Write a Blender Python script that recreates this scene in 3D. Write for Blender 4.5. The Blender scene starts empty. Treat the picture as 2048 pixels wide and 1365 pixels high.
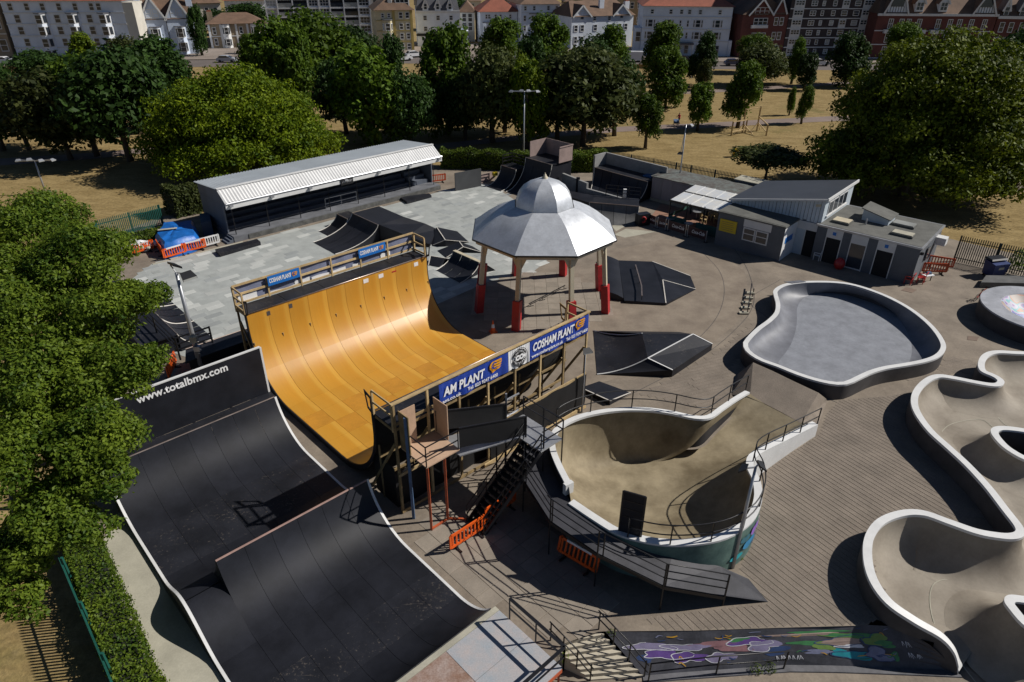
import bpy, bmesh, math, random
from mathutils import Vector, Matrix, noise
random.seed(7)
sc = bpy.context.scene
COL = sc.collection
R = math.radians

# ---------------------------------------------------------------- camera
cam = bpy.data.cameras.new('camera'); cam.lens = 24.05; cam.sensor_width = 36; cam.clip_end = 3000; cam.clip_start = .3
co = bpy.data.objects.new('camera', cam); COL.objects.link(co)
_t, _r = R(29.78), R(-0.357)
_fw = Vector((0, math.cos(_t), -math.sin(_t))); _rt = Vector((1, 0, 0)); _up = Vector((0, math.sin(_t), math.cos(_t)))
_x = _rt*math.cos(_r) - _up*math.sin(_r); _y = _rt*math.sin(_r) + _up*math.cos(_r)
co.matrix_world = Matrix(((_x.x, _y.x, -_fw.x, 0), (_x.y, _y.y, -_fw.y, 0), (_x.z, _y.z, -_fw.z, 22), (0, 0, 0, 1)))
sc.camera = co
# ---------------------------------------------------------------- sky and sun (sun stands in the +X, slightly +Y direction, 41 degrees up)
SUN_EL, SUN_AZ = R(41), math.atan2(.15, .989)
world = bpy.data.worlds.new('World'); sc.world = world; world.use_nodes = True
wn = world.node_tree
sky = wn.nodes.new('ShaderNodeTexSky'); sky.sky_type = 'NISHITA'; sky.sun_disc = False
sky.sun_elevation = SUN_EL; sky.sun_rotation = math.pi/2 - SUN_AZ; sky.altitude = 20; sky.air_density = .65; sky.dust_density = .15; sky.ozone_density = 3.0
wn.links.new(sky.outputs[0], wn.nodes['Background'].inputs[0]); wn.nodes['Background'].inputs[1].default_value = 0.05
sun = bpy.data.lights.new('sun', 'SUN'); sun.energy = 5.0; sun.angle = R(.53); sun.color = (1, .955, .89)
so = bpy.data.objects.new('sun', sun); COL.objects.link(so); so.location = (60, 10, 60)
so.rotation_euler = Vector((math.cos(SUN_EL)*math.cos(SUN_AZ), math.cos(SUN_EL)*math.sin(SUN_AZ), math.sin(SUN_EL))).to_track_quat('Z', 'Y').to_euler()
sc.view_settings.view_transform = 'Standard'; sc.view_settings.look = 'None'; sc.view_settings.exposure = 0.0; sc.view_settings.gamma = 1
sc.render.engine = 'CYCLES'; sc.cycles.use_denoising = True
sc.cycles.max_bounces = 5; sc.cycles.diffuse_bounces = 2; sc.cycles.glossy_bounces = 2; sc.cycles.transmission_bounces = 3; sc.cycles.transparent_max_bounces = 6

# ---------------------------------------------------------------- helpers
CA, SA = math.cos(.759), math.sin(.759)
def W(a, b, z=0):                       # skatepark grid (a along the ramps, b across them) to world
    return Vector((a*CA - b*SA, a*SA + b*CA, z))
def empty(name, loc, label=None, cat=None, group=None, rz=0):
    o = bpy.data.objects.new(name, None); COL.objects.link(o); o.location = loc; o.rotation_euler = (0, 0, rz); o.empty_display_size = .1
    tag(o, label, cat, group); return o
def tag(o, label=None, cat=None, group=None, kind=None):
    if label: o['label'] = label
    if cat: o['category'] = cat
    if group: o['group'] = group
    if kind: o['kind'] = kind
    return o
def wloc(o):
    v = Vector((0, 0, 0))
    while o is not None: v = v + o.location; o = o.parent
    return v
def link(name, me, parent=None, loc=None, rz=0):
    o = bpy.data.objects.new(name, me); COL.objects.link(o)
    if parent: o.parent = parent
    if loc is not None: o.location = loc
    if rz: o.rotation_euler = (0, 0, rz)
    return o
class MB:
    """collects faces; build() links them as one mesh object"""
    def __init__(s): s.v = []; s.f = []; s.m = []; s.cur = 0
    def add(s, vs, fs):
        n = len(s.v); s.v += [tuple(v) for v in vs]; s.f += [tuple(i+n for i in f) for f in fs]; s.m += [s.cur]*len(fs); return s
    def poly(s, pts): return s.add(pts, [tuple(range(len(pts)))])
    def hexa(s, b, t):                  # bottom ring, top ring
        n = len(b); fs = [tuple(range(n-1, -1, -1)), tuple(range(n, 2*n))]
        fs += [(i, (i+1) % n, n+(i+1) % n, n+i) for i in range(n)]
        return s.add(list(b)+list(t), fs)
    def prism(s, pts, z0, z1):
        if _area(pts) < 0: pts = pts[::-1]
        return s.hexa([(p[0], p[1], z0) for p in pts], [(p[0], p[1], z1) for p in pts])
    def box(s, c, d, rz=0):             # centre, full size, turn about z
        c = Vector(c); x, y, z = d[0]/2, d[1]/2, d[2]/2; ca, sa = math.cos(rz), math.sin(rz)
        q = [(-x, -y), (x, -y), (x, y), (-x, y)]; q = [(u*ca-w*sa, u*sa+w*ca) for u, w in q]
        return s.hexa([(c.x+u, c.y+w, c.z-z) for u, w in q], [(c.x+u, c.y+w, c.z+z) for u, w in q])
    def bar(s, p, q, w=.05, h=None, up=(0, 0, 1)):
        p, q = Vector(p), Vector(q); h = h or w; d = (q-p).normalized(); u = Vector(up)
        if abs(d.dot(u)) > .98: u = Vector((1, 0, 0))
        r = d.cross(u).normalized()*w/2; u = r.cross(d).normalized()*h/2
        k = [-r-u, r-u, r+u, -r+u]
        return s.hexa([p+o for o in k][::-1], [q+o for o in k][::-1])
    def tube(s, path, r, n=6, closed=False):
        path = [Vector(p) for p in path]; L = len(path); rings = []
        for i, p in enumerate(path):
            a = path[(i-1) % L] if (closed or i > 0) else p; b = path[(i+1) % L] if (closed or i < L-1) else p
            d = (b-a).normalized(); u = Vector((0, 0, 1)) if abs(d.z) < .95 else Vector((1, 0, 0))
            x = d.cross(u).normalized(); y = x.cross(d); rr = r[i] if isinstance(r, (list, tuple)) else r
            rings.append([p+(x*math.cos(2*math.pi*k/n)+y*math.sin(2*math.pi*k/n))*rr for k in range(n)])
        vs = [v for g in rings for v in g]; fs = []
        for i in range(L if closed else L-1):
            j = (i+1) % L
            fs += [(i*n+k, i*n+(k+1) % n, j*n+(k+1) % n, j*n+k) for k in range(n)]
        if not closed: fs += [tuple(range(n-1, -1, -1)), tuple((L-1)*n+k for k in range(n))]
        return s.add(vs, fs)
    def strip(s, A, B, closed=False):   # ruled surface between two equally long paths
        n = len(A); m = n if closed else n-1
        return s.add(list(A)+list(B), [(i, (i+1) % n, n+(i+1) % n, n+i) for i in range(m)])
    def rows(s, rws, closed=False):     # grid of rows of points
        n = len(rws[0]); vs = [v for r in rws for v in r]; fs = []
        for j in range(len(rws)-1):
            for i in range(n if closed else n-1):
                fs.append((j*n+i, j*n+(i+1) % n, (j+1)*n+(i+1) % n, (j+1)*n+i))
        return s.add(vs, fs)
    def lathe(s, c, prof, n=12, a0=0):  # prof: (radius, z)
        c = Vector(c)
        return s.rows([[c+Vector((r*math.cos(a0+2*math.pi*k/n), r*math.sin(a0+2*math.pi*k/n), z)) for k in range(n)] for r, z in prof], True)
    def ellipsoid(s, c, r, n=12, m=7):
        return s.lathe(c, [(max(1e-3, math.sin(math.pi*j/m))*r[0], -math.cos(math.pi*j/m)*r[2]) for j in range(m+1)], n)
    def mesh(s, name, mats, smooth=False, org=(0, 0, 0)):
        me = bpy.data.meshes.new(name); o = Vector(org)
        me.from_pydata([(v[0]-o.x, v[1]-o.y, v[2]-o.z) for v in s.v], [], s.f)
        for m in (mats if isinstance(mats, (list, tuple)) else [mats]): me.materials.append(m)
        if any(s.m): me.polygons.foreach_set('material_index', s.m)
        if smooth:
            me.polygons.foreach_set('use_smooth', [True]*len(me.polygons))
            if smooth != 1 and hasattr(me, 'set_sharp_from_angle'): me.set_sharp_from_angle(angle=R(smooth))
        me.update(); return me
    def build(s, name, mats, parent=None, smooth=False, loc=None):
        org = wloc(parent) if parent else Vector((0, 0, 0))
        return link(name, s.mesh(name, mats, smooth, org), parent)
def _area(p): return sum(p[i][0]*p[(i+1) % len(p)][1]-p[(i+1) % len(p)][0]*p[i][1] for i in range(len(p)))
def thing(name, mb, mat, label, cat, group=None, smooth=False):
    """a thing that is one mesh, its origin at its base"""
    xs = [v[0] for v in mb.v]; ys = [v[1] for v in mb.v]; zs = [v[2] for v in mb.v]
    org = ((min(xs)+max(xs))/2, (min(ys)+max(ys))/2, min(zs))
    o = link(name, mb.mesh(name, mat, smooth, org), None, org); return tag(o, label, cat, group)
def copy_tree(o, parent=None):
    c = o.copy(); COL.objects.link(c); c.parent = parent
    for ch in o.children: copy_tree(ch, c)
    return c
def spline(pts, n=6, closed=False):     # Catmull-Rom through points of any dimension
    P = [Vector(p) for p in pts]; L = len(P); out = []
    for i in range(L if closed else L-1):
        p0 = P[(i-1) % L] if (closed or i > 0) else P[i]*2-P[i+1]
        p1, p2 = P[i], P[(i+1) % L]
        p3 = P[(i+2) % L] if (closed or i < L-2) else P[i+1]*2-P[i]
        for k in range(n):
            t = k/n
            out.append(.5*((2*p1)+(p2-p0)*t+(2*p0-5*p1+4*p2-p3)*t*t+(3*p1-p0-3*p2+p3)*t**3))
    if not closed: out.append(P[-1])
    return out
def resample(P, n, closed=False):
    Q = [Vector(p) for p in P]
    if closed: Q.append(Q[0])
    d = [0]
    for i in range(1, len(Q)): d.append(d[-1]+(Q[i]-Q[i-1]).length)
    out = []; j = 0; m = n if closed else n-1
    for k in range(n):
        t = d[-1]*k/m
        while j < len(d)-2 and d[j+1] < t: j += 1
        u = (t-d[j])/max(1e-9, d[j+1]-d[j]); out.append(Q[j].lerp(Q[j+1], min(1, u)))
    return out
def offset(P, d, closed=False):         # shift a path sideways in plan (positive: to the left of its direction)
    out = []; L = len(P)
    for i in range(L):
        a = P[(i-1) % L] if (closed or i > 0) else P[i]; b = P[(i+1) % L] if (closed or i < L-1) else P[i]
        t = Vector((b[0]-a[0], b[1]-a[1], 0)).normalized(); out.append(Vector(P[i])+Vector((-t.y, t.x, 0))*d)
    return out

# ---------------------------------------------------------------- materials
def mat(name, col, rough=.7, var=.15, scale=3, col2=None, fine=.0, fscale=40, bump=0, bscale=60, metal=0, spec=.5, rnd=0, coat=0, stretch=None, detail=4):
    """base colour broken up by two noises (large stains, fine grain), optional relief; rnd: spread from piece to piece"""
    m = bpy.data.materials.new(name); m.use_nodes = True; nt = m.node_tree; N = nt.nodes; bs = N['Principled BSDF']
    bs.inputs['Roughness'].default_value = rough; bs.inputs['Metallic'].default_value = metal; bs.inputs['Specular IOR Level'].default_value = spec
    if coat: bs.inputs['Coat Weight'].default_value = coat; bs.inputs['Coat Roughness'].default_value = .15
    c = tuple(col)+(1,); geo = N.new('ShaderNodeNewGeometry'); pos = geo.outputs['Position']
    if stretch:
        mp = N.new('ShaderNodeMapping'); mp.inputs['Scale'].default_value = stretch[:3]; mp.inputs['Rotation'].default_value = (0, 0, stretch[3] if len(stretch) > 3 else 0)
        nt.links.new(pos, mp.inputs[0]); pos = mp.outputs[0]
    if var or col2:
        nz = N.new('ShaderNodeTexNoise'); nz.inputs['Scale'].default_value = 1/scale; nz.inputs['Detail'].default_value = detail; nz.inputs['Roughness'].default_value = .65
        nt.links.new(pos, nz.inputs['Vector'])
        rp = N.new('ShaderNodeValToRGB'); rp.color_ramp.elements[0].position = .32; rp.color_ramp.elements[1].position = .68
        k2 = tuple(col2) if col2 else tuple(x*(1+var) for x in col); k1 = tuple(col) if col2 else tuple(x*(1-var) for x in col)
        rp.color_ramp.elements[0].color = k1+(1,); rp.color_ramp.elements[1].color = k2+(1,)
        nt.links.new(nz.outputs[0], rp.inputs[0]); cur = rp.outputs[0]
    else:
        rgb = N.new('ShaderNodeRGB'); rgb.outputs[0].default_value = c; cur = rgb.outputs[0]
    def mul(cur, fac, lo, hi):
        mr = N.new('ShaderNodeMapRange'); mr.inputs[3].default_value = lo; mr.inputs[4].default_value = hi; nt.links.new(fac, mr.inputs[0])
        mx = N.new('ShaderNodeMix'); mx.data_type = 'RGBA'; mx.blend_type = 'MULTIPLY'; mx.inputs[0].default_value = 1
        nt.links.new(cur, mx.inputs[6]); nt.links.new(mr.outputs[0], mx.inputs[7]); return mx.outputs[2]
    if fine:
        n2 = N.new('ShaderNodeTexNoise'); n2.inputs['Scale'].default_value = fscale; n2.inputs['Detail'].default_value = 2; nt.links.new(pos, n2.inputs['Vector'])
        cur = mul(cur, n2.outputs[0], 1-fine, 1+fine)
    if rnd:
        oi = N.new('ShaderNodeObjectInfo'); cur = mul(cur, oi.outputs['Random'], 1-rnd, 1+rnd)
    nt.links.new(cur, bs.inputs['Base Color'])
    if bump:
        n3 = N.new('ShaderNodeTexNoise'); n3.inputs['Scale'].default_value = bscale; n3.inputs['Detail'].default_value = 4; nt.links.new(pos, n3.inputs['Vector'])
        bp = N.new('ShaderNodeBump'); bp.inputs['Strength'].default_value = bump; bp.inputs['Distance'].default_value = .02
        nt.links.new(n3.outputs[0], bp.inputs['Height']); nt.links.new(bp.outputs[0], bs.inputs['Normal'])
    return m
def leafmat(name, c1, c2, trans=.35, gl=.6):
    m = bpy.data.materials.new(name); m.use_nodes = True; nt = m.node_tree; N = nt.nodes; bs = N['Principled BSDF']; out = N['Material Output']
    geo = N.new('ShaderNodeNewGeometry'); nz = N.new('ShaderNodeTexNoise'); nz.inputs['Scale'].default_value = .55; nz.inputs['Detail'].default_value = 5
    nt.links.new(geo.outputs['Position'], nz.inputs['Vector'])
    oi = N.new('ShaderNodeObjectInfo')
    ad = N.new('ShaderNodeMath'); ad.operation = 'MULTIPLY_ADD'; ad.inputs[1].default_value = .35; nt.links.new(geo.outputs['Random Per Island'], ad.inputs[0])
    a2 = N.new('ShaderNodeMath'); a2.operation = 'MULTIPLY_ADD'; a2.inputs[1].default_value = .9; a2.inputs[2].default_value = -.15; nt.links.new(nz.outputs[0], a2.inputs[0]); nt.links.new(a2.outputs[0], ad.inputs[2])
    rp = N.new('ShaderNodeValToRGB'); rp.color_ramp.elements[0].position = .2; rp.color_ramp.elements[1].position = .85
    rp.color_ramp.elements[0].color = tuple(c1)+(1,); rp.color_ramp.elements[1].color = tuple(c2)+(1,); nt.links.new(ad.outputs[0], rp.inputs[0])
    hs = N.new('ShaderNodeHueSaturation'); mr = N.new('ShaderNodeMapRange'); mr.inputs[3].default_value = .75; mr.inputs[4].default_value = 1.25
    nt.links.new(oi.outputs['Random'], mr.inputs[0]); nt.links.new(mr.outputs[0], hs.inputs['Value']); nt.links.new(rp.outputs[0], hs.inputs['Color'])
    nt.links.new(hs.outputs[0], bs.inputs['Base Color']); bs.inputs['Roughness'].default_value = gl; bs.inputs['Specular IOR Level'].default_value = .15
    tr = N.new('ShaderNodeBsdfTranslucent'); nt.links.new(hs.outputs[0], tr.inputs['Color'])
    mx = N.new('ShaderNodeMixShader'); mx.inputs[0].default_value = trans
    nt.links.new(bs.outputs[0], mx.inputs[1]); nt.links.new(tr.outputs[0], mx.inputs[2]); nt.links.new(mx.outputs[0], out.inputs['Surface'])
    return m
def glass(name, col, rough=.08):
    return mat(name, col, rough, .3, 4, spec=.8)
def scuffed(name, col, mark, thr):
    """black sheet with pale scuffs, thin scratches and dust"""
    m = mat(name, col, .48, .3, 1.4, fine=.25, fscale=30, spec=.26, rnd=.1); nt = m.node_tree; N = nt.nodes; bs = N['Principled BSDF']; base = bs.inputs['Base Color'].links[0].from_socket
    geo = N.new('ShaderNodeNewGeometry'); big = N.new('ShaderNodeTexNoise'); big.inputs['Scale'].default_value = .55; big.inputs['Detail'].default_value = 2; nt.links.new(geo.outputs['Position'], big.inputs['Vector'])
    sp = N.new('ShaderNodeTexNoise'); sp.inputs['Scale'].default_value = 7; sp.inputs['Detail'].default_value = 4; sp.inputs['Roughness'].default_value = .8; nt.links.new(geo.outputs['Position'], sp.inputs['Vector'])
    mp = N.new('ShaderNodeMapping'); mp.inputs['Scale'].default_value = (1.2, 22, 6); mp.inputs['Rotation'].default_value = (0, 0, .5); nt.links.new(geo.outputs['Position'], mp.inputs[0])
    sc2 = N.new('ShaderNodeTexNoise'); sc2.inputs['Scale'].default_value = 1; sc2.inputs['Detail'].default_value = 2; nt.links.new(mp.outputs[0], sc2.inputs['Vector'])
    mx = N.new('ShaderNodeMath'); mx.operation = 'MAXIMUM'; nt.links.new(sp.outputs[0], mx.inputs[0])
    s3 = N.new('ShaderNodeMath'); s3.operation = 'MULTIPLY'; s3.inputs[1].default_value = .87; nt.links.new(sc2.outputs[0], s3.inputs[0]); nt.links.new(s3.outputs[0], mx.inputs[1])
    ad = N.new('ShaderNodeMath'); ad.operation = 'MULTIPLY_ADD'; ad.inputs[1].default_value = .3; nt.links.new(big.outputs[0], ad.inputs[0]); nt.links.new(mx.outputs[0], ad.inputs[2])
    mr = N.new('ShaderNodeMapRange'); mr.inputs[1].default_value = thr+.17; mr.inputs[2].default_value = thr+.32; nt.links.new(ad.outputs[0], mr.inputs[0])
    mm = N.new('ShaderNodeMix'); mm.data_type = 'RGBA'; mm.inputs[7].default_value = tuple(mark)+(1,); nt.links.new(mr.outputs[0], mm.inputs[0]); nt.links.new(base, mm.inputs[6]); nt.links.new(mm.outputs[2], bs.inputs['Base Color'])
    return m
M = {}
M['conc'] = mat('concrete_brown', (.15, .122, .094), .85, 0, 1.8, col2=(.25, .207, .16), fine=.22, fscale=9, bump=.25, bscale=25)
M['conc2'] = mat('concrete_exposed', (.185, .153, .122), .9, .18, 1.2, fine=.45, fscale=26, bump=.5, bscale=30)
M['concpale'] = mat('concrete_pale', (.36, .34, .27), .85, .16, 1.4, fine=.15, fscale=14, bump=.2, bscale=30)
M['concbowl'] = mat('concrete_bowl', (.125, .095, .052), .75, 0, 2.3, col2=(.315, .26, .165), fine=.12, fscale=10, bump=.1, bscale=14)
M['concsnake'] = mat('concrete_snake', (.185, .155, .118), .75, 0, 2.2, col2=(.305, .268, .215), fine=.12, fscale=10, bump=.1, bscale=14)
M['slab'] = mat('paving_slab', (.24, .205, .165), .85, .14, 1.0, fine=.15, fscale=20, bump=.2, bscale=40, rnd=.12)
M['plaza'] = mat('plaza_tile', (.245, .255, .24), .8, .08, 1.5, fine=.08, fscale=20, rnd=.22)
M['plazabase'] = mat('plaza_base', (.33, .345, .33), .8, .12, .9, fine=.1, fscale=14)
M['white'] = mat('white_paint', (.63, .63, .62), .55, .07, .8, fine=.06, fscale=15)
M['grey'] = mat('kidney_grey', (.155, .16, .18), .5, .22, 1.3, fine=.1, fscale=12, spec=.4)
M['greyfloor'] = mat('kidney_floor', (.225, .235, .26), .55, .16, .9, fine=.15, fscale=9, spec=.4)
M['greydark'] = mat('kidney_outer', (.06, .055, .055), .8, .3, 1)
M['black'] = scuffed('skate_ply_black', (.0145, .0155, .0205), (.065, .062, .06), .69)
M['blackworn'] = scuffed('skate_ply_worn', (.0155, .0165, .0215), (.11, .095, .082), .575)
M['blackmetal'] = mat('black_rail', (.009, .009, .011), .4, .2, 1)
M['blackcloth'] = mat('black_mesh_cloth', (.006, .006, .007), .7, .3, .6, bump=.3, bscale=4)
M['edge'] = mat('pale_edge_strip', (.55, .52, .47), .6, .2, .5)
M['steel'] = mat('galvanised_steel', (.42, .43, .45), .4, .15, .8, metal=.6)
M['coping'] = mat('coping_steel', (.35, .28, .24), .35, .25, .8, metal=.7)
M['timber'] = mat('pine_timber', (.47, .34, .17), .7, .22, .5, fine=.25, fscale=18, rnd=.12)
M['timberdark'] = mat('dark_timber', (.27, .19, .09), .75, .3, .5, fine=.2, fscale=18)
M['ply'] = mat('plywood', (.46, .31, .21), .65, .12, .6, fine=.12, fscale=16)
M['red'] = mat('red_padding', (.36, .016, .018), .55, .2, .4, bump=.25, bscale=7)
M['beige'] = mat('beige_paint', (.50, .44, .32), .6, .1, .8)
M['orange'] = mat('orange_plastic', (.72, .105, .012), .4, .12, .5, spec=.4)
M['rust'] = mat('red_oxide_steel', (.42, .085, .03), .5, .25, .4)
M['bluepost'] = mat('blue_post', (.075, .13, .23), .5, .3, .5)
M['green'] = mat('green_fence', (.012, .085, .065), .45, .2, .8)
M['glass'] = glass('window_glass', (.03, .037, .048))
M['glasspale'] = glass('window_blind', (.30, .31, .30), .3)
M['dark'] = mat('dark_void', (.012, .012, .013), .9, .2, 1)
def grassmat(name):
    m = bpy.data.materials.new(name); m.use_nodes = True; nt = m.node_tree; N = nt.nodes; bs = N['Principled BSDF']; bs.inputs['Roughness'].default_value = .95; bs.inputs['Specular IOR Level'].default_value = .1
    geo = N.new('ShaderNodeNewGeometry')
    def nz(scale, det, rough=.6, st=None):
        n = N.new('ShaderNodeTexNoise'); n.inputs['Scale'].default_value = scale; n.inputs['Detail'].default_value = det; n.inputs['Roughness'].default_value = rough; src = geo.outputs['Position']
        if st: mp = N.new('ShaderNodeMapping'); mp.inputs['Scale'].default_value = st; mp.inputs['Rotation'].default_value = (0, 0, .35); nt.links.new(src, mp.inputs[0]); src = mp.outputs[0]
        nt.links.new(src, n.inputs['Vector']); return n.outputs[0]
    def ramp(f, a, b, c1, c2):
        r = N.new('ShaderNodeValToRGB'); e = r.color_ramp.elements; e[0].position = a; e[1].position = b; e[0].color = tuple(c1)+(1,); e[1].color = tuple(c2)+(1,); nt.links.new(f, r.inputs[0]); return r.outputs[0]
    def mix(f, a, b):
        x = N.new('ShaderNodeMix'); x.data_type = 'RGBA'; nt.links.new(f, x.inputs[0]); nt.links.new(a, x.inputs[6]); nt.links.new(b, x.inputs[7]); return x.outputs[2]
    straw = ramp(nz(.35, 6, .75, (1, 2.2, 1)), .33, .68, (.205, .145, .062), (.355, .265, .128)); green = ramp(nz(1.1, 4), .3, .7, (.075, .085, .025), (.16, .155, .05)); bare = ramp(nz(1.5, 3), .3, .7, (.23, .165, .105), (.32, .245, .165))
    g1 = ramp(nz(.055, 5, .7), .56, .70, (0, 0, 0), (.75, .75, .75)); g2 = ramp(nz(.045, 6, .8, (1, 1.6, 3)), .62, .74, (0, 0, 0), (.8, .8, .8)); c = mix(g2, mix(g1, straw, green), bare)
    tuft = ramp(nz(3.5, 3, .7), .35, .75, (.72, .72, .70), (1.18, 1.16, 1.1)); x = N.new('ShaderNodeMix'); x.data_type = 'RGBA'; x.blend_type = 'MULTIPLY'; x.inputs[0].default_value = 1; nt.links.new(c, x.inputs[6]); nt.links.new(tuft, x.inputs[7]); nt.links.new(x.outputs[2], bs.inputs['Base Color'])
    bp = N.new('ShaderNodeBump'); bp.inputs['Strength'].default_value = .6; bp.inputs['Distance'].default_value = .04; nt.links.new(nz(7, 3, .7), bp.inputs['Height']); nt.links.new(bp.outputs[0], bs.inputs['Normal']); return m
M['grass'] = grassmat('dry_grass') or mat('dry_grass', (.245, .175, .072), .95, 0, 12, col2=(.365, .27, .128), fine=.35, fscale=2.2, bump=.5, bscale=9, detail=6)
M['asphalt'] = mat('asphalt', (.12, .10, .09), .9, .15, 5, fine=.15, fscale=8)
M['path'] = mat('park_path', (.20, .15, .125), .9, .15, 4, fine=.1, fscale=5)
M['pave'] = mat('far_pavement', (.22, .18, .15), .9, .15, 3)


# ================================================================ the setting: grass, concrete, paving
def struct(name, mb, m, smooth=False): return tag(mb.build(name, m, None, smooth), kind='structure')
def flat(pts, z): return [(p[0], p[1], z) for p in pts]
SNAKE_RIM = spline([(37.92,34.91,1.15),(34.62,35.27,1.15),(30.75,35.4,1.15),(29.22,35.5,1.15),(28.28,35.08,1.15),(27.5,34.22,1.15),(27.1,33.39,1.15),(27.35,32.91,1.15),(27.47,32.6,1.15),(27.42,32.24,1.15),(27.06,31.93,1.15),(26.61,31.92,1.15),(25.92,32.17,1.15),(24.92,32.62,1.15),(24.23,32.77,1.15),(23.44,32.4,1.15),(22.46,31.53,1.15),(21.69,30.5,1.15),(21.21,29.3,1.15),(21.05,27.71,1.15),(21.24,26.32,1.15),(21.41,25.06,1.15),(21.46,23.57,1.15),(21.35,22.05,1.15),(21.28,21.11,1.15),(21.09,20.71,1.15),(20.69,20.54,1.15),(20.17,20.56,1.15),(19.37,20.78,1.15),(18.52,21.32,1.15),(17.74,21.89,1.1),(16.82,21.88,1.1),(15.69,21.4,1.1),(14.81,20.54,1.1),(14.23,19.46,1.1),(13.96,18.35,1.05),(14.14,17.39,0.95),(14.88,16.78,0.7),(15.78,16.45,0.3),(16.3,16.24,-0.2),(16.58,16.08,-0.75),(16.67,15.99,-1)], 5)
GB = [(-17.23,20.28,0),(-23.24,27.12,0),(-28.43,36.98,0),(-36.03,55.41,0),(-32.85,61.86,0),(-29.56,62.48,0),(-24.19,69.24,0),(-12.34,81.72,0),(-7.33,79.02,0),(4.96,83.03,0),(10.99,84.33,0),(16.22,77.48,0),(27.17,69.1,0),(35.41,63.4,0),(38.7,57.15,0),(42.79,53.34,0),(52.97,43.99,0),(47.29,37.91,0)]
GE = [(13.45,17.07,0),(10.11,16.94,0),(6.8,16.79,0),(3.53,16.74,0),(3.28,16.72,0),(1.93,16.2,0),(1.04,14.68,0)]
br = [(15.77,28.78,0.75),(13.54,27.05,1.1),(11.46,25.25,1.6),(10.79,24.09,1.85),(10.68,22.84,2),(10.37,21.66,2),(9.63,20.49,2),(8.45,19.66,2),(7.19,19.31,2),(6.01,19.27,2),(5.07,19.47,2),(4.23,19.84,2),(3.42,20.57,2),(2.51,21.5,2)]
bl = [(2.42,22.01,2.5),(2.08,23.23,2.5),(1.86,24.44,2.5),(1.98,25.47,2.5),(2.54,26.29,2.5),(3.6,26.98,2.5),(5.08,27.48,2.45),(6.59,27.68,2.35),(7.84,27.65,2.2),(9,27.45,2.05),(9.83,27.71,1.9),(10.74,28.76,1.65),(11.87,30.06,1.35),(12.93,31.22,1.05)]
bmth = [(13.87,30.83,0.5),(14.54,30,0.5),(15.18,29.16,0.5)]
BR, BL = spline(br, 4), spline(bl, 4)
g = MB(); lb_ = [(-12.41,14.59,0)][0]; g.poly([(-900, -60, -.02), (lb_[0]+2, -60, -.02), (lb_[0]+.2, lb_[1], -.02)]+flat(GB[:-2], -.02)+[(900, GB[-2][1]-30, -.02), (900, 1500, -.02), (-900, 1500, -.02)]); struct('grass_ground', g, M['grass'])
g = MB(); rim0 = [(p.x, p.y) for p in SNAKE_RIM]
# the level concrete stops at the snake run's wall and at the drop to the lower level
i0 = max(i for i, p in enumerate(rim0) if p[1] > GE[0][1]+.25)
hole = [(p.x, p.y) for p in BR+BL][::-1]   # the deep bowl goes below the paving: cut its footprint out
k0 = min(range(len(hole)), key=lambda i: (hole[i][0]-GE[3][0])**2+(hole[i][1]-GE[3][1])**2); hole = hole[k0:]+hole[:k0+1]
g.poly(flat(GB, 0)+flat(rim0[:i0], 0)+flat(GE[:4], 0)+flat(hole, 0)+flat(GE[3:], 0)+[(-1.5, 8, 0), (-8, 6, 0)]+flat([(-12.41,14.59,0)], 0))
ground = struct('concrete_ground', g, M['conc'])
g = MB(); g.poly([(-9, -8, -1.25), (46, -8, -1.25), (46, 19.6, -1.25), (-9, 19.6, -1.25)]); lower = struct('lower_ground', g, M['conc'])
g = MB(); E = GE[5:]; g.strip(flat(E, 0), flat(E, -1.25))
struct('retaining_wall', g, M['conc2'])
g = MB(); g.poly(flat([(-17.23,20.28,0),(-17.63,22.29,0),(-17.5,23.24,0),(-13.63,18.51,0),(-9.83,14.61,0),(-7.26,12.33,0),(-10.57,12.31,0),(-12.41,14.59,0)], .004)); struct('concrete_path', g, M['concpale'])
# smooth dark circle round the bandstand
C = Vector((2.1, 44.35, 0))
g = MB(); g.poly(flat([(7.55,53.53,0),(13.4,56.72,0),(17.59,54.25,0),(18.35,49.6,0),(17.28,44.7,0),(15.12,40.85,0),(11.87,37.16,0),(8.3,34.77,0),(4.56,33.37,0),(2.25,33.87,0),(-0.44,37.32,0),(5.34,41.45,0)], .004)); struct('skating_ground', g, mat('concrete_worn', (.165, .13, .098), .8, 0, 1.6, col2=(.25, .205, .155), fine=.15, fscale=8))
# paler triangles by the far ramps
g = MB(); g.poly(flat([(9.04,59.9,0),(10.98,60.6,0),(9.32,58.49,0)], .006)); g.poly(flat([(9.03,57.62,0),(10.31,59.15,0),(12.92,58.43,0),(9.91,56.9,0)], .006)); struct('pale_ground_patch', g, M['concpale'])
# curved expansion joints in the concrete
for pts in ([(18.87,54.27,0),(18.69,50.09,0),(17.83,45.54,0),(16.69,42.72,0),(14.92,40.15,0),(12.98,37.8,0),(10.93,35.77,0),(8.07,33.41,0),(5.8,31.6,0)], [(15.97,53.67,0),(16.37,49.57,0),(15.61,45.51,0),(13.94,41.56,0),(11.45,38.1,0),(8.4,35.34,0)], [(18.01,31.98,0),(20.61,29.22,0),(21.58,27.56,0)], [(17.73,41.61,0),(17.28,44.7,0),(20.65,48.22,0)]):
    b = MB(); P = [Vector((p.x, p.y, .0085)) for p in spline([Vector(q) for q in pts], 8)]; b.strip(offset(P, .018), offset(P, -.018)); b.build('joint_line', M['greydark'], ground)
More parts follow.
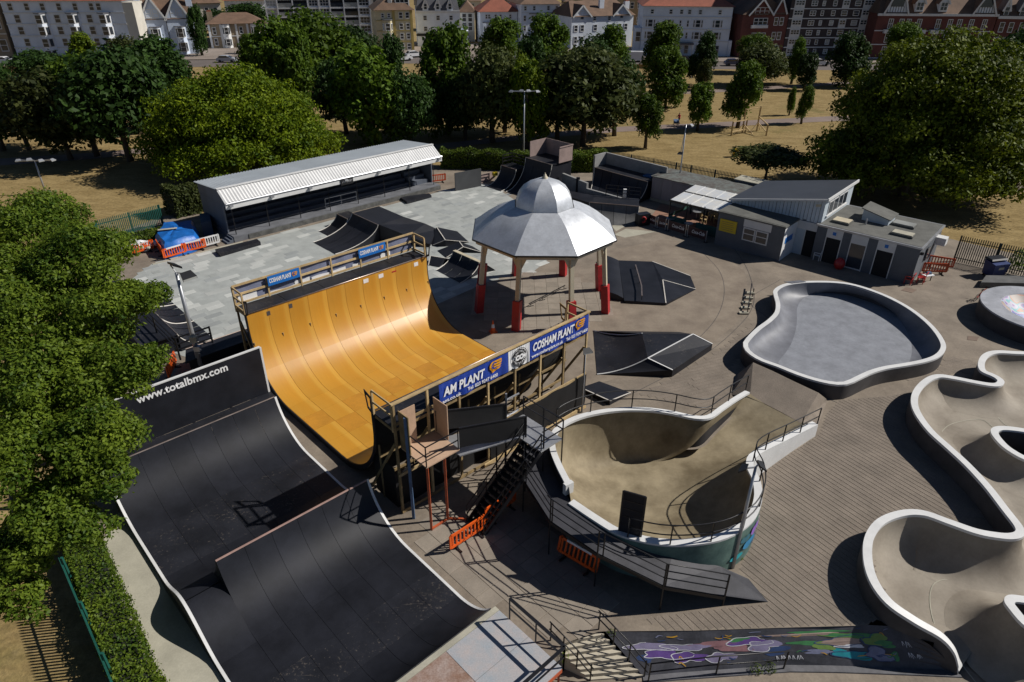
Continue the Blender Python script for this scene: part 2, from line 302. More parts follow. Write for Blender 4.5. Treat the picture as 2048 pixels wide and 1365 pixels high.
# grey tiled plaza in front of the stand
PLZ = [(-29.07,47.48,0),(-28.84,50.54,0),(-24.68,53.89,0),(-17.77,60.09,0),(-7.62,69.75,0),(-3.58,73.01,0),(-2.2,71.95,0),(1.67,64.22,0),(4.01,54.03,0),(1.45,49.06,0),(-1.75,47.61,0),(-5.43,43.58,0),(-10.23,37.2,0),(-17.93,35.03,0),(-21.86,37.06,0)]
g = MB(); g.poly(flat(PLZ, .006)); plaza = struct('tiled_plaza', g, M['plazabase'])
g = MB(); g.bar((-28.77,50.4,0.02), (-23.24,55.34,0.02), .22, .03); struct('plaza_kerb', g, M['concpale'])
def inside(p, poly):
    c = False; n = len(poly)
    for i in range(n):
        a, b = poly[i], poly[(i+1) % n]
        if (a[1] > p[1]) != (b[1] > p[1]) and p[0] < (b[0]-a[0])*(p[1]-a[1])/(b[1]-a[1])+a[0]: c = not c
    return c
def piece_mesh(name, w, d, h, m, bev=.01):
    b = MB(); b.hexa([(-w/2, -d/2, 0), (w/2, -d/2, 0), (w/2, d/2, 0), (-w/2, d/2, 0)], [(-w/2+bev, -d/2+bev, h), (w/2-bev, -d/2+bev, h), (w/2-bev, d/2-bev, h), (-w/2+bev, d/2-bev, h)])
    return b.mesh(name, m)
# plaza tiles laid in courses: the paler and darker ones stand out as single pieces
tm = [piece_mesh('plaza_tile', w, .58, .008, mat('plaza_tile_'+n, c, .8, .08, 1.5, fine=.1, fscale=20, rnd=.1)) for w, n, c in ((1.18, 'pale', (.46, .47, .445)), (1.78, 'light', (.40, .41, .39)), (.58, 'mid', (.30, .315, .30)), (1.18, 'dark', (.275, .29, .285)))]
rs = random.Random(3); nt_ = 0; cells = []
for j in range(36, 96):
    for i in range(20, 88):
        a, b = i*.6+(.3 if j % 2 else 0), j*.6
        p = W(a, b)
        if inside(p, PLZ) and not (12 < a < 24.6 and b < 36): cells.append((a, b, p))
rs.shuffle(cells); taken = set()
for a, b, p in cells:
    k = (round(a/.6), round(b/.6))
    if any((k[0]+d, k[1]) in taken for d in (-3, -2, -1, 0, 1, 2, 3)): continue
    if nt_ >= 290: break
    cl = noise.noise(Vector((a*.22, b*.22, 3)))
    r = rs.random()+cl*.9
    me = tm[0] if r > .75 else tm[1] if r > .5 else tm[2] if r > .3 else tm[3]
    for d in range(-1, 2): taken.add((k[0]+d, k[1]))
    link('tile', me, plaza, (p.x, p.y, .0062), .759); nt_ += 1
# paving slabs: inside the bandstand and in the yard beside the black ramp
sm = [piece_mesh('slab', .885, .885, .012, M['slab'])]
for i in range(-6, 7):
    for j in range(-6, 7):
        p = C+Vector((i*.9, j*.9, 0))
        if math.hypot(i*.9, j*.9) < 5.0: link('slab', sm[0], ground, (p.x, p.y, .003))
YARD = [(-4.25,21.51,0),(-2.76,23.05,0),(-0.28,24.05,0),(2.1,20.99,0),(3.75,18.64,0),(4.14,17.14,0),(2.02,16.37,0),(0.37,17.67,0),(-0.68,17.62,0),(-2.42,18.97,0)]
sm2 = piece_mesh('slab', .785, .785, .012, M['slab'])
for i in range(13, 30):
    for j in range(10, 30):
        p = W(i*.8-.1, j*.8+.15)
        if inside(p, YARD): link('slab', sm2, ground, (p.x, p.y, .003), .759)
# narrow ribbed paving strips between the bowls
def ribs(poly, ang, pitch, w, parent):
    d = Vector((math.cos(ang), math.sin(ang), 0)); nrm = Vector((-d.y, d.x, 0)); c = Vector((sum(p[0] for p in poly)/len(poly), sum(p[1] for p in poly)/len(poly), 0))
    for k in range(-60, 61):
        o = c+nrm*k*pitch; ts = []
        for i in range(len(poly)):
            a, b = Vector(poly[i]).xy-o.xy, Vector(poly[(i+1) % len(poly)]).xy-o.xy
            da, db = a.dot(nrm.xy), b.dot(nrm.xy)
            if (da > 0) != (db > 0): ts.append((a.lerp(b, da/(da-db))).dot(d.xy))
        ts.sort()
        for t0, t1 in zip(ts[::2], ts[1::2]):
            if t1-t0 < .3: continue
            n = max(1, round((t1-t0)/3.4)); L = (t1-t0)/n
            for q in range(n):
                me = piece_mesh('paving_strip', L-.012, w, .01, M['conc2'], .006)
                p = o+d*(t0+L*(q+.5)); link('paving_strip', me, parent, (p.x, p.y, .002+.0004*(q % 3)), ang)
ribs([(5.12,17.34,0),(7,17.68,0),(10.21,18.09,0),(9.4,19.7,0),(11.74,23.82,0),(12.71,26.12,0),(16.22,28.83,0),(17.21,30.54,0),(18.57,31.99,0),(21.61,32.42,0),(23.99,33.16,0),(25.04,33.49,0),(23.92,32.05,0),(22.77,29.69,0),(22.59,27.77,0),(22.61,24.43,0),(22.16,22.76,0),(19.68,22.74,0),(17.88,23.16,0),(16.52,22.43,0),(15.47,21.1,0),(14.75,19.22,0),(14.96,17.67,0),(13.48,17.14,0),(10.14,17.03,0),(7.09,16.85,0),(5.79,16.86,0)], R(-56), .27, .256, ground)
ribs([(9.2,33.95,0),(13.22,37.49,0),(16.14,40.87,0),(17.56,41.61,0),(15.33,38.15,0),(13.34,35.39,0),(13.34,33.46,0),(12.62,31.92,0),(10.46,31.17,0),(8.65,31.88,0),(7.32,32.36,0)], R(21), .3, .28, ground)
ribs([(22.5,33.67,0),(25.63,35.14,0),(27.37,36.92,0),(28.6,36.34,0),(28.37,35.17,0),(26.29,34.7,0),(24.97,34.35,0)], R(21), .3, .28, ground)
# drain covers
for q in ([(29.75,46.98,0.01),(30.36,46.55,0.01),(29.72,46.02,0.01),(29.11,46.44,0.01)], [(30.13,39.5,0.01),(30.79,39.37,0.01),(30.34,38.84,0.01),(29.76,38.96,0.01)]):
    b = MB(); b.prism(q, 0, .016); thing('drain_cover', b, mat('cover_iron', (.16, .11, .08), .7), 'brown drain cover set in the concrete '+('near the clubhouse corner' if q[0][1] > 45 else 'between grey bowl and round bowl'), 'drain cover')
# park paths and the road
def ribbon(name, near, far, z, m):
    b = MB(); b.strip(flat(near, z), flat(far, z)); return struct(name, b, m)
ribbon('park_path', [(-10.51,86.95,0),(2.24,93.07,0),(14.9,97.47,0),(19.27,98.51,0),(26.66,99.95,0),(36.01,102.46,0),(47.3,105.13,0),(82.52,108.61,0)], [(-10.78,89.49,0),(2.3,95.94,0),(15.32,100.59,0),(19.81,101.68,0),(27.43,103.21,0),(37.07,105.87,0),(48.73,108.71,0),(85.1,112.4,0)], .0, M['path'])
ribbon('park_path', [(22.05,124.82,0),(33.17,127.59,0),(49.11,132.69,0),(64.57,138.67,0)], [(22.51,127.72,0),(33.88,130.61,0),(50.21,135.93,0),(65.81,141.59,0)], .0, M['path'])
ribbon('park_path', [(-68.61,75.61,0),(-50.05,81.74,0),(-43.4,85.65,0)], [(-70.97,78.63,0),(-51.51,84.49,0),(-44.5,88.13,0)], .0, M['path'])
ribbon('park_path', [(43.14,68.92,0),(49.38,70.73,0),(68.37,71.98,0)], [(45.65,73.68,0),(51.86,74.93,0),(71.38,75.72,0)], .0, M['path'])
ribbon('road', [(-186.23,139.71,0),(-124.46,147.24,0),(-76.55,153.29,0),(-25.21,162.07,0),(23.91,156.75,0),(71.9,155.89,0),(135.32,155,0),(210.07,155.26,0)], [(-198.33,149.6,0),(-132.98,158.17,0),(-81.29,163.52,0),(-26.73,172.6,0),(25.41,167.43,0),(76.4,166.46,0),(144.39,166.25,0),(225.19,167.35,0)], .0, M['asphalt'])
ribbon('pavement', [(-198.49,149.73,0),(-133.09,158.31,0),(-81.36,163.68,0),(-26.76,172.77,0),(25.44,167.59,0),(76.47,166.62,0),(144.52,166.41,0),(225.4,167.51,0)], [(-217.8,165.51,0),(-144.08,172.4,0),(-90.03,182.44,0),(-30.91,201.36,0),(29.06,193.42,0),(87.79,193.21,0),(160.95,186.78,0),(252.47,189.16,0)], .1, M['pave'])


# ================================================================ lettering
def text_mesh(name, s, m, size, shear=0, bold=0, sx=1, align='LEFT', fit=None):
    """flat letters in the local XZ plane, facing -Y, base line at z = 0; returns mesh and width"""
    cu = bpy.data.curves.new(name, 'FONT'); cu.body = s; cu.size = size; cu.shear = shear; cu.offset = bold; cu.align_x = align; cu.resolution_u = 3; cu.space_character = 1.02
    o = bpy.data.objects.new(name, cu); COL.objects.link(o); dg = bpy.context.evaluated_depsgraph_get()
    me = bpy.data.meshes.new_from_object(o.evaluated_get(dg)); bpy.data.objects.remove(o); me.name = name
    me.transform(Matrix(((sx, 0, 0, 0), (0, 0, -1, 0), (0, 1, 0, 0), (0, 0, 0, 1)))); me.materials.clear(); me.materials.append(m); me.update()
    xs = [v.co.x for v in me.vertices]
    if fit: k = fit/max(xs); me.transform(Matrix.Scale(k, 4, (1, 0, 0))); me.update(); xs = [fit]
    return me, (max(xs) if xs else 0)
def put_text(name, s, m, size, pos, d, parent, up=(0, 0, 1), **k):
    """letters on a plane: pos = start of base line, d = reading direction, up = upward direction in the plane"""
    me, w = text_mesh(name, s, m, size, **k); d = Vector(d).normalized(); u = Vector(up); u = (u-d*u.dot(d)).normalized(); n = d.cross(u)
    P = Vector(pos)-wloc(parent)
    me.transform(Matrix(((d.x, -n.x, u.x, P.x), (d.y, -n.y, u.y, P.y), (d.z, -n.z, u.z, P.z), (0, 0, 0, 1)))); me.update()
    return link(name, me, parent)
M['letterwhite'] = mat('lettering_white', (.78, .78, .78), .6, .03)
M['banner'] = mat('banner_blue', (.012, .045, .30), .5, .15, .7, bump=.6, bscale=2.2)
M['signblue'] = mat('sign_blue', (.01, .15, .50), .45, .05)
M['logo'] = mat('logo_amber', (.75, .33, .012), .5, .05)
M['bannerwhite'] = mat('banner_white', (.72, .72, .72), .6, .08, .6, bump=.5, bscale=2.2)
M['wood'] = None
def wood_mat():
    """orange skate ply, a paler band along the edge of every sheet"""
    m = bpy.data.materials.new('skate_ply_orange'); m.use_nodes = True; nt = m.node_tree; N = nt.nodes; bs = N['Principled BSDF']
    geo = N.new('ShaderNodeNewGeometry'); mp = N.new('ShaderNodeMapping'); mp.inputs['Rotation'].default_value = (0, 0, -.759); nt.links.new(geo.outputs['Position'], mp.inputs[0])
    sx = N.new('ShaderNodeSeparateXYZ'); nt.links.new(mp.outputs[0], sx.inputs[0])
    f = N.new('ShaderNodeMath'); f.operation = 'MULTIPLY_ADD'; f.inputs[1].default_value = 1/1.216; f.inputs[2].default_value = -12.15/1.216; nt.links.new(sx.outputs[0], f.inputs[0])
    fr = N.new('ShaderNodeMath'); fr.operation = 'FRACT'; nt.links.new(f.outputs[0], fr.inputs[0])
    rp = N.new('ShaderNodeValToRGB'); e = rp.color_ramp.elements; e[0].position = 0; e[0].color = (.50, .25, .03, 1); e[1].position = .55; e[1].color = (.50, .235, .022, 1)
    for p, c in ((.70, (.51, .24, .023, 1)), (.84, (.56, .30, .042, 1)), (.97, (.55, .285, .038, 1)), (1.0, (.48, .215, .022, 1))): k = e.new(p); k.color = c
    nt.links.new(fr.outputs[0], rp.inputs[0])
    mp2 = N.new('ShaderNodeMapping'); mp2.inputs['Scale'].default_value = (14, 1.2, 1.2); nt.links.new(mp.outputs[0], mp2.inputs[0])
    nz = N.new('ShaderNodeTexNoise'); nz.inputs['Scale'].default_value = 1; nz.inputs['Detail'].default_value = 3; nt.links.new(mp2.outputs[0], nz.inputs['Vector'])
    oi = N.new('ShaderNodeObjectInfo'); ad = N.new('ShaderNodeMath'); ad.operation = 'ADD'; nt.links.new(nz.outputs[0], ad.inputs[0]); nt.links.new(oi.outputs['Random'], ad.inputs[1])
    mr = N.new('ShaderNodeMapRange'); mr.inputs[1].default_value = .3; mr.inputs[2].default_value = 1.7; mr.inputs[3].default_value = .88; mr.inputs[4].default_value = 1.10; nt.links.new(ad.outputs[0], mr.inputs[0])
    mx = N.new('ShaderNodeMix'); mx.data_type = 'RGBA'; mx.blend_type = 'MULTIPLY'; mx.inputs[0].default_value = 1; nt.links.new(rp.outputs[0], mx.inputs[6]); nt.links.new(mr.outputs[0], mx.inputs[7])
    nt.links.new(mx.outputs[2], bs.inputs['Base Color']); bs.inputs['Roughness'].default_value = .40; bs.inputs['Specular IOR Level'].default_value = .6
    return m
M['wood'] = wood_mat()
M['wooddark'] = mat('skate_ply_patched', (.47, .215, .024), .42, .12, .8, fine=.15, fscale=12, rnd=.05)

# ================================================================ the wooden vert ramp
AL, AR, BF, BN, HC, BFR, BNR, HR, ZF, RT = 12.15, 24.31, 33.75, 21.53, 4.72, 35.1, 19.91, 5.93, .35, 3.4
vr = empty('vert_ramp', W((AL+AR)/2, (BF+BN)/2), 'tall orange plywood half-pipe ramp with timber railings', 'skate ramp')
NP = 10; PW = (AR-AL)/NP
def trans(t, s):                        # far (s=1) or near (s=-1) transition, t from 0 (flat) to 1 (coping)
    La, Lv = RT*math.pi/2, HC-ZF-RT; L = La+Lv; d = t*L; b0 = (BF-RT) if s > 0 else (BN+RT)
    if d < La: th = d/RT; return b0+s*RT*math.sin(th), ZF+RT*(1-math.cos(th))
    return b0+s*RT, ZF+RT+d-La
def panel(a0, a1, prof, m, name='panel', parent=None, th=.03):
    g = .006; A = [W(a0+g, b, z) for b, z in prof]; B = [W(a1-g, b, z) for b, z in prof]
    nb = []
    for i in range(len(prof)):          # thickness below the riding face
        p, q = prof[max(0, i-1)], prof[min(len(prof)-1, i+1)]; tb, tz = q[0]-p[0], q[1]-p[1]; L = math.hypot(tb, tz) or 1; nb.append((tz/L, -tb/L))
    if nb[0][1] > 0 or (abs(nb[0][1]) < 1e-6 and nb[-1][1] > 0): nb = [(-x, -y) for x, y in nb]
    C_ = [W(a0+g, b+n[0]*th, z+n[1]*th) for (b, z), n in zip(prof, nb)]; D = [W(a1-g, b+n[0]*th, z+n[1]*th) for (b, z), n in zip(prof, nb)]
    mb = MB(); mb.rows([A, B]); mb.rows([C_, D]); mb.rows([A, C_]); mb.rows([B, D]); mb.poly([A[0], B[0], D[0], C_[0]]); mb.poly([A[-1], B[-1], D[-1], C_[-1]])
    return mb.build(name, m, parent, 35)
for i in range(NP):
    a0, a1 = AL+i*PW, AL+(i+1)*PW
    for s in (1, -1):
        for t0, t1 in ((0, .46), (.46, 1)):
            panel(a0, a1, [trans(t0+(t1-t0)*k/8, s) for k in range(9)], M['wood'], 'riding_panel', vr)
    fb = [BN+RT+(BF-BN-2*RT)*k/4 for k in range(5)]
    for k in range(4):
        panel(a0, a1, [(fb[k]+.004, ZF), (fb[k+1]-.004, ZF)], M['wooddark'] if (k in (1, 2) and (i+k) % 2 == 0) else M['wood'], 'riding_panel', vr)
# black under-skin and side profiles
for a in (AL, AR):
    for s in (1, -1):
        pr = [trans(k/16, s) for k in range(17)]; sgn = -1 if a == AL else 1; mb = MB()
        top = [W(a+sgn*.004, b, z) for b, z in pr]; b_out = BF+.05 if s > 0 else BN-.05
        low = []
        for b, z in pr: low.append(W(a+sgn*.004, b+s*.22*(z-ZF)/(HC-ZF)**1, max(.02, z-.34*(1-(z-ZF)/(HC-ZF))-.02)))
        o2 = Vector((CA, SA, 0))*sgn*.05
        mb.rows([top, low]); mb.rows([[p+o2 for p in top], [p+o2 for p in low]]); mb.rows([top, [p+o2 for p in top]]); mb.rows([low, [p+o2 for p in low]])
        mb.build('side_profile', M['black'], vr)
    mb = MB(); sgn = -1 if a == AL else 1; mb.bar(W(a+sgn*.03, BN+RT, ZF/2), W(a+sgn*.03, BF-RT, ZF/2), .05, ZF-.02); mb.build('side_skirt', M['black'], vr)
mb = MB()
for s in (1, -1):
    mb.rows([[W(a, b+s*.05, z-.07) for b, z in [trans(k/16, s) for k in range(17)]] for a in (AL+.02, AR-.02)])
mb.rows([[W(a, b, ZF-.06) for a in (AL+.02, AR-.02)] for b in (BN+RT, BF-RT)])
mb.build('under_skin', M['dark'], vr)
for b in (BF, BN):
    mb = MB(); mb.tube([W(AL, b+.0, HC+.02), W(AR, b, HC+.02)], .04, 8); mb.build('coping', M['coping'], vr, 1)
# decks
for b0, b1 in ((BF+.06, BFR), (BNR, BN-.06)):
    for i in range(5):
        a0, a1 = AL+i*(AR-AL)/5, AL+(i+1)*(AR-AL)/5; mb = MB()
        mb.prism([W(a0+.012, b0), W(a1-.012, b0), W(a1-.012, b1), W(a0+.012, b1)], HC-.05, HC); mb.build('deck_board', M['blackworn'], vr)
    mb = MB(); mb.prism([W(AL, b0), W(AR, b0), W(AR, b1), W(AL, b1)], HC-.2, HC-.055); mb.build('deck_frame', M['timberdark'], vr)
# railings
def rail_run(p, q, z0, zs, n, m, post=.09, w=.05, h=.12, ends=True, ztop=None):
    ps = MB(); p, q = Vector(p), Vector(q); d = (q-p).normalized()
    for i in range(n+1):
        c = p.lerp(q, i/n); b = MB(); b.bar((c.x, c.y, z0), (c.x, c.y, (ztop or zs[0])-.02), post, post, d); b.build('rail_post', m, vr)
    for z in zs:
        b = MB(); b.bar((p.x, p.y, z), (q.x, q.y, z), w, h); b.build('rail_board', m, vr)
rail_run(W(AL, BFR, 0), W(AR, BFR, 0), HC-.3, (HR, HC+.66, HC+.12), 6, M['timber'])
for a in (AL, AR):
    rail_run(W(a, BFR-.08, 0), W(a, BF+.15, 0), HC-.2, (HR-.03, HC+.62, HC+.1), 1, M['timber'])
    rail_run(W(a, BN-.15, 0), W(a, BNR+.05, 0), HC-.2, (HR-.03, HC+.6), 1, M['timber'], .08, .05, .09)
b = MB(); b.bar(W(AL-.05, BNR, HR), W(AR+.05, BNR, HR), .16, .06); b.build('rail_board', M['timber'], vr)
b = MB(); b.bar(W(AL, BNR, HC+.15), W(AR, BNR, HC+.15), .05, .12); b.build('rail_board', M['timberdark'], vr)
# grip plates at the four coping ends: a trapezoid ring
for a in (AL, AR):
    for bb, s in ((BF, 1), (BN, -1)):
        mb = MB(); b_in = bb-s*.02
        o = [(0, -.05), (.06, -.12), (-.18, .98), (-.5, 1.12)] if True else None
        pts = [(b_in+s*.05, HC-.08), (b_in-s*.26, HC+.08), (b_in-s*.42, HC+.98), (b_in+s*.08, HC+.82)]
        inn = [(b_in-s*.02, HC+.1), (b_in-s*.2, HC+.2), (b_in-s*.31, HC+.8), (b_in+s*.0, HC+.7)]
        sg = (.03 if a == AR else -.03)
        for off in (0, sg):
            A_ = [W(a+off, x, z) for x, z in pts]; B_ = [W(a+off, x, z) for x, z in inn]; mb.strip(A_, B_, True)
        mb.strip([W(a, x, z) for x, z in pts], [W(a+sg, x, z) for x, z in pts], True); mb.strip([W(a, x, z) for x, z in inn], [W(a+sg, x, z) for x, z in inn], True)
        mb.build('grip_plate', M['timberdark'] if a == AR and s < 0 else M['black'], vr)
# timber frame under both decks; its darker timber colour stands for the shade there
for bb, s in ((BNR, -1), (BFR, 1)):
    for i in range(8):
        a = AL+.06+(AR-AL-.12)*i/7; mb = MB(); mb.bar(W(a, bb, 0), W(a, bb, HR if s < 0 else HC), .1, .1, (CA, SA, 0)); mb.build('frame_post', M['timber'] if s < 0 and i % 2 else M['timberdark'], vr)
        mb = MB(); mb.bar(W(a, bb-s*.1, HC-.9), W(a, bb-s*2.4, .1), .08, .12); mb.build('frame_brace', M['timberdark'], vr)
        mb = MB(); mb.bar(W(a, bb-s*1.45, 0), W(a, bb-s*1.45, 3.0), .08, .08); mb.build('frame_post', M['timberdark'], vr)
    for z in (.12, 2.2):
        mb = MB(); mb.bar(W(AL, bb+s*.06, z), W(AR, bb+s*.06, z), .05, .15); mb.build('frame_rail', M['timber' if z > 1 and s < 0 else 'timberdark'], vr)
    for z, db in ((1.2, 1.45), (2.4, 1.4)):
        mb = MB(); mb.bar(W(AL, bb-s*db, z), W(AR, bb-s*db, z), .07, .12); mb.build('frame_rail', M['timberdark'], vr)
# black cloth skirt along the lower near side, slightly sagging
mb = MB(); rws = []
for j in range(7):
    z = .18+2.0*j/6; rws.append([W(AR-6.9*i/24, BNR-.12-.05*math.sin(i*1.7+j)*(1-j/6), z+(.05*math.sin(i*.9) if j == 6 else 0)) for i in range(25)])
mb.rows(rws); mb.build('cloth_and_shade_skirt', M['blackcloth'], vr, 1)
mb = MB(); mb.rows([[W(AL+.05+5.3*i/12, BNR+.35+.03*math.sin(i*1.9), z) for i in range(13)] for z in (.05, 1.0, 2.05)]); mb.build('cloth_and_shade_skirt', M['blackcloth'], vr, 1)  # black boards, and the deep shade under the deck made as a sheet
mb = MB(); mb.rows([[W(AL+.06, BNR+.35+(BN+.1-BNR)*i/8, z) for i in range(9)] for z in (.05, 1.2, 2.3)]); mb.build('cloth_and_shade_skirt', M['blackcloth'], vr, 1)  # black sheet added for the dark void at the deck's open end
mb = MB(); mb.bar(W(AR+.02, BNR-.2, .12), W(AR-7.4, BNR-.2, .12), .06, .2); mb.build('frame_rail', M['timber'], vr)
# grey-blue cloth behind the far railing
mb = MB(); mb.rows([[W(AL+.1+(AR-AL-.2)*i/30, BFR+.1+.03*math.sin(i*1.3), z) for i in range(31)] for z in (HC+.02, HC+.6, HR-.05)])
mb.build('rail_cloth', mat('grey_blue_banner_cloth', (.17, .19, .28), .7, .25, .8, bump=.5, bscale=3), vr, 1)
for i, (t0, t1, z0, z1) in enumerate(((.02, .11, .12, .55), (.16, .33, .04, .2), (.30, .38, .1, .38), (.39, .58, .12, .32), (.62, .66, .16, .3), (.79, .85, .12, .42))):
    mb = MB(); n = 6
    mb.rows([[W(AL+(AR-AL)*(t0+(t1-t0)*k/n), BFR+.05, HC+z0+(z1-z0)*.0+.02*math.sin(k)) for k in range(n+1)], [W(AL+(AR-AL)*(t0+(t1-t0)*k/n), BFR+.05, HC+z1+.03*math.sin(k*1.4)) for k in range(n+1)]])
    mb.build('cloth_print', M['bannerwhite'], vr)
def logo(pos, d, u, s, parent):
    """round amber emblem: a ring shaped C and a flame of stripes"""
    d, u, pos = Vector(d).normalized(), Vector(u).normalized(), Vector(pos); n = d.cross(u); mb = MB()
    def q(x, y, l=.004): return pos+d*x*s+u*y*s+n*l
    mb.poly([q(.0+.52*math.cos(t)-.02, .5*math.sin(t)+.1) for t in [math.pi*k/10+math.pi/2 for k in range(11)]]+[q(.5, -.36), q(-.2, -.62)])
    for k in range(4):
        y0 = .58-.27*k; mb.poly([q(.02, y0), q(.02, y0-.2), q(.98-.12*k, y0-.2), q(1.05-.06*k-(.15 if k == 0 else 0), y0)])
    o = mb.build('logo_mark', M['logo'], parent)
    put_text('logo_letter', 'C', M['banner'], s*.95, q(-.34, -.22, .008), d, parent, u, bold=.012)
    return o
# blue signs on the far railing, facing the ramp (seen from -b)
dA = Vector((CA, SA, 0)); UP = Vector((0, 0, 1))
for t in (.245, .735):
    a = AL+(AR-AL)*t; sg = tag(empty('ramp_sign', W(a, BFR-.12, HC+.7), 'small blue sign reading COSHAM PLANT on '+('ramp railing by its open timber end' if t < .5 else 'ramp railing towards the bandstand'), 'sign', 'blue signs on the far ramp railing'))
    mb = MB(); mb.bar(W(a-.98, BFR-.12, HR-.27), W(a+.98, BFR-.12, HR-.27), .03, .58); mb.build('board', M['signblue'], sg)
    put_text('lettering', 'COSHAM PLANT', M['letterwhite'], .36, W(a-.9, BFR-.142, HR-.38), dA, sg, fit=1.35, bold=.012)
    logo(W(a+.62, BFR-.142, HR-.27), dA, UP, .23, sg)
# stickers under the far coping
for t, w, m_ in ((.10, .2, 'greydark'), (.21, .2, 'greydark'), (.62, .35, 'bannerwhite'), (.71, .35, 'bannerwhite'), (.79, .34, 'red'), (.93, .32, 'bannerwhite')):
    mb = MB(); a = AL+(AR-AL)*t; h = .09 if m_ == 'red' else .26
    mb.bar(W(a-w/2, BF-.006, HC-.32), W(a+w/2, BF-.006, HC-.32), .008, h); mb.build('sticker', M[m_], vr)
# long printed banners hung on the outside of the near railing
def banner(name, a0, a1, m, label, group=None, z0=HR-1.12, z1=HR-.06):
    r = empty(name, W((a0+a1)/2, BNR-.1, z0), label, 'banner', group); mb = MB(); n = 36
    mb.rows([[W(a0+(a1-a0)*i/n, BNR-.1-.035*(1-k/5)*math.sin(i*.55+k*.4)-.01*math.sin(i*1.7), z0+(z1-z0)*k/5+(.035*math.sin(i*.35) if k == 0 else 0)) for i in range(n+1)] for k in range(6)])
    mb.build('cloth', m, r, 1); return r
bn = banner('printed_banner', 19.95, 24.2, M['banner'], 'blue COSHAM PLANT banner hung on the railing at the bandstand end')
put_text('lettering', 'COSHAM PLANT', M['letterwhite'], .62, W(20.12, BNR-.155, HR-.64), dA, bn, fit=2.95, shear=.12, bold=.022)
put_text('lettering', 'www.coshamplant.co.uk', M['letterwhite'], .25, W(20.05, BNR-.155, HR-.98), dA, bn, fit=2.2, bold=.006)
put_text('lettering', 'Tel: 023 9247 6400', M['letterwhite'], .25, W(22.5, BNR-.155, HR-.98), dA, bn, fit=1.6, bold=.006)
logo(W(23.4, BNR-.155, HR-.38), dA, UP, .46, bn)
bn = banner('printed_banner', 14.5, 18.55, M['banner'], 'creased blue banner showing AM PLANT beside the plywood box')
put_text('lettering', 'AM PLANT', M['letterwhite'], .62, W(14.72, BNR-.155, HR-.72), dA, bn, fit=2.35, shear=.12, bold=.022)
put_text('lettering', 'ant.co.uk', M['letterwhite'], .25, W(14.62, BNR-.155, HR-1.05), dA, bn, fit=1.05, bold=.006)
put_text('lettering', 'Tel: 023 9247 6400', M['letterwhite'], .25, W(16.05, BNR-.155, HR-1.02), dA, bn, fit=1.8, bold=.006)
logo(W(17.62, BNR-.155, HR-.42), dA, UP, .5, bn)
bn = banner('club_banner', 18.55, 19.95, M['bannerwhite'], 'white banner with round black skatepark emblem between two blue banners')
cc = W(19.25, BNR-.155, HR-.58)
def arc(c, r0, r1, t0, t1, m, lift=0, n=20, name='emblem'):
    mb = MB(); nn = dA.cross(UP); P = lambda r, t: c+dA*r*math.cos(t)+UP*r*math.sin(t)+nn*lift
    mb.rows([[P(r0, t0+(t1-t0)*k/n) for k in range(n+1)], [P(r1, t0+(t1-t0)*k/n) for k in range(n+1)]]); return mb.build(name, m, bn)
arc(cc, .5, .47, 0, 6.2832, M['blackmetal'], 0, 32); arc(cc, .43, .0, .18, math.pi-.3, M['blackmetal']); arc(cc, .43, 0, math.pi+.18, 2*math.pi-.3, M['blackmetal'])
arc(cc-dA*.12, .15, .06, 0, 6.2832, M['letterwhite'], .004); arc(cc+dA*.12, .15, .06, 0, 6.2832, M['letterwhite'], .004)
for word, rad, ang0, sgn in (('SOUTHSEA', .27, math.pi*.86, -1), ('SKATEPARK', .385, math.pi*1.12, 1)):
    for i, ch in enumerate(word):
        t = ang0+sgn*math.pi*.76*i/(len(word)-1); e = Vector((0, 0, 0))+dA*math.cos(t)+UP*math.sin(t); u = e if sgn < 0 else -e; d = dA*(u.dot(UP))-UP*(u.dot(dA))
        put_text('lettering', ch, M['letterwhite'], .15, cc+e*rad-d*.045+dA.cross(UP)*.004, d, bn, u, sx=.75, bold=.004)

# ================================================================ the black BMX ramp: quarter pipe, spine, near deck
A0, AS, A1, ZB = 3.05, 4.42, 11.0, .16
bm = empty('bmx_ramp', W((A0+A1)/2, 21), 'long black plywood ramp with spine, white edges and a tall back wall', 'skate ramp')
def qprof(b0, z0, zt, r, s, n=10):      # quarter from flat to lip: lip at b0
    th1 = math.acos(1-(zt-z0)/r); reach = r*math.sin(th1)
    return [(b0-s*reach+s*r*math.sin(th1*k/n), z0+r*(1-math.cos(th1*k/n))) for k in range(n+1)]
q1 = qprof(29.1, ZB, 2.2, 2.9, 1); sp1 = qprof(20.66, ZB, 2.15, 2.7, -1); sp2 = qprof(20.6, ZB, 2.15, 2.7, 1); q2 = qprof(12.75, ZB, 1.05, 2.3, -1)
hump = lambda b: ZB+.95*math.cos(min(1, abs(b-20.63)/2.62)*math.pi/2)**2
left_sp = [(b, hump(b)) for b, z in sp1], [(b, hump(b)) for b, z in sp2]
ncol = 6; cw = (A1-AS)/ncol
cols = [(A0, AS, True)]+[(AS+i*cw, AS+(i+1)*cw, False) for i in range(ncol)]
for a0, a1, lf in cols:
    for prof, m in ((q1, 'black'), ([(q1[0][0]-.004, ZB), (sp1[0][0]+.004, ZB)], 'blackworn'), (left_sp[0] if lf else sp1, 'black'), (left_sp[1] if lf else sp2, 'black'), ([(sp2[0][0]-.004, ZB), ((sp2[0][0]+q2[0][0])/2, ZB)], 'black'), ([((sp2[0][0]+q2[0][0])/2-.006, ZB), (q2[0][0]+.004, ZB)], 'blackworn'), (q2, 'black')):
        panel(a0, a1, prof, M[m], 'riding_panel', bm)
mb = MB(); mb.tube([W(AS, 20.63, 2.17), W(A1, 20.63, 2.17)], .045, 6); mb.build('coping', mat('rusty_coping', (.30, .19, .16), .5, .2, .5), bm)
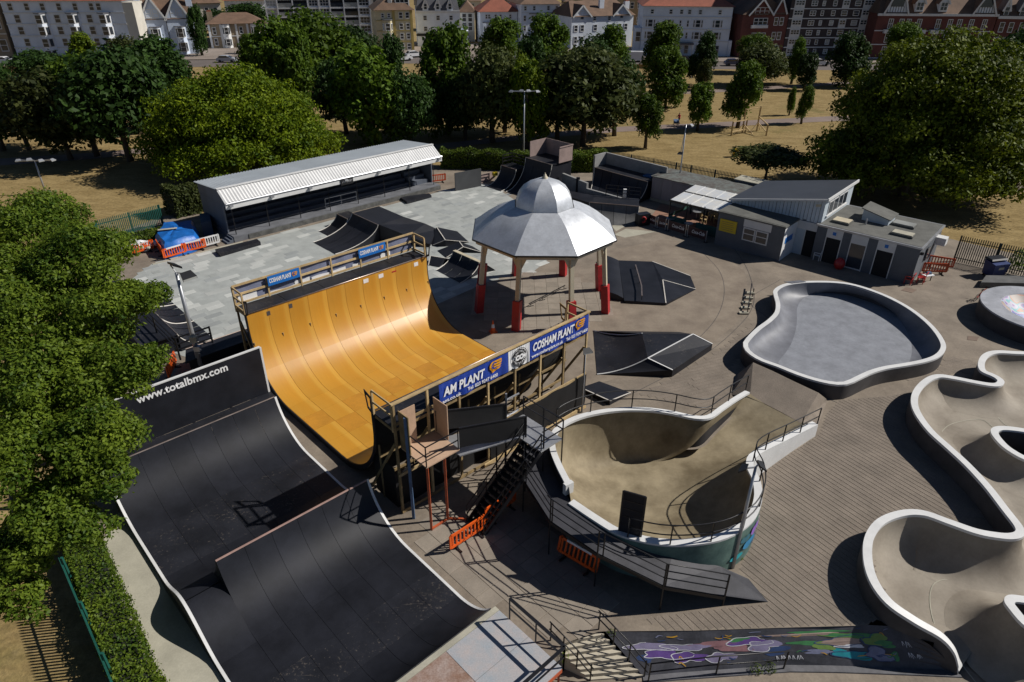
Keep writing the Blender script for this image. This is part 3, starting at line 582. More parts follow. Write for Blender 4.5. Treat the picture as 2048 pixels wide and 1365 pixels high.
mb = MB(); mb.tube([W(A0, 29.12, 2.22), W(A1, 29.12, 2.22)], .035, 6); mb.build('coping', M['coping'], bm)
full = q1[::-1]+[(sp1[0][0], ZB)]+sp1[1:]+sp2[::-1][1:]+q2
mb = MB(); rt = [W(A1, b, z+.015) for b, z in full]; lt = [W(A1+.11, b, z+.015) for b, z in full]
mb.rows([rt, lt]); mb.rows([lt, [p-Vector((0, 0, .1)) for p in lt]]); mb.rows([rt, [p-Vector((0, 0, .1)) for p in rt]]); mb.build('edge_strip', M['white'], bm)
mb = MB(); mb.rows([[p-Vector((0, 0, .05)) for p in lt], [Vector((p.x, p.y, .0)) for p in lt]]); mb.build('side_panel', M['greydark'], bm)
fl = q1[::-1]+[(sp1[0][0], ZB)]+left_sp[0][1:]+left_sp[1][::-1][1:]+q2
mb = MB(); rt = [W(A0, b, z+.015) for b, z in fl]; lt = [W(A0-.11, b, z+.015) for b, z in fl]
mb.rows([rt, lt]); mb.rows([lt, [p-Vector((0, 0, .1)) for p in lt]]); mb.build('edge_strip', M['white'], bm)
mb = MB(); mb.rows([[p-Vector((0, 0, .05)) for p in lt], [Vector((p.x, p.y, .0)) for p in lt]]); mb.build('side_panel', M['greydark'], bm)
mb = MB()                               # end of the tall spine towards the low strip
mb.poly([W(AS-.01, b, z) for b, z in sp2]+[W(AS-.01, b, z) for b, z in sp1[::-1]]); mb.build('spine_end', M['black'], bm)
mb = MB(); mb.prism([W(A0, 29.14), W(A1+.1, 29.14), W(A1+.1, 29.72), W(A0, 29.72)], 2.0, 2.2); mb.build('top_deck', M['blackworn'], bm)
bw = empty('back_wall_board', W((A0+A1)/2, 29.75, 2.2), 'tall black board lettered www.totalbmx.com with white trim', 'ramp wall')
mb = MB(); mb.prism([W(A0+.9, 29.74), W(A1, 29.74), W(A1, 29.82), W(A0+.9, 29.82)], 2.2, 4.85); mb.build('board', M['black'], bw)
mb = MB(); mb.bar(W(A0+.9, 29.77, 4.87), W(A1+.03, 29.77, 4.87), .12, .06); mb.build('trim', M['white'], bw)
mb = MB(); mb.bar(W(A1+.035, 29.77, 2.2), W(A1+.035, 29.77, 4.84), .06, .12, (CA, SA, 0)); mb.build('trim', M['white'], bw)
put_text('lettering', 'www.totalbmx.com', M['letterwhite'], .56, W(5.15, 29.732, 4.28), dA, bw, fit=4.15, bold=.014)
for i in range(5):
    mb = MB(); a = A0+.5+(A1-A0-.6)*i/4; mb.bar(W(a, 29.88, 0), W(a, 29.88, 4.7), .08, .1); mb.build('frame_post', M['timberdark'], bw)
# near deck of painted steel sheets with a black pipe railing
nd = empty('near_deck', W(9, 11.5, -1.2), 'worn grey and rust coloured steel deck with black railing', 'ramp deck')
D0 = 12.7
sheet = mat('worn_deck_paint', (.30, .33, .36), .6, 0, .55, col2=(.40, .36, .35), fine=.25, fscale=20); sheetr = mat('rusted_deck', (.22, .125, .085), .7, 0, .5, col2=(.34, .27, .24), fine=.3, fscale=16)
for i, (a0, a1) in enumerate(((1.5, 4), (4, 6.4), (6.4, 8.8), (8.8, 11.28))):
    for b0, b1 in ((D0-1.75, D0-.22), (D0-3.4, D0-1.75)):
        mb = MB(); mb.prism([W(a0+.008, b0+.008), W(a1-.008, b0+.008), W(a1-.008, b1-.008), W(a0+.008, b1-.008)], 1.02, 1.05); mb.build('deck_sheet', sheet if i == 3 else sheetr, nd)
mb = MB(); mb.prism([W(1.5, D0-.215), W(11.28, D0-.215), W(11.28, D0), W(1.5, D0)], 1.0, 1.06); mb.build('deck_lip', M['concpale'], nd)
mb = MB(); mb.prism([W(1.5, D0-3.4), W(11.26, D0-3.4), W(11.26, D0-.1), W(1.5, D0-.1)], .82, 1.0); mb.build('deck_frame', M['rust'], nd)
PB = W(11.3, D0-.75, 0), W(11.3, D0-3.4, 0), W(7.4, D0-3.4, 0)
for p, q, n in ((PB[0], PB[1], 2), (PB[1], PB[2], 2)):
    for z, w in ((2.12, .11), (1.6, .05)):
        mb = MB(); mb.bar((p.x, p.y, z), (q.x, q.y, z), w, .05); mb.build('rail', M['blackmetal'], nd)
    for i in range(n+1):
        c = p.lerp(q, i/n); mb = MB(); mb.bar((c.x, c.y, .9), (c.x, c.y, 2.1), .055); mb.build('rail_post', M['blackmetal'], nd)
for a in (11.2, 8.5, 5):
    for b in (D0-3.3, D0-1.8):
        p = W(a, b); mb = MB(); mb.bar((p.x, p.y, -1.25), (p.x, p.y, .85), .07); mb.build('leg', M['rust'], nd)
mb = MB(); mb.bar(W(11.2, D0-3.3, -1.0), W(8.5, D0-3.3, .7), .05); mb.build('brace', M['rust'], nd)


# ================================================================ concrete bowls
def polar(path, c, n):                  # re-sample a closed path by direction from c (path star-shaped about c)
    P = [Vector(p) for p in path]; out = []
    for k in range(n):
        t = 2*math.pi*k/n; d = Vector((math.cos(t), math.sin(t))); nn = Vector((-d.y, d.x)); best = None
        for i in range(len(P)):
            a, b = P[i], P[(i+1) % len(P)]; ax, bx = a.xy-c.xy, b.xy-c.xy; da, db = ax.dot(nn), bx.dot(nn)
            if (da > 0) != (db > 0):
                u = da/(da-db); q = a.lerp(b, u); r = (q.xy-c.xy).dot(d)
                if r > 0 and (best is None or r > best[0]): best = (r, q)
        out.append(best[1] if best else out[-1])
    return out
def cove(mb, rim, fl, n=9, closed=True, power=None):
    """curved wall from the floor line up to the rim"""
    rws = []
    for k in range(n+1):
        t = k/n; row = []
        for i, (r, f) in enumerate(zip(rim, fl)):
            p = power[i] if power else 1
            u = 1-math.cos(t*math.pi/2); h = math.sin(t*math.pi/2)   # u rises slowly at the floor
            x = f.lerp(r, h if p else t); z = f.z+(r.z-f.z)*(u if p else t*t)
            row.append(Vector((x.x, x.y, z)))
        rws.append(row)
    return mb.rows(rws, closed)
def rim_band(name, path, w, parent, m, drop=.12, closed=True, n_out=-1):
    a = offset(path, w/2, closed); b = offset(path, -w/2, closed); d = Vector((0, 0, drop)); mb = MB()
    mb.rows([[p-d for p in a], a, b, [p-d for p in b]], closed); return mb.build(name, m, parent, 40)
# ---- kidney shaped grey bowl
KZ = 1.02
kr = [(18.76,44.14,1.02),(19.69,45.08,1.02),(20.82,45.51,1.02),(21.96,45.70,1.02),(23.55,45.66,1.02),(24.72,45.25,1.02),(25.64,44.34,1.02),(26.39,43.17,1.02),(26.92,41.67,1.02),(27.13,39.98,1.02),(27.04,38.32,1.02),(26.66,36.75,1.02),(26.13,35.85,1.02),(25.34,35.12,1.02),(24.35,34.62,1.02),(23.05,34.20,1.02),(21.74,33.84,1.02),(20.67,33.37,1.02),(19.71,32.77,1.02),(18.77,32.19,1.02),(18.07,32.15,1.02),(17.24,32.49,1.02),(16.37,33.12,1.02),(15.53,33.97,1.02),(14.75,34.65,1.02),(14.30,35.56,1.02),(14.35,36.45,1.02),(14.79,37.21,1.02),(15.80,38.49,1.02),(16.85,39.59,1.02),(17.71,40.73,1.02),(18.22,42.01,1.02),(18.45,43.05,1.02)]
kf = [(16.37,35.90,0.05),(17.23,37.08,0.05),(18.05,38.33,0.05),(18.97,40.14,0.05),(19.62,41.71,0.05),(20.15,43.20,0.05),(20.95,44.57,0.05),(21.92,45.49,0.05),(22.99,45.92,0.05),(24.10,46.00,0.05),(25.17,45.74,0.05),(26.17,44.94,0.05),(26.72,43.29,0.05),(26.59,41.27,0.05),(26.15,39.39,0.05),(25.55,37.79,0.05),(24.90,36.65,0.05),(24.19,35.78,0.05),(22.27,34.71,0.05),(21.18,34.23,0.05),(20.22,33.69,0.05),(19.33,33.29,0.05),(18.67,33.41,0.05),(17.94,33.92,0.05),(17.12,34.65,0.05),(16.55,35.33,0.05)]
KC = (21.73,39.01,0.05)
kb = empty('kidney_bowl', Vector(KC), 'low kidney shaped grey skate bowl with white rim', 'skate bowl')
kc = Vector(KC); rim = polar(spline(kr, 4, True), kc, 120); fl = polar(spline(kf, 4, True), kc, 120)
inn = offset(rim, .15, True)
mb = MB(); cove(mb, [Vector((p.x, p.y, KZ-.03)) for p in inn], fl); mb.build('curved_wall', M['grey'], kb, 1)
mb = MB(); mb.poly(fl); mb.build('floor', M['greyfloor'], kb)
rim_band('rim', rim, .29, kb, M['white'])
out = offset(rim, -.14, True); mb = MB(); mb.rows([[Vector((p.x, p.y, 0)) for p in out], [p-Vector((0, 0, .1)) for p in out]], True); mb.build('outer_wall', M['greydark'], kb, 1)
mb = MB(); pp = [(19.84,45.57,1.05),(21.11,45.85,1.05),(21.46,45.6,1.05),(20.37,45.32,1.05)]; mb.prism(pp, 1.02, 1.06); mb.build('patched_rim', M['grey'], kb)
# ---- the deep buff concrete bowl
bc = (6.77,26.96,-0.6)
bo = empty('deep_bowl', Vector((bc[0], bc[1], 0)), 'deep buff concrete skate bowl with white rim and black railings', 'skate bowl')
ring = BR+BL+[Vector(p) for p in bmth]; pw = [1]*(len(BR)+len(BL))+[0]*3
cen = Vector(bc); fl = []
for p, k in zip(ring, pw):
    q = p.lerp(cen, .74 if k else .7); fl.append(Vector((q.x, q.y, -.5)))
mb = MB(); cove(mb, [p-Vector((0, 0, .03)) for p in ring], fl, 10, True, pw); mb.poly(fl); mb.build('curved_wall', M['concbowl'], bo, 1)
rim_band('rim', BR, .34, bo, M['white'], .12, False); rim_band('rim', BL, .28, bo, M['white'], .12, False)
for path, m in ((offset(BR, .18), mat('painted_wall', (.055, .11, .10), .7, 0, .7, col2=(.12, .20, .17), fine=.2, fscale=9)), (offset(BL, .15), M['black'])):
    mb = MB(); mb.rows([[Vector((p.x, p.y, 0)) for p in path], [p-Vector((0, 0, .09)) for p in path]]); mb.build('outer_wall', m, bo, 1)
mb = MB(); o = offset(BR[:13], .19); mb.rows([[Vector((p.x, p.y, .0)) for p in o], [p-Vector((0, 0, .06)) for p in o]]); mb.build('white_wall', M['white'], bo, 1)
mb = MB(); p = BL[0]; q = BR[-1]; mb.box((p.x, p.y+.05, 2.24), (.42, .2, .55), .6); mb.build('rim_step', M['white'], bo)
# painted shapes on the outside of the wall by the floodlight
o = offset(BR, .2)
for i, (k, z, w, h, c) in enumerate(((24, .9, .5, .5, (.03, .22, .42)), (23, 1.4, .4, .5, (.25, .12, .45)), (26, .55, .4, .3, (.02, .35, .40)), (21, 1.2, .3, .6, (.12, .16, .5)), (25, 1.35, .35, .35, (.04, .15, .2)), (22, .6, .45, .4, (.05, .08, .12)))):
    p = o[k]; t = (o[k+1]-o[k-1]).normalized(); mb = MB()
    nrm = Vector((-t.y, t.x, 0))
    mb.poly([p+nrm*.012+t*w*math.cos(a)+Vector((0, 0, z-p.z+h*.5*math.sin(a)*(1+.3*math.sin(3*a)))) for a in [2*math.pi*j/12 for j in range(12)]]); mb.build('painted_shape', mat('wall_paint_%d' % i, c, .6, .2, .5), bo)
def railing(path, hs, posts, r, name, label, parent=None, post_r=None, zoff=0):
    root = parent or empty(name, path[0], label, 'railing')
    for h in hs:
        mb = MB(); mb.tube([p+Vector((0, 0, h)) for p in path], r, 5); mb.build('rail', M['blackmetal'], root, 1)
    for i in range(posts+1):
        p = resample(path, posts+1)[i]; mb = MB(); mb.tube([p+Vector((0, 0, zoff)), p+Vector((0, 0, max(hs)))], post_r or r*1.15, 5); mb.build('post', M['blackmetal'], root)
    return root
railing(offset(BL, .12)[14:], (1.0, .5), 6, .028, 'railing', '', bo)
railing(offset(BR, .12)[:43], (1.0, .5), 10, .028, 'railing', '', bo)
# folded roll-in board standing on the rim
ri = empty('roll_in_board', Vector((4.67,19.68,2)), 'upright folded black roll-in board of five panels on bowl rim', 'roll-in board')
p0, p1 = Vector((4.3,19.87,2)), Vector((5.1,19.53,2)); d = (p1-p0); u = Vector((.03, .12, 1.95))
for t in (0, 1): mb = MB(); mb.bar(p0+d*t, p0+d*t+u, .06, .08); mb.build('frame_side', M['blackmetal'], ri)
for k in range(6): mb = MB(); mb.bar(p0+u*(k/5), p1+u*(k/5), .06, .05); mb.build('frame_bar', M['blackmetal'], ri)
for k in range(5):
    mb = MB(); n = d.cross(u).normalized()*.02; q = [p0+u*((k+.04)/5)+d*.04, p1+u*((k+.04)/5)-d*.04, p1+u*((k+.96)/5)-d*.04, p0+u*((k+.96)/5)+d*.04]
    mb.hexa([x-n for x in q], [x+n for x in q]); mb.build('board_panel', M['black'], ri)
# ramped walkway round the bowl
wk = empty('walkway_ramp', Vector((3.65,20.56,0)), 'black walkway ramp climbing round the deep bowl with railing', 'walkway')
wo = [(0.61,25.22,1.92),(0.54,22.97,1.92),(1.59,20.47,1.92),(3.34,18.81,1.87),(5.74,17.72,1.35),(8.22,17.93,0.55),(10.03,18.1,0.02)]
wi = [(1.9,25.35,1.92),(1.91,23.75,1.92),(2.48,21.58,1.92),(4.25,19.86,1.87),(6.36,19.17,1.35),(8.41,19.38,0.55),(9.6,19.22,0.02)]
wo, wi = [Vector(p) for p in wo], [Vector(p) for p in wi]; dz = Vector((0, 0, .12))
wkm = mat('walkway_board', (.045, .045, .052), .6, .25, .8, fine=.2, fscale=20, spec=.3)
for i in range(6):
    mb = MB(); q = [wo[i], wo[i+1], wi[i+1], wi[i]]; mb.hexa([x-(dz if i < 5 else dz*.1) for x in q], q); mb.build('deck_board', wkm, wk)
    if i < 5:
        mb = MB(); mb.bar(wo[i]-dz, wo[i+1]-dz, .06, .16); mb.build('edge_beam', M['blackmetal'], wk)
        mb = MB(); c_ = (wi[i]+wi[i+1])/2; mb.bar((c_.x, c_.y, 0), (c_.x, c_.y, c_.z-.1), .08); mb.build('leg', M['blackmetal'], wk)
railing([p+Vector((0, 0, 0)) for p in wo[:6]], (1.15, .78, .4), 5, .026, 'rail', '', wk, .032)
for p in wo[1:6]:
    mb = MB(); mb.bar((p.x, p.y, 0), (p.x, p.y, p.z+1.15), .055); mb.build('post', M['blackmetal'], wk)
# sloping slab from the kidney bowl's rim down to the mouth of the deep bowl
mb = MB(); a = [(14.24,34.47,0.93),(15.08,33.54,0.93),(15.98,32.39,0.93),(16.88,31.3,0.93)]; b = [(13.3,31.64,0.47),(13.89,30.87,0.47),(14.56,30.04,0.47),(15.22,29.11,0.47)]
mb.strip([Vector(p) for p in a], [Vector(p) for p in b]); mb.strip([Vector((p[0], p[1], 0)) for p in (a[0], b[0])], [a[0], b[0]]); mb.strip([Vector((p[0], p[1], 0)) for p in (a[-1], b[-1])], [a[-1], b[-1]])
thing('link_slab', mb, M['conc2'], 'sloping exposed aggregate slab joining grey bowl to deep bowl', 'concrete slab')
mb = MB(); mb.poly([b[-1], a[-1], [(17.86,31.98,0)][0], [(16.11,29.09,0)][0]]); mb.poly([a[0], b[0], [(12.53,32.42,0)][0], [(13.53,34.66,0)][0]]); thing('link_slab_flank', mb, M['conc2'], 'triangular aggregate flank beside the sloping link slab', 'concrete slab')
# ---- snake run
def zf(y): return .014 if y > 25 else -1.22 if y < 16 else .014-1.234*(25-y)/9
sr = empty('snake_run', SNAKE_RIM[60], 'winding concrete snake run with broad white rim', 'snake run')
inn = offset(SNAKE_RIM, .16); flo = offset(SNAKE_RIM, 1.75); flo = [Vector((p.x, p.y, zf(p.y))) for p in flo]
mb = MB(); cove(mb, [p-Vector((0, 0, .04)) for p in inn], flo, 9, False); mb.build('curved_wall', M['concsnake'], sr, 1)
rim_band('rim', SNAKE_RIM, .34, sr, M['white'], .14, False)
out = offset(SNAKE_RIM, -.16); mb = MB(); mb.rows([[Vector((p.x, p.y, min(0, p.z-.3) if p.z > .35 else -1.3)) for p in out], [p-Vector((0, 0, .1)) for p in out]]); mb.build('outer_wall', M['greydark'], sr, 1)
poly = [(p.x, p.y) for p in offset(SNAKE_RIM, .75)]+[(70, 12), (70, 46)]
mb = MB(); st = .5; idx = {}
for i in range(24, 130):
    for j in range(20, 92):
        x, y = i*st, j*st
        if inside((x+st/2, y+st/2), poly):
            mb.add([(x, y, zf(y)-.004), (x+st, y, zf(y)-.004), (x+st, y+st, zf(y+st)-.004), (x, y+st, zf(y+st)-.004)], [(0, 1, 2, 3)])
mb.build('floor', M['concsnake'], sr)
def island(path, z, reach, label):
    ri_ = spline(path, 5, True); cc_ = sum(ri_, Vector((0, 0, 0)))/len(ri_)
    if _area(ri_) < 0: ri_ = ri_[::-1]
    r = empty('snake_island', Vector((cc_.x, cc_.y, zf(cc_.y))), label, 'skate bowl')
    o = offset(ri_, -.15, True); f = [Vector((p.x, p.y, zf(p.y))) for p in offset(ri_, -reach, True)]
    mb = MB(); cove(mb, [p-Vector((0, 0, .04)) for p in o], f, 8); mb.build('curved_wall', M['concsnake'], r, 1)
    rim_band('rim', ri_, .34, r, M['white'], .14, True)
    i_ = offset(ri_, .18, True); mb = MB(); mb.rows([[p-Vector((0, 0, .1)) for p in i_], [Vector((p.x, p.y, 0)) for p in i_]], True); mb.build('inner_wall', M['greydark'], r, 1)
    mb = MB(); mb.poly([(p.x, p.y, .01) for p in i_]); mb.build('inner_ground', M['conc2'], r)
island([(24.22,27.58,1.15),(24.6,27.87,1.15),(25.18,27.88,1.15),(26.04,27.64,1.15),(26.94,27.12,1.15),(26.97,26.45,1.15),(25.78,25.5,1.15),(24.61,25.45,1.15),(24.12,26.19,1.15),(24.07,26.97,1.15)], 1.15, 1.5, 'white rimmed oval island at the frame edge inside the upper snake run')
island([(18.84,17.59,0.75),(19.06,17.73,0.75),(19.45,17.69,0.75),(20.33,17.53,0.75),(20.97,17.11,0.75),(20.62,16.36,0.75),(19.6,15.94,0.75),(18.91,16.51,0.75),(18.79,17.3,0.75)], .75, 1.7, 'white rimmed island at the frame edge inside the lower snake run')
for i, pts in enumerate(([(19.25,19.9,0),(17.86,19.81,0),(17.19,19.24,0),(16.75,18.14,0),(16.73,17.23,0),(16.99,16.06,0),(17.2,14.79,0)], [(16.58,17.12,0),(17.69,17.08,0),(18.5,16.87,0)], [(27.26,32.08,0),(26.66,30.87,0),(26.5,29.72,0),(27.18,29.2,0)], [(22.08,28.38,0),(23.53,29.69,0),(25.41,30.16,0),(25.69,29.49,0)])):
    mb = MB(); P = [Vector((p.x, p.y, zf(p.y)+.012)) for p in spline([Vector(q) for q in pts], 6)]; mb.strip(offset(P, .02), offset(P, -.02)); mb.build('joint_line', M['concpale'], sr)
# ---- round painted bowl at the edge of the frame
rc = Vector((35.78,41.02,1.2)); rr = (Vector((32.31,42.49,1.2))-rc).length
rb = empty('round_bowl', Vector((rc.x, rc.y, 0)), 'round bowl with broad grey lip and painted inside at the frame edge', 'skate bowl')
mb = MB(); mb.lathe((rc.x, rc.y, 0), [(rr, 1.1), (rr-.02, 1.2), (rr-1.25, 1.2), (rr-1.3, 1.14)], 64); mb.build('lip', mat('round_bowl_lip', (.31, .32, .35), .55, .2, .9, fine=.15, fscale=10), rb, 40)
mb = MB(); mb.lathe((rc.x, rc.y, 0), [(rr-.05, 0), (rr-.02, 1.12)], 64); mb.build('outer_wall', M['greydark'], rb, 1)
gm = bpy.data.materials.new('painted_bowl_inside'); gm.use_nodes = True; nt = gm.node_tree; bs = nt.nodes['Principled BSDF']; bs.inputs['Roughness'].default_value = .5
vo = nt.nodes.new('ShaderNodeTexNoise'); vo.inputs['Scale'].default_value = .8; vo.inputs['Detail'].default_value = 1; ge = nt.nodes.new('ShaderNodeNewGeometry'); nt.links.new(ge.outputs['Position'], vo.inputs['Vector'])
rp = nt.nodes.new('ShaderNodeValToRGB'); rp.color_ramp.interpolation = 'CONSTANT'; el = rp.color_ramp.elements; el[0].color = (.02, .03, .12, 1); el[1].position = .62; el[1].color = (.30, .24, .20, 1)
for p, c in ((.4, (.03, .08, .30, 1)), (.46, (.16, .06, .26, 1)), (.5, (.34, .32, .42, 1)), (.55, (.05, .30, .33, 1)), (.58, (.35, .12, .05, 1))): k = el.new(p); k.color = c
nt.links.new(vo.outputs[0], rp.inputs[0]); nt.links.new(rp.outputs[0], bs.inputs['Base Color'])
mb = MB(); mb.lathe((rc.x, rc.y, 0), [(rr-1.3, 1.15)]+[(rr-1.3-1.6*math.sin(t*math.pi/2/6), .0+1.1*(1-math.sin(t*math.pi/12))) for t in range(1, 7)]+[(.02, 0.01)], 64); mb.build('painted_wall', gm, rb, 1)
# ---- painted bank dropping to the lower level
tp = [Vector(p) for p in [(3.53,16.74,0),(5.21,16.8,0),(6.8,16.81,0),(8.41,16.88,0),(10.12,16.96,0),(11.85,17.08,0),(13.46,17.09,0),(14.64,17.02,0),(15.37,16.25,0)]]
bt = [Vector(p) for p in [(4.89,15.78,-1.22),(6.12,15.91,-1.22),(7.44,16.02,-1.22),(8.97,16.15,-1.22),(10.41,16.26,-1.22),(12,16.25,-1.22),(13.66,16.2,-1.22),(15.13,16.15,-1.22),(16.68,16.08,-1.22)]]
bk = empty('painted_bank', tp[3], 'dark sloping bank with purple, green and blue spray painting', 'painted bank')
mb = MB(); mb.rows([[a.lerp(b, k/5) for a, b in zip(tp, bt)] for k in range(6)]); mb.build('bank', mat('bank_paint', (.055, .055, .065), .6, .4, .8, fine=.25, fscale=14), bk)
mb = MB(); mb.rows([bt, [p+Vector((0, -.28, .02)) for p in bt], [p+Vector((0, -.3, -.05)) for p in bt]]); mb.build('foot_kerb', mat('kerb_paint', (.10, .10, .11), .7, .3, .6), bk)
def bankpt(u, v, lift=.008):
    x = u*(len(tp)-1); i = min(len(tp)-2, int(x)); f = x-i; a, b = tp[i].lerp(tp[i+1], f), bt[i].lerp(bt[i+1], f)
    return a.lerp(b, v)+Vector((0, -.35, .9)).normalized()*lift
GC = {k: mat('spray_'+k, c, .6, .18, .35) for k, c in dict(violet=(0.12, 0.06, 0.25), lilac=(.24, .21, .33), pink=(0.3, 0.15, 0.16), amber=(.55, .30, .02), green=(.05, .21, .07), lime=(0.16, 0.26, 0.06), teal=(.012, .26, .31), slate=(0.19, 0.2, 0.3), tan=(.33, .24, .20), navy=(.03, .06, .16), white=(.65, .65, .68)).items()}
def blob(u, v, w, h, c, lift, seed, tilt=0, n=22, sharp=.25):
    r_ = random.Random(seed); ph = [r_.uniform(0, 6.28) for _ in range(4)]; pts = []
    for k in range(n):
        t = 2*math.pi*k/n; r = 1+sharp*math.sin(2*t+ph[0])+sharp*.7*math.sin(3*t+ph[1])+sharp*.5*math.sin(5*t+ph[2])
        x, y = w*r*math.cos(t), h*r*math.sin(t); pts.append(bankpt(u+x+tilt*y, min(.97, max(.03, v+y)), lift))
    mb = MB(); mb.poly(pts); mb.build('painted_shape', GC[c], bk)
def stroke(pts, w, c, lift):
    P = spline([(u, v, 0) for u, v in pts], 6); mb = MB(); L, R_ = [], []
    for i, p in enumerate(P):
        a, b = P[max(0, i-1)], P[min(len(P)-1, i+1)]; t = Vector(((b.x-a.x)*9, (b.y-a.y)*2.2)); t.normalize(); k = w*(.5+.5*math.sin(math.pi*i/(len(P)-1)))
        L.append(bankpt(p.x-t.y*k/9, p.y+t.x*k/2.2, lift)); R_.append(bankpt(p.x+t.y*k/9, p.y-t.x*k/2.2, lift))
    mb.strip(L, R_); mb.build('painted_line', GC[c], bk)
for a in ((.10, .38, .06, .10, 'lilac', .006, 1), (.13, .58, .07, .10, 'violet', .009, 2), (.21, .42, .06, .09, 'lilac', .007, 3), (.20, .66, .05, .14, 'violet', .010, 4), (.29, .36, .07, .06, 'pink', .007, 5), (.35, .48, .06, .08, 'pink', .009, 6), (.30, .70, .04, .12, 'lilac', .011, 7), (.40, .34, .05, .13, 'violet', .010, 8), (.44, .46, .045, .14, 'lilac', .012, 9), (.37, .28, .03, .05, 'green', .011, 10), (.06, .62, .03, .1, 'navy', .006, 11), (.47, .62, .04, .12, 'navy', .006, 12),
          (.56, .22, .09, .05, 'tan', .007, 13), (.57, .44, .045, .07, 'green', .010, 14), (.61, .52, .03, .1, 'lime', .012, 15), (.60, .16, .07, .04, 'green', .009, 16), (.67, .40, .06, .12, 'tan', .008, 17), (.70, .26, .07, .07, 'green', .011, 18), (.77, .36, .05, .12, 'lime', .012, 19), (.80, .44, .035, .08, 'green', .013, 20), (.70, .74, .045, .12, 'teal', .013, 21), (.665, .70, .03, .1, 'teal', .012, 22), (.77, .70, .04, .15, 'slate', .014, 23), (.82, .74, .02, .09, 'green', .013, 24), (.69, .52, .035, .05, 'white', .015, 25), (.60, .66, .05, .05, 'slate', .009, 26)): blob(*a)
rg = random.Random(5)
def outline(u, v, w, h, c, seed, k0, k1, lift):
    r_ = random.Random(seed); ph = [r_.uniform(0, 6.28) for _ in range(4)]; pts = []
    for k in range(k0, k1):
        t = 2*math.pi*k/22; r = 1+.25*math.sin(2*t+ph[0])+.175*math.sin(3*t+ph[1])+.125*math.sin(5*t+ph[2]); pts.append((u+w*r*math.cos(t), min(.96, max(.04, v+h*r*math.sin(t)))))
    stroke(pts, .018, c, lift)
for i, (u, v, w, h, c, sd) in enumerate(((.10, .38, .06, .10, 'white', 1), (.13, .58, .07, .10, 'white', 2), (.21, .42, .06, .09, 'white', 3), (.20, .66, .05, .14, 'white', 4), (.30, .70, .04, .12, 'white', 7), (.40, .34, .05, .13, 'white', 8), (.44, .46, .045, .14, 'white', 9), (.35, .48, .06, .08, 'pink', 6), (.77, .36, .05, .12, 'navy', 19), (.70, .74, .045, .12, 'navy', 21), (.77, .70, .04, .15, 'navy', 23), (.67, .40, .06, .12, 'navy', 17), (.70, .26, .07, .07, 'lime', 18))): outline(u, v, w*1.03, h*1.03, c, sd, i % 5, 17+i % 6, .017)
for i in range(30):
    u = rg.uniform(.04, .82); v = rg.choice((rg.uniform(.08, .3), rg.uniform(.65, .9))); L = rg.uniform(.012, .035)
    stroke([(u, v), (u+L*.5, v+rg.uniform(-.05, .05)), (u+L, v+rg.uniform(-.07, .07))], rg.uniform(.015, .035), rg.choice(('amber', 'amber', 'navy', 'slate', 'green')), .016+i*.0003)
for u0, v0, n_ in ((.86, .45, 3), (.87, .72, 4), (.47, .84, 7)):
    for i in range(n_):
        u = u0+.012*i; stroke([(u, v0+rg.uniform(.0, .06)), (u+rg.uniform(-.003, .008), v0-.09), (u+.007, v0+rg.uniform(-.02, .05))], .011, 'white', .02)
# ---- steps down to the lower level, with pipe handrails
s0l, s0r, s1l, s1r = Vector((1.48,16.34,0)), Vector((3.3,16.82,0)), Vector((2.94,15.59,-1.25)), Vector((4.95,15.76,-1.25))
stp = empty('concrete_steps', (s0l+s1r)/2-Vector((0, 0, .6)), 'flight of eight buff concrete steps beside the painted bank', 'steps')
n = 8
for i in range(n+1):
    z = -1.25*(i+.6)/n; l0, r0, l1, r1 = s0l.lerp(s1l, i/n), s0r.lerp(s1r, i/n), s0l.lerp(s1l, (i+1)/n), s0r.lerp(s1r, (i+1)/n)
    if i == n: continue
    q = [l0, r0, r1, l1]; mb = MB(); mb.hexa([Vector((p.x, p.y, -1.4)) for p in q][::-1], [Vector((p.x, p.y, z)) for p in q][::-1]); mb.build('step', mat('step_concrete', (.44, .395, .31), .85, .12, .7, fine=.15, fscale=14) if i == 0 else bpy.data.materials['step_concrete'], stp)
for (a, b) in ((s0l, s1l), (s0r, s1r)):
    d = (b-a); pts = [a-d*.04, a+d*.62, a+d*.86, b+d*.05]
    for h in (.95, .55):
        mb = MB(); mb.tube([Vector((p.x, p.y, p.z+h+(.0 if i < 2 else -.05*i))) for i, p in enumerate(pts)], .028, 5); mb.build('handrail', M['blackmetal'], stp, 1)
    for t in (0, .32, .66, 1):
        p = a+d*t; mb = MB(); mb.tube([p-Vector((0, 0, .1)), p+Vector((0, 0, .93))], .03, 5); mb.build('handrail_post', M['blackmetal'], stp)
lr = [Vector(p) for p in [(5.07,15.57,-1.2),(7.3,15.86,-1.2),(10.2,16.11,-1.2)]]
railing(lr, (.98, .5), 2, .028, 'pipe_railing', 'black pipe railing along the foot of the painted bank')
for i, (u, v) in enumerate(((1512,1337), (1540,1337), (1395,1352))):
    pass


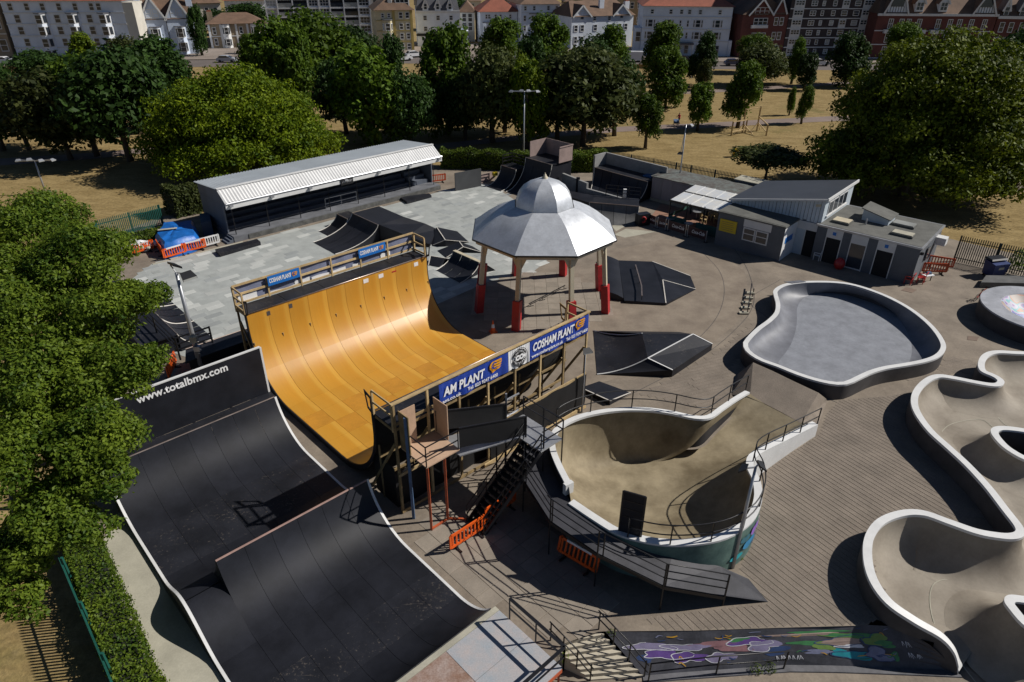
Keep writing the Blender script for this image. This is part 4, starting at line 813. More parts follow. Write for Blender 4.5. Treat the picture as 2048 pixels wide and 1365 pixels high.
# ================================================================ smaller plywood ramps
def V(a, b, z=0): return W(a, b, z)
def quarter(name, lip, foot, z, label, group=None, m='black', deck=None, deckm='blackworn', trim=True, n=10, wear=None, wall=True, z0=.03):
    """curved plywood face from a foot line up to a lip line, closed sides, pale edge strips, optional deck behind the lip"""
    l0, l1, f0, f1 = V(*lip[0], z), V(*lip[1], z), V(*foot[0], z0), V(*foot[1], z0)
    r = empty(name, (f0+f1+V(*lip[0])+V(*lip[1]))/4, label, 'skate ramp', group)
    def cur(l, f): return [Vector((f.x+(l.x-f.x)*math.sin(t*math.pi/2*.92)/math.sin(math.pi/2*.92), f.y+(l.y-f.y)*math.sin(t*math.pi/2*.92)/math.sin(math.pi/2*.92), f.z+(l.z-f.z)*(1-math.cos(t*math.pi/2*.92))/(1-math.cos(math.pi/2*.92)))) for t in [k/n for k in range(n+1)]]
    c0, c1 = cur(l0, f0), cur(l1, f1); k = max(2, round((l1-l0).length/1.25))
    for i in range(k):
        A = [a.lerp(b, i/k+.004) for a, b in zip(c0, c1)]; B = [a.lerp(b, (i+1)/k-.004) for a, b in zip(c0, c1)]; mb = MB(); mb.rows([A, B]); mb.build('riding_panel', M[m], r, 1)
    for c in (c0, c1):
        mb = MB(); mb.poly(c+[Vector((c[-1].x, c[-1].y, 0))]); mb.build('side_panel', M['black'], r)
        if trim: mb = MB(); mb.tube([p+Vector((0, 0, .012)) for p in c], .035, 4); mb.build('edge_strip', M['edge'], r)
    mb = MB(); mb.tube([l0, l1], .035, 5); mb.build('coping', M['coping'], r)
    if wall: mb = MB(); mb.poly([l0, l1, Vector((l1.x, l1.y, 0)), Vector((l0.x, l0.y, 0))]); mb.build('back_panel', M['black'], r)
    if deck:
        d = [V(*lip[0]), V(*lip[1])]+[V(*q) for q in deck]; mb = MB(); mb.prism(d, z-.1, z-.005); mb.build('deck_board', M[deckm], r)
        mb = MB(); mb.prism([p.lerp(sum(d, Vector((0, 0, 0)))/len(d), .04) for p in d], 0, z-.11); mb.build('deck_base', M['black'], r)
    return r
def wedge(name, pts, faces, label, m='black', lines=(), group=None):
    """flat faced ramp from numbered corner points (a, b, z)"""
    P = [V(*p) for p in pts]; c = sum(P, Vector((0, 0, 0)))/len(P); r = empty(name, (c.x, c.y, 0), label, 'skate ramp', group)
    for f in faces: mb = MB(); mb.poly([P[i] for i in f]); mb.build('riding_panel', M[m], r)
    for f in faces:                     # skirt down to the ground
        for i, j in zip(f, f[1:]+f[:1]):
            if sum(1 for g_ in faces if i in g_ and j in g_) == 1 and max(P[i].z, P[j].z) > .06:
                mb = MB(); mb.poly([P[i], P[j], Vector((P[j].x, P[j].y, 0)), Vector((P[i].x, P[i].y, 0))]); mb.build('skirt', M['black'], r)
    for i, j in lines: mb = MB(); mb.bar(P[i]+Vector((0, 0, .012)), P[j]+Vector((0, 0, .012)), .07, .02); mb.build('edge_strip', M['edge'], r)
    return r
fb_ = quarter('fly_box', ((29.9, 48.2), (29.9, 52.3)), ((25.6, 48.3), (25.6, 51.9)), 1.55, 'large black fly box ramp on the tiles behind the orange half-pipe', deck=((32.7, 52.3), (32.7, 48.4)), deckm='black')
mb = MB(); mb.rows([[V(30.0, 48.18, 1.55), V(32.7, 48.38, 1.55)], [V(31.2, 45.8, .9), V(34.1, 47.2, .9)], [V(32.3, 44.3, .3), V(35.0, 46.6, .3)]]); mb.build('bank', M['black'], fb_)
mb = MB(); mb.poly([V(30.0, 48.18, 1.55), V(31.2, 45.8, .9), V(32.3, 44.3, .3), V(32.3, 44.3, 0), V(30, 48.18, 0)]); mb.poly([V(32.3, 44.3, .3), V(35, 46.6, .3), V(35, 46.6, 0), V(32.3, 44.3, 0)]); mb.build('side_panel', M['black'], fb_)
quarter('quarter_pipe', ((29.4, 52.35), (29.4, 54.2)), ((27.3, 52.3), (27.3, 54.0)), 1.1, 'low black quarter pipe tucked behind the fly box', 'small black ramps on the tiles', deck=((30.6, 54.2), (30.6, 52.35)))
wedge('spine_ramp', ((32.7, 44.4, .05), (33.4, 43.5, .6), (35.5, 42.9, .04), (33.4, 45.7, .05), (34.8, 46.5, .6), (36.4, 45.6, .04)), ([0, 1, 4, 3], [1, 2, 5, 4]), 'small black spine ramp beside the fly box bank', lines=((0, 1), (1, 2), (1, 4)), group='small black ramps on the tiles')
wedge('spine_ramp', ((31.9, 41.5, .05), (33.7, 41.5, .5), (34.8, 40.3, .04), (32.3, 43.2, .05), (34.2, 42.6, .5), (35.1, 42.0, .04)), ([0, 1, 4, 3], [1, 2, 5, 4]), 'small black spine ramp next to the bandstand side kicker', lines=((0, 1), (1, 2), (1, 4)), group='small black ramps on the tiles')
wedge('wave_ramp', ((29.9, 41.3, .04), (30.6, 41.9, .45), (31.9, 41.2, .04), (30.3, 40.4, .04), (31.0, 40.7, .45), (31.9, 40.6, .1)), ([0, 1, 4, 3], [1, 2, 5, 4]), 'little black wave ramp against the half-pipe end', lines=((0, 1), (1, 2)), group='small black ramps on the tiles')
kq = quarter('kicker', ((31.85, 37.3), (31.85, 40.5)), ((29.6, 36.95), (29.75, 40.1)), .95, 'black kicker ramp with pale top strip near the bandstand', 'small black ramps on the tiles', wall=False)
mb = MB(); mb.bar(V(31.95, 37.3, .97), V(31.95, 40.5, .97), .3, .05); mb.build('top_strip', M['beige'], kq)
mb = MB(); mb.poly([V(32.1, 37.3, .95), V(32.1, 40.5, .95), V(33.1, 39.8, .02), V(33.2, 36.9, .02)]); mb.poly([V(31.85, 37.3, .95), V(33.2, 36.9, .02), V(31.85, 37.3, 0)]); mb.build('back_slope', M['black'], kq)
# quarter pipe at the plaza's edge, half hidden by the big tree
lq = quarter('edge_quarter_pipe', ((10.35, 41.0), (10.35, 52)), ((12.45, 41.2), (12.45, 52)), 1.25, 'long black quarter pipe with black railing beside the near tree', deck=((8.2, 52), (8.2, 41.0)))
for b in (44.7, 48.1):
    mb = MB(); c = [V(12.45-2.1*math.sin(t*.145), b-.25+.05*math.sin(t), .05+1.22*(1-math.cos(t*.145))/(1-math.cos(1.45))) for t in range(11)]; mb.tube(c, .04, 4); mb.build('edge_strip', M['edge'], lq)
cq = quarter('corner_quarter_pipe', ((10.0, 38.7), (20, 38.7)), ((12.3, 41.0), (20, 41.2)), 1.3, 'black corner quarter pipe under the half-pipe deck', deck=((20, 37.2), (9.4, 37.2)), n=10)
for p, q in (((9.5, 38.4), (9.5, 46)), ((9.5, 38.4), (11.5, 38.4))):
    for z in (1.6, 1.95, 2.35): mb = MB(); mb.bar(V(*p, z), V(*q, z), .05, .09); mb.build('rail', M['blackmetal'], lq)
for a, b in ((9.5, 38.4), (11.5, 38.4), (9.5, 42), (9.5, 46)): mb = MB(); mb.bar(V(a, b, .9), V(a, b, 2.4), .08); mb.build('rail_post', M['blackmetal'], lq)
# fun box with a bent grind rail
P_ = ((41.4, 31.2, .3), (43.2, 29.2, .3), (40.85, 26.5, .33), (38.0, 24.15, .2), (36.1, 26.4, .22), (43.59, 25.84, .04), (41.85, 24.19, .04))
fx = wedge('fun_box', P_, ([0, 1, 2, 3, 4], [1, 5, 6, 2], [2, 6, 3]), 'flat black fun box with white edge lines and grind rail', lines=((1, 5), (2, 6), (2, 3)))
mb = MB(); rw = []
for k in range(8):
    t = k/7; rw.append([V(40.85+.55*t*1.0, 32.3-1.1*t, .5*math.cos(t*1.1)+.06), V(35.8+.45*t, 27.6-1.0*t, .5*math.cos(t*1.1)+.06)])
mb.rows(rw); mb.build('rolled_edge', M['black'], fx, 1); mb = MB(); mb.poly([V(40.85, 32.3, .56), V(35.8, 27.6, .56), V(35.8, 27.6, 0), V(40.85, 32.3, 0)]); mb.poly([r_[1] for r_ in rw]+[V(36.2, 26.7, 0), V(35.8, 27.6, 0)]); mb.build('skirt', M['black'], fx)
gr_ = [Vector((9.64,49.51,0.62)), Vector((9.49,45.65,0.62)), Vector((9.25,43.98,0.62))]
mb = MB()
for p, q in zip(gr_, gr_[1:]): mb.bar(p, q, .09, .05)
mb.build('grind_rail', M['coping'], fx)
for t in (0, .35, .7, 1): p = gr_[0].lerp(gr_[1], t) if t < 1 else gr_[2]; mb = MB(); mb.bar(p-Vector((0, 0, .33)), p, .04); mb.build('rail_leg', M['blackmetal'], fx)
# pyramid kicker by the half-pipe
pk = empty('pyramid_ramp', V(31, 21), 'black pyramid ramp with concave face and white ridge line', 'skate ramp')
A_, B_, pk0, pkf, rR, Rf, Rn, bR = V(31.35, 25.2, .03), V(27.4, 21.5, .03), V(29.9, 19.75, .9), V(32.1, 21.85, .9), V(34.4, 19.6, .9), V(34.95, 18.45, .45), V(30.45, 18.3, .5), V(35.4, 21.2, .03)
def cc2(l, f): return [Vector((f.x+(l.x-f.x)*s, f.y+(l.y-f.y)*s, f.z+(l.z-f.z)*s**2)) for s in [k/8 for k in range(9)]]
c0, c1 = cc2(pk0, B_), cc2(pkf, A_); mb = MB(); mb.rows([c0, c1]); mb.build('riding_panel', M['blackworn'], pk, 1)
for pts in ([pkf, pk0, rR], [pk0, Rn, Rf, rR]): mb = MB(); mb.poly(pts); mb.build('riding_panel', M['blackworn'], pk)
mb = MB(); mb.poly([A_, pkf, rR, bR]); mb.build('riding_panel', M['black'], pk)
mb = MB(); mb.poly(c0+[Rn, Vector((Rn.x, Rn.y, 0)), Vector((B_.x, B_.y, 0))]); mb.poly([Rn, Rf, Vector((Rf.x, Rf.y, 0)), Vector((Rn.x, Rn.y, 0))]); mb.poly([Rf, rR, bR, Vector((Rf.x, Rf.y, 0))]); mb.build('skirt', M['black'], pk)
for c in (c0, c1): mb = MB(); mb.tube([p+Vector((0, 0, .015)) for p in c], .04, 4); mb.build('edge_strip', M['white'], pk)
for p, q in ((pk0, rR), (pk0, Rn), (rR, Rf)): mb = MB(); mb.bar(p+Vector((0, 0, .012)), q+Vector((0, 0, .012)), .08, .02); mb.build('edge_strip', M['white'], pk)
wedge('low_kicker', ((26.9, 20.9, .05), (25.35, 21.0, .25), (25.5, 18.95, .3), (27.3, 18.9, .05)), ([0, 1, 2, 3],), 'low black kicker behind the deep bowl railing', lines=((1, 2), (2, 3)))
# grind rail on the bandstand floor
r1, r2 = Vector((1.18,43.23,0.3)), Vector((3.93,46.34,0.3)); gr = empty('grind_rail', (r1+r2)/2-Vector((0, 0, .3)), 'thin black grind rail lying under the bandstand', 'grind rail')
mb = MB(); mb.bar(r1, r2, .05); mb.build('rail', M['blackmetal'], gr)
for t in (.05, .36, .68, .97): p = r1.lerp(r2, t); mb = MB(); mb.bar(p, p-Vector((0, 0, .29)), .04); mb.bar(p-Vector((-.2, -.12, .27)), p-Vector((.2, .12, .27)), .05, .04); mb.build('foot', M['blackmetal'], gr)
# pale grind ledge with posts by the kidney bowl
l0, l1 = Vector((16.41,42.49,0)), Vector((17.81,45.71,0)); gl = empty('grind_bar', (l0+l1)/2, 'black bar on pale blocks beside the grey bowl', 'grind rail')
mb = MB(); mb.bar(l0+Vector((0, 0, .42)), l1+Vector((.1, .9, .42)), .07); mb.build('rail', M['blackmetal'], gl)
for t in (0, .25, .5, .75, 1):
    p = l0.lerp(l1, t); mb = MB(); mb.box((p.x-.25, p.y, .06), (.62, .32, .12)); mb.build('block', M['concpale'], gl); mb = MB(); mb.bar(p+Vector((0, 0, .1)), p+Vector((0, 0, .42)), .05); mb.build('leg', M['blackmetal'], gl)
# ---- ramps along the back hedge
fq = quarter('back_quarter_pipe', ((49.3, 51.5), (49.3, 53.8)), ((47.2, 51.6), (47.2, 53.9)), 1.95, 'black quarter pipe with railed deck in front of the hedge', deck=((50.9, 53.8), (50.9, 51.5)))
for p, q in (((50.9, 51.5), (50.9, 53.8)), ((50.9, 53.8), (49.5, 53.8))):
    for z in (2.3, 2.65, 3.0): mb = MB(); mb.bar(V(*p, z), V(*q, z), .05, .09); mb.build('rail', M['blackmetal'], fq)
    mb = MB(); mb.bar(V(*q, 1.9), V(*q, 3.0), .08); mb.build('rail_post', M['blackmetal'], fq)
quarter('tall_quarter_pipe', ((50.5, 47.5), (50.5, 51.3)), ((47.5, 47.5), (47.5, 51.1)), 3.05, 'tall black quarter pipe below the mauve plywood box', deck=((53.6, 51.3), (53.6, 47.5)))
bx = empty('plywood_start_box', V(52, 49.3, 3.05), 'mauve grey plywood start box above the tall quarter pipe', 'plywood box'); mv = mat('mauve_ply', (.27, .20, .18), .7, .15, .8, fine=.1, fscale=9)
for q in (((53.4, 47.4), (53.4, 51.2)), ((53.4, 51.2), (51.0, 51.2)), ((53.4, 47.4), (51.4, 47.4))):
    mb = MB(); mb.bar(V(*q[0], 3.85), V(*q[1], 3.85), .06, 1.6); mb.build('side_wall', mv, bx)
mb = MB(); mb.bar(V(51.4, 47.35, 4.65), V(53.4, 47.35, 4.65), .1, .1); mb.build('top_rail', mv, bx)
gw = mat('grey_render', (.24, .24, .235), .8, .18, 1.5, fine=.15, fscale=6)
w0 = (51.4, 47.2); 
for i, (p, q, h) in enumerate((((52.0, 47.3), (51.6, 45.0), 1.95), ((51.6, 44.7), (51.4, 43.4), 1.9), ((51.4, 43.4), (51.6, 39.2), 1.35))):
    mb = MB(); mb.bar(V(*p, h/2), V(*q, h/2), .25, h); thing('rendered_wall', mb, gw, ('grey rendered wall beside the tall quarter pipe', 'grey rendered wall stub before the hedge end', 'low grey rendered wall below the black bank')[i], 'wall')
mb = MB(); mb.bar(V(51.6, 44.85, 0), V(51.6, 44.85, 2.1), .34); thing('wall_pier', mb, M['black'], 'black pier between the grey rendered walls', 'pier')
bq = quarter('bank_quarter_pipe', ((56.2, 39.6), (56.2, 46.6)), ((53.2, 39.2), (52.6, 44.2)), 1.9, 'wide black bank with pale coping against a grey back wall', deck=((58.2, 46.6), (58.2, 39.6)))
for i, (p, q) in enumerate((((58.3, 46.9), (58.3, 38.9)), ((58.3, 46.9), (56.4, 46.9)))): mb = MB(); mb.bar(V(*p, 1.55), V(*q, 1.55), .2, 3.1); mb.build('back_wall', gw, bq)
sq = quarter('front_quarter_pipe', ((50.8, 36.5), (48.3, 40.4)), ((49.5, 35.5), (46.6, 38.9)), 1.35, 'worn grey faced quarter pipe beside the cafe barriers', m='greyply' if 'greyply' in M else 'blackworn', deck=((50.3, 41.5), (52.6, 37.9)))
for o in sq.children:
    if o.name.startswith('riding_panel'): o.data.materials[0] = M.setdefault('greyply', mat('worn_grey_ply', (.085, .085, .085), .6, .25, .9, fine=.2, fscale=12, rnd=.1))
for z in (1.75, 2.1, 2.45): mb = MB(); mb.bar(V(52.5, 37.7, z), V(50.9, 40.6, z), .05); mb.build('rail', M['blackmetal'], sq)
for t in (0, .33, .66, 1): mb = MB(); mb.bar(V(52.5-1.6*t, 37.7+2.9*t, 1.2), V(52.5-1.6*t, 37.7+2.9*t, 2.47), .06); mb.build('rail_post', M['blackmetal'], sq)
mb = MB(); mb.bar(V(52.55, 39.6, 0), V(52.55, 39.6, 1.9), .3); mb.build('corner_pillar', M['white'], sq)
mb = MB(); mb.poly([V(48.3, 40.4, 1.3), V(50.3, 41.5, 1.3), V(50.2, 46.5, .9), V(49.0, 46.8, .9)]); mb.poly([V(48.3, 40.4, 1.3), V(49, 46.8, .9), V(49, 46.8, 0), V(48.3, 40.4, 0)]); thing('ramp_walk', mb, M['black'], 'narrow black ramp walk behind the bandstand dome', 'walkway')

# ================================================================ bandstand
bs_ = empty('bandstand', C, 'octagonal bandstand with silver domed roof and red padded posts', 'bandstand')
silver = mat('silver_roof', (.58, .60, .63), .45, .14, .8, fine=.14, fscale=8, metal=.45, bump=.35, bscale=2.6, rnd=.05)
prof_r = [(5.12, 5.45), (4.7, 5.75), (4.1, 6.22), (3.4, 6.68), (2.7, 7.02), (2.12, 7.25)]
prof_d = [(2.08, 7.18), (2.0, 7.5), (1.82, 7.95), (1.5, 8.38), (1.02, 8.72), (.5, 8.92), (.08, 9.0)]
def ang(k): return R(22.5+45*k)
for k in range(8):
    for nm, pr in (('roof_panel', prof_r), ('dome_panel', prof_d)):
        mb = MB(); rws = []
        for r, z in pr: rws.append([C+Vector((r*math.cos(ang(k)), r*math.sin(ang(k)), z)), C+Vector((r*(math.cos(ang(k))+math.cos(ang(k+1)))/2, r*(math.sin(ang(k))+math.sin(ang(k+1)))/2, z)), C+Vector((r*math.cos(ang(k+1)), r*math.sin(ang(k+1)), z))])
        mb.rows(rws); o = mb.build(nm, silver, bs_, 30)
    p, q = [C+Vector((5.14*math.cos(ang(j)), 5.14*math.sin(ang(j)), 5.4)) for j in (k, k+1)]
    mb = MB(); mb.bar(p, q, .06, .1); mb.build('eave_edge', M['blackmetal'], bs_)
    p, q = [C+Vector((4.75*math.cos(ang(j)), 4.75*math.sin(ang(j)), 5.22)) for j in (k, k+1)]
    mb = MB(); mb.bar(p, q, .3, .26); mb.build('eave_beam', M['beige'], bs_)
    d = Vector((math.cos(ang(k)), math.sin(ang(k)), 0)); a = ang(k); b0, b1 = C+d*4.8, C+d*4.3+Vector((0, 0, 5.1))
    mb = MB(); mb.bar(b0, b1, .27, .27, d); col = mb.build('column', M['beige'], bs_)
    mb = MB(); q = b0.lerp(b1, .41); mb.bar(b0, q, .5, .5, d); mb.build('red_pad', M['red'], bs_)
    mb = MB(); t = Vector((-d.y, d.x, 0)); e = b1-Vector((0, 0, .95))
    for s in (-1, 1): mb.hexa([e+t*s*.1-d*.08, e+t*s*.1+d*.08, e+t*s*.1+d*.08+Vector((0, 0, .01)), e+t*s*.1-d*.08+Vector((0, 0, .01))], [b1+t*s*.1-d*.08, b1+t*s*.1+d*.08, b1+t*s*.55+d*.08, b1+t*s*.55-d*.08])
    mb.build('bracket', M['beige'], bs_)
mb = MB(); mb.lathe(C, [(5.05, 5.42), (2.1, 7.1), (.05, 7.2)], 8, R(22.5)); mb.build('soffit', M['timberdark'], bs_)
mb = MB(); mb.lathe(C, [(.22, 8.93), (.19, 9.05), (.11, 9.12), (.08, 9.22), (.03, 9.26), (.015, 9.36)], 10); mb.build('finial', M['beige'], bs_, 1)

# ================================================================ grandstand
GA0, GA1 = 20.75, 42.9
gs = empty('grandstand', V(32, 59.5), 'long covered stand with pale corrugated roof and navy tiers', 'grandstand')
navy = mat('navy_paint', (.035, .045, .07), .6, .25, 1.2, fine=.15, fscale=8); sidew = mat('grey_cladding', (.10, .115, .145), .6, .15, 1.5, stretch=(1, 1, .1)); roofm = mat('corrugated_roof', (.60, .64, .66), .5, .08, 2.5, metal=.0, rnd=.04); roofm2 = mat('corrugated_roof_front', (.66, .66, .65), .5, .08, 2, rnd=.04)
ns = 8; w = (GA1+.3-GA0+.3)/ns
for i in range(ns):
    a0, a1 = GA0-.3+i*w, GA0-.3+(i+1)*w; k = 20
    for nm, m_, pr in (('roof_sheet', roofm, [(62.8, 3.95), (57.7, 4.42)]), ('front_sheet', roofm2, [(57.66, 4.40), (56.35, 3.5)])):
        mb = MB(); rws = []
        for b, z in pr: rws.append([V(a0+(a1-a0)*j/k, b, z+(.07 if (j//1) % 2 else 0)) for j in range(k+1)])
        mb.rows(rws); mb.build(nm, m_, gs)
mb = MB(); mb.bar(V(GA0-.3, 57.68, 4.47), V(GA1+.3, 57.68, 4.47), .32, .06); mb.build('ridge_cap', M['white'], gs)
mb = MB(); mb.bar(V(GA0-.32, 56.3, 3.25), V(GA1+.32, 56.3, 3.25), .1, .5); mb.build('fascia', M['white'], gs)
mb = MB(); mb.tube([V(GA0-.3, 56.2, 3.5), V(GA1+.3, 56.2, 3.5)], .07, 5); mb.build('gutter', M['steel'], gs)
for a in (GA0-.05, GA1-.05):
    mb = MB(); mb.prism([(0, 0)]*0 or [V(a, 57.7), V(a+.12, 57.7), V(a+.12, 62.6), V(a, 62.6)], 0, 3.0); mb.build('end_wall', sidew, gs)
    mb = MB(); s_ = [V(a, 56.4, 3.45), V(a, 57.7, 4.36), V(a, 62.7, 3.9), V(a, 62.7, 2.95), V(a, 56.4, 2.95)]; mb.hexa(s_, [p+V(.1, 0) for p in s_]); mb.build('gable_panel', sidew, gs)
mb = MB(); mb.prism([V(GA0, 62.5), V(GA1, 62.5), V(GA1, 62.65), V(GA0, 62.65)], 0, 3.9); mb.build('back_wall', navy, gs)
mb = MB(); mb.prism([V(GA0-.1, 56.45), V(GA1+.1, 56.45), V(GA1+.1, 62.4), V(GA0-.1, 62.4)], 0, .5); mb.build('platform', mat('stage_grey', (.14, .145, .16), .7, .2, 1.2), gs)
mb = MB(); mb.bar(V(GA0+1.2, 56.42, .22), V(GA1+.1, 56.42, .22), .06, .44); mb.build('stone_front', mat('dark_stone', (.09, .09, .085), .85, .35, .5, fine=.3, fscale=14), gs)
for t in range(6): mb = MB(); mb.prism([V(GA0+.1, 58.4+.66*t), V(GA1-2.5, 58.4+.66*t), V(GA1-2.5, 59.06+.66*t), V(GA0+.1, 59.06+.66*t)], .5, .82+.34*t); mb.build('seat_tier', navy, gs)
for t in range(5): mb = MB(); mb.prism([V(GA1-2.3, 58.0+.7*t), V(GA1-.3, 58.0+.7*t), V(GA1-.3, 58.7+.7*t), V(GA1-2.3, 58.7+.7*t)], .5, .9+.36*t); mb.build('block_step', M['steel'] if 0 else sidew, gs)
for t in range(3): mb = MB(); mb.prism([V(GA0-.75+.25*t, 56.5), V(GA0-.5+.25*t, 56.5), V(GA0-.5+.25*t, 57.6), V(GA0-.75+.25*t, 57.6)], 0, .14+.14*t); mb.build('side_step', sidew, gs)
for i in range(8): a = GA0+.35+(GA1-GA0-.7)*i/7; mb = MB(); mb.tube([V(a, 56.95, .5), V(a, 56.95, 3.2)], .04, 6); mb.build('post', M['blackmetal'], gs)
for i in range(7):
    a = GA0+.1+(GA1-GA0-.2)*i/6; mb = MB(); mb.box(V(a, 56.12, 3.3), (.3, .18, .16), .759); mb.build('floodlight', M['steel'], gs)
for z in (1.0, 1.5): mb = MB(); mb.bar(V(30.2, 57.6, z), V(33.6, 57.6, z), .04); mb.build('hand_rail', M['steel'], gs)
for a in (30.2, 31.9, 33.6): mb = MB(); mb.bar(V(a, 57.6, .5), V(a, 57.6, 1.5), .04); mb.build('hand_rail', M['steel'], gs)
sg = empty('stand_sign', V(31.9, 56.18, 2.9), 'small black sign with white script on the stand fascia', 'sign')
mb = MB(); mb.bar(V(31.3, 56.2, 3.2), V(32.6, 56.2, 3.2), .06, .66); mb.build('board', M['blackmetal'], sg)
for i in range(6): mb = MB(); a = 31.45+i*.17; mb.tube([V(a, 56.16, 3.08), V(a+.08, 56.16, 3.3), V(a+.12, 56.16, 3.12), V(a+.17, 56.16, 3.28)], .025, 4); mb.build('script_stroke', M['letterwhite'], sg)
for nm, pts, h, lb in (('manual_pad', [(-11.46,67.23,0.25),(-8.61,68.43,0.25),(-8.29,67.78,0.25),(-10.49,65.67,0.25)], .25, 'low black pad at the right end of the stand'), ('grind_ledge', [(-24.67,52.93,0.3),(-21.98,55.35,0.3),(-21.46,54.66,0.3),(-23.94,51.97,0.3)], .3, 'long low black ledge at the left end of the stand')):
    mb = MB(); mb.prism(pts, .007, h); thing(nm, mb, M['blackworn'], lb, 'skate box')

# ================================================================ clubhouse
def K(u, v, z=0):                       # clubhouse frame: u along its front (to the left), v into it
    return W(54.65-.09*u+.996*v, 13.6+.996*u+.09*v, z)
UD = (K(0, 0)-K(1, 0)).normalized(); VD = (K(0, 1)-K(0, 0)).normalized()
ch = empty('clubhouse', K(6, 3), 'grey flat roofed clubhouse with a white sloping hall', 'clubhouse')
cg = mat('charcoal_render', (.105, .115, .13), .75, .12, 1.5, fine=.12, fscale=9); felt = mat('roof_felt', (.105, .105, .095), .85, .25, 1.2, fine=.2, fscale=9); clad = mat('pale_blue_cladding', (.47, .53, .58), .5, .06, 2, rnd=.04); wht = M['white']; hallroof = mat('dark_sheet_roof', (.05, .055, .065), .5, .12, 2)
def kbox(u0, u1, v0, v1, z0, z1, m, nm, par=None): mb = MB(); mb.prism([K(u0, v0), K(u1, v0), K(u1, v1), K(u0, v1)], z0, z1); return mb.build(nm, m, par or ch)
kbox(0, 7.6, 0, 6.5, 0, 2.86, cg, 'wall_block'); kbox(-.12, 7.7, -.12, 6.62, 2.86, 3.0, M['steel'], 'parapet'); kbox(0, 7.6, .08, 6.4, 3.0, 3.02, felt, 'roof_felt')
kbox(9.3, 15, -2.45, .3, 0, 2.86, cg, 'wall_block'); kbox(9.2, 15.1, -2.55, .3, 2.86, 2.98, felt, 'parapet'); kbox(9.3, 15, -2.4, .25, 2.98, 3.0, felt, 'roof_felt')
kbox(7.6, 9.3, .3, 6.4, 0, 2.9, cg, 'wall_block'); kbox(7.6, 15, .3, 6.6, 2.9, 3.0, felt, 'roof_felt'); kbox(9.3, 15, .3, 6.5, 0, 2.9, cg, 'wall_block')
# sloping hall
f0, f1, g0, g1 = K(7.5, .3, 2.9), K(15.2, .3, 2.9), K(7.5, 7.0, 2.9), K(15.2, 7.0, 2.9)
T0, T1, T2, T3 = K(7.5, .3, 4.9), K(15.2, .3, 3.25), K(7.5, 7.0, 4.9), K(15.2, 7.0, 3.25)
for q in ([f0, g0, T2, T0], [g0, g1, T3, T2]): mb = MB(); mb.poly(q); mb.build('hall_wall', clad, ch)
n = 26
for i in range(n):
    t0, t1 = i/n+.0015, (i+1)/n-.0015; A0_, A1_ = f0.lerp(f1, t0), f0.lerp(f1, t1); B0_, B1_ = T0.lerp(T1, t0), T0.lerp(T1, t1); o = VD*(-.02 if i % 2 else 0)
    mb = MB(); mb.poly([A0_+o, A1_+o, B1_+o, B0_+o]); mb.build('cladding_board', clad, ch)
mb = MB(); e = Vector((0, 0, .1)); q = [K(7.3, .05, 4.98), K(15.4, .05, 3.25), K(15.4, 7.2, 3.25), K(7.3, 7.2, 4.98)]; mb.hexa(q, [p+e for p in q]); mb.build('hall_roof', hallroof, ch)
mb = MB(); mb.bar(K(7.3, .03, 5.0), K(15.4, .03, 3.27), .08, .16); mb.bar(K(7.28, 0, 5.0), K(7.28, 7.2, 5.0), .1, .22); mb.build('fascia', wht, ch)
for v in (1.7, 2.75, 3.95, 5.0): 
    wd = kbox(7.44, 7.52, v-.48, v+.48, 3.45, 4.55, wht, 'hall_window'); kbox(7.42, 7.44, v-.4, v+.4, 3.53, 4.47, M['glass'], 'pane', wd)
kbox(7.38, 7.5, 1.0, 5.7, 3.3, 3.42, wht, 'window_sill')
mb = MB(); mb.bar(K(7.8, .26, 4.4), K(8.2, .26, 4.3), .02, .2); mb.build('alarm_box', M['beige'], ch)
# roof lights and the little monitor hut on the flat roof
for u0, u1, v0, v1, m_ in ((5.6, 7.0, 1.0, 2.2, 'beige'), (1.0, 2.6, 1.3, 2.3, 'concpale'), (1.5, 3.2, 3.6, 4.7, 'glasspale')):
    o = kbox(u0, u1, v0, v1, 3.02, 3.18, felt, 'skylight_kerb'); kbox(u0+.08, u1-.08, v0+.08, v1-.08, 3.18, 3.24, M[m_], 'skylight_pane', o)
h = [K(5.35, 3.3), K(3.3, 3.2), K(3.3, 5.1), K(5.35, 5.2)]; hz = (3.95, 3.45, 3.45, 3.95)
mb = MB()
for i in range(4): j = (i+1) % 4; mb.poly([(h[i].x, h[i].y, 3.02), (h[j].x, h[j].y, 3.02), (h[j].x, h[j].y, hz[j]), (h[i].x, h[i].y, hz[i])])
mt = mb.build('monitor_hut', clad, ch); mb = MB(); q = [Vector((p.x, p.y, z+.02)) for p, z in zip([K(5.5, 3.15), K(3.15, 3.05), K(3.15, 5.25), K(5.5, 5.35)], hz)]; mb.hexa(q, [p+Vector((0, 0, .07)) for p in q]); mb.build('hut_roof', felt, mt)
mb = MB(); mb.tube([K(4.7, 2.3, 3.02), K(4.7, 2.3, 3.5)], .06, 6); mb.build('vent_pipe', M['steel'], ch)
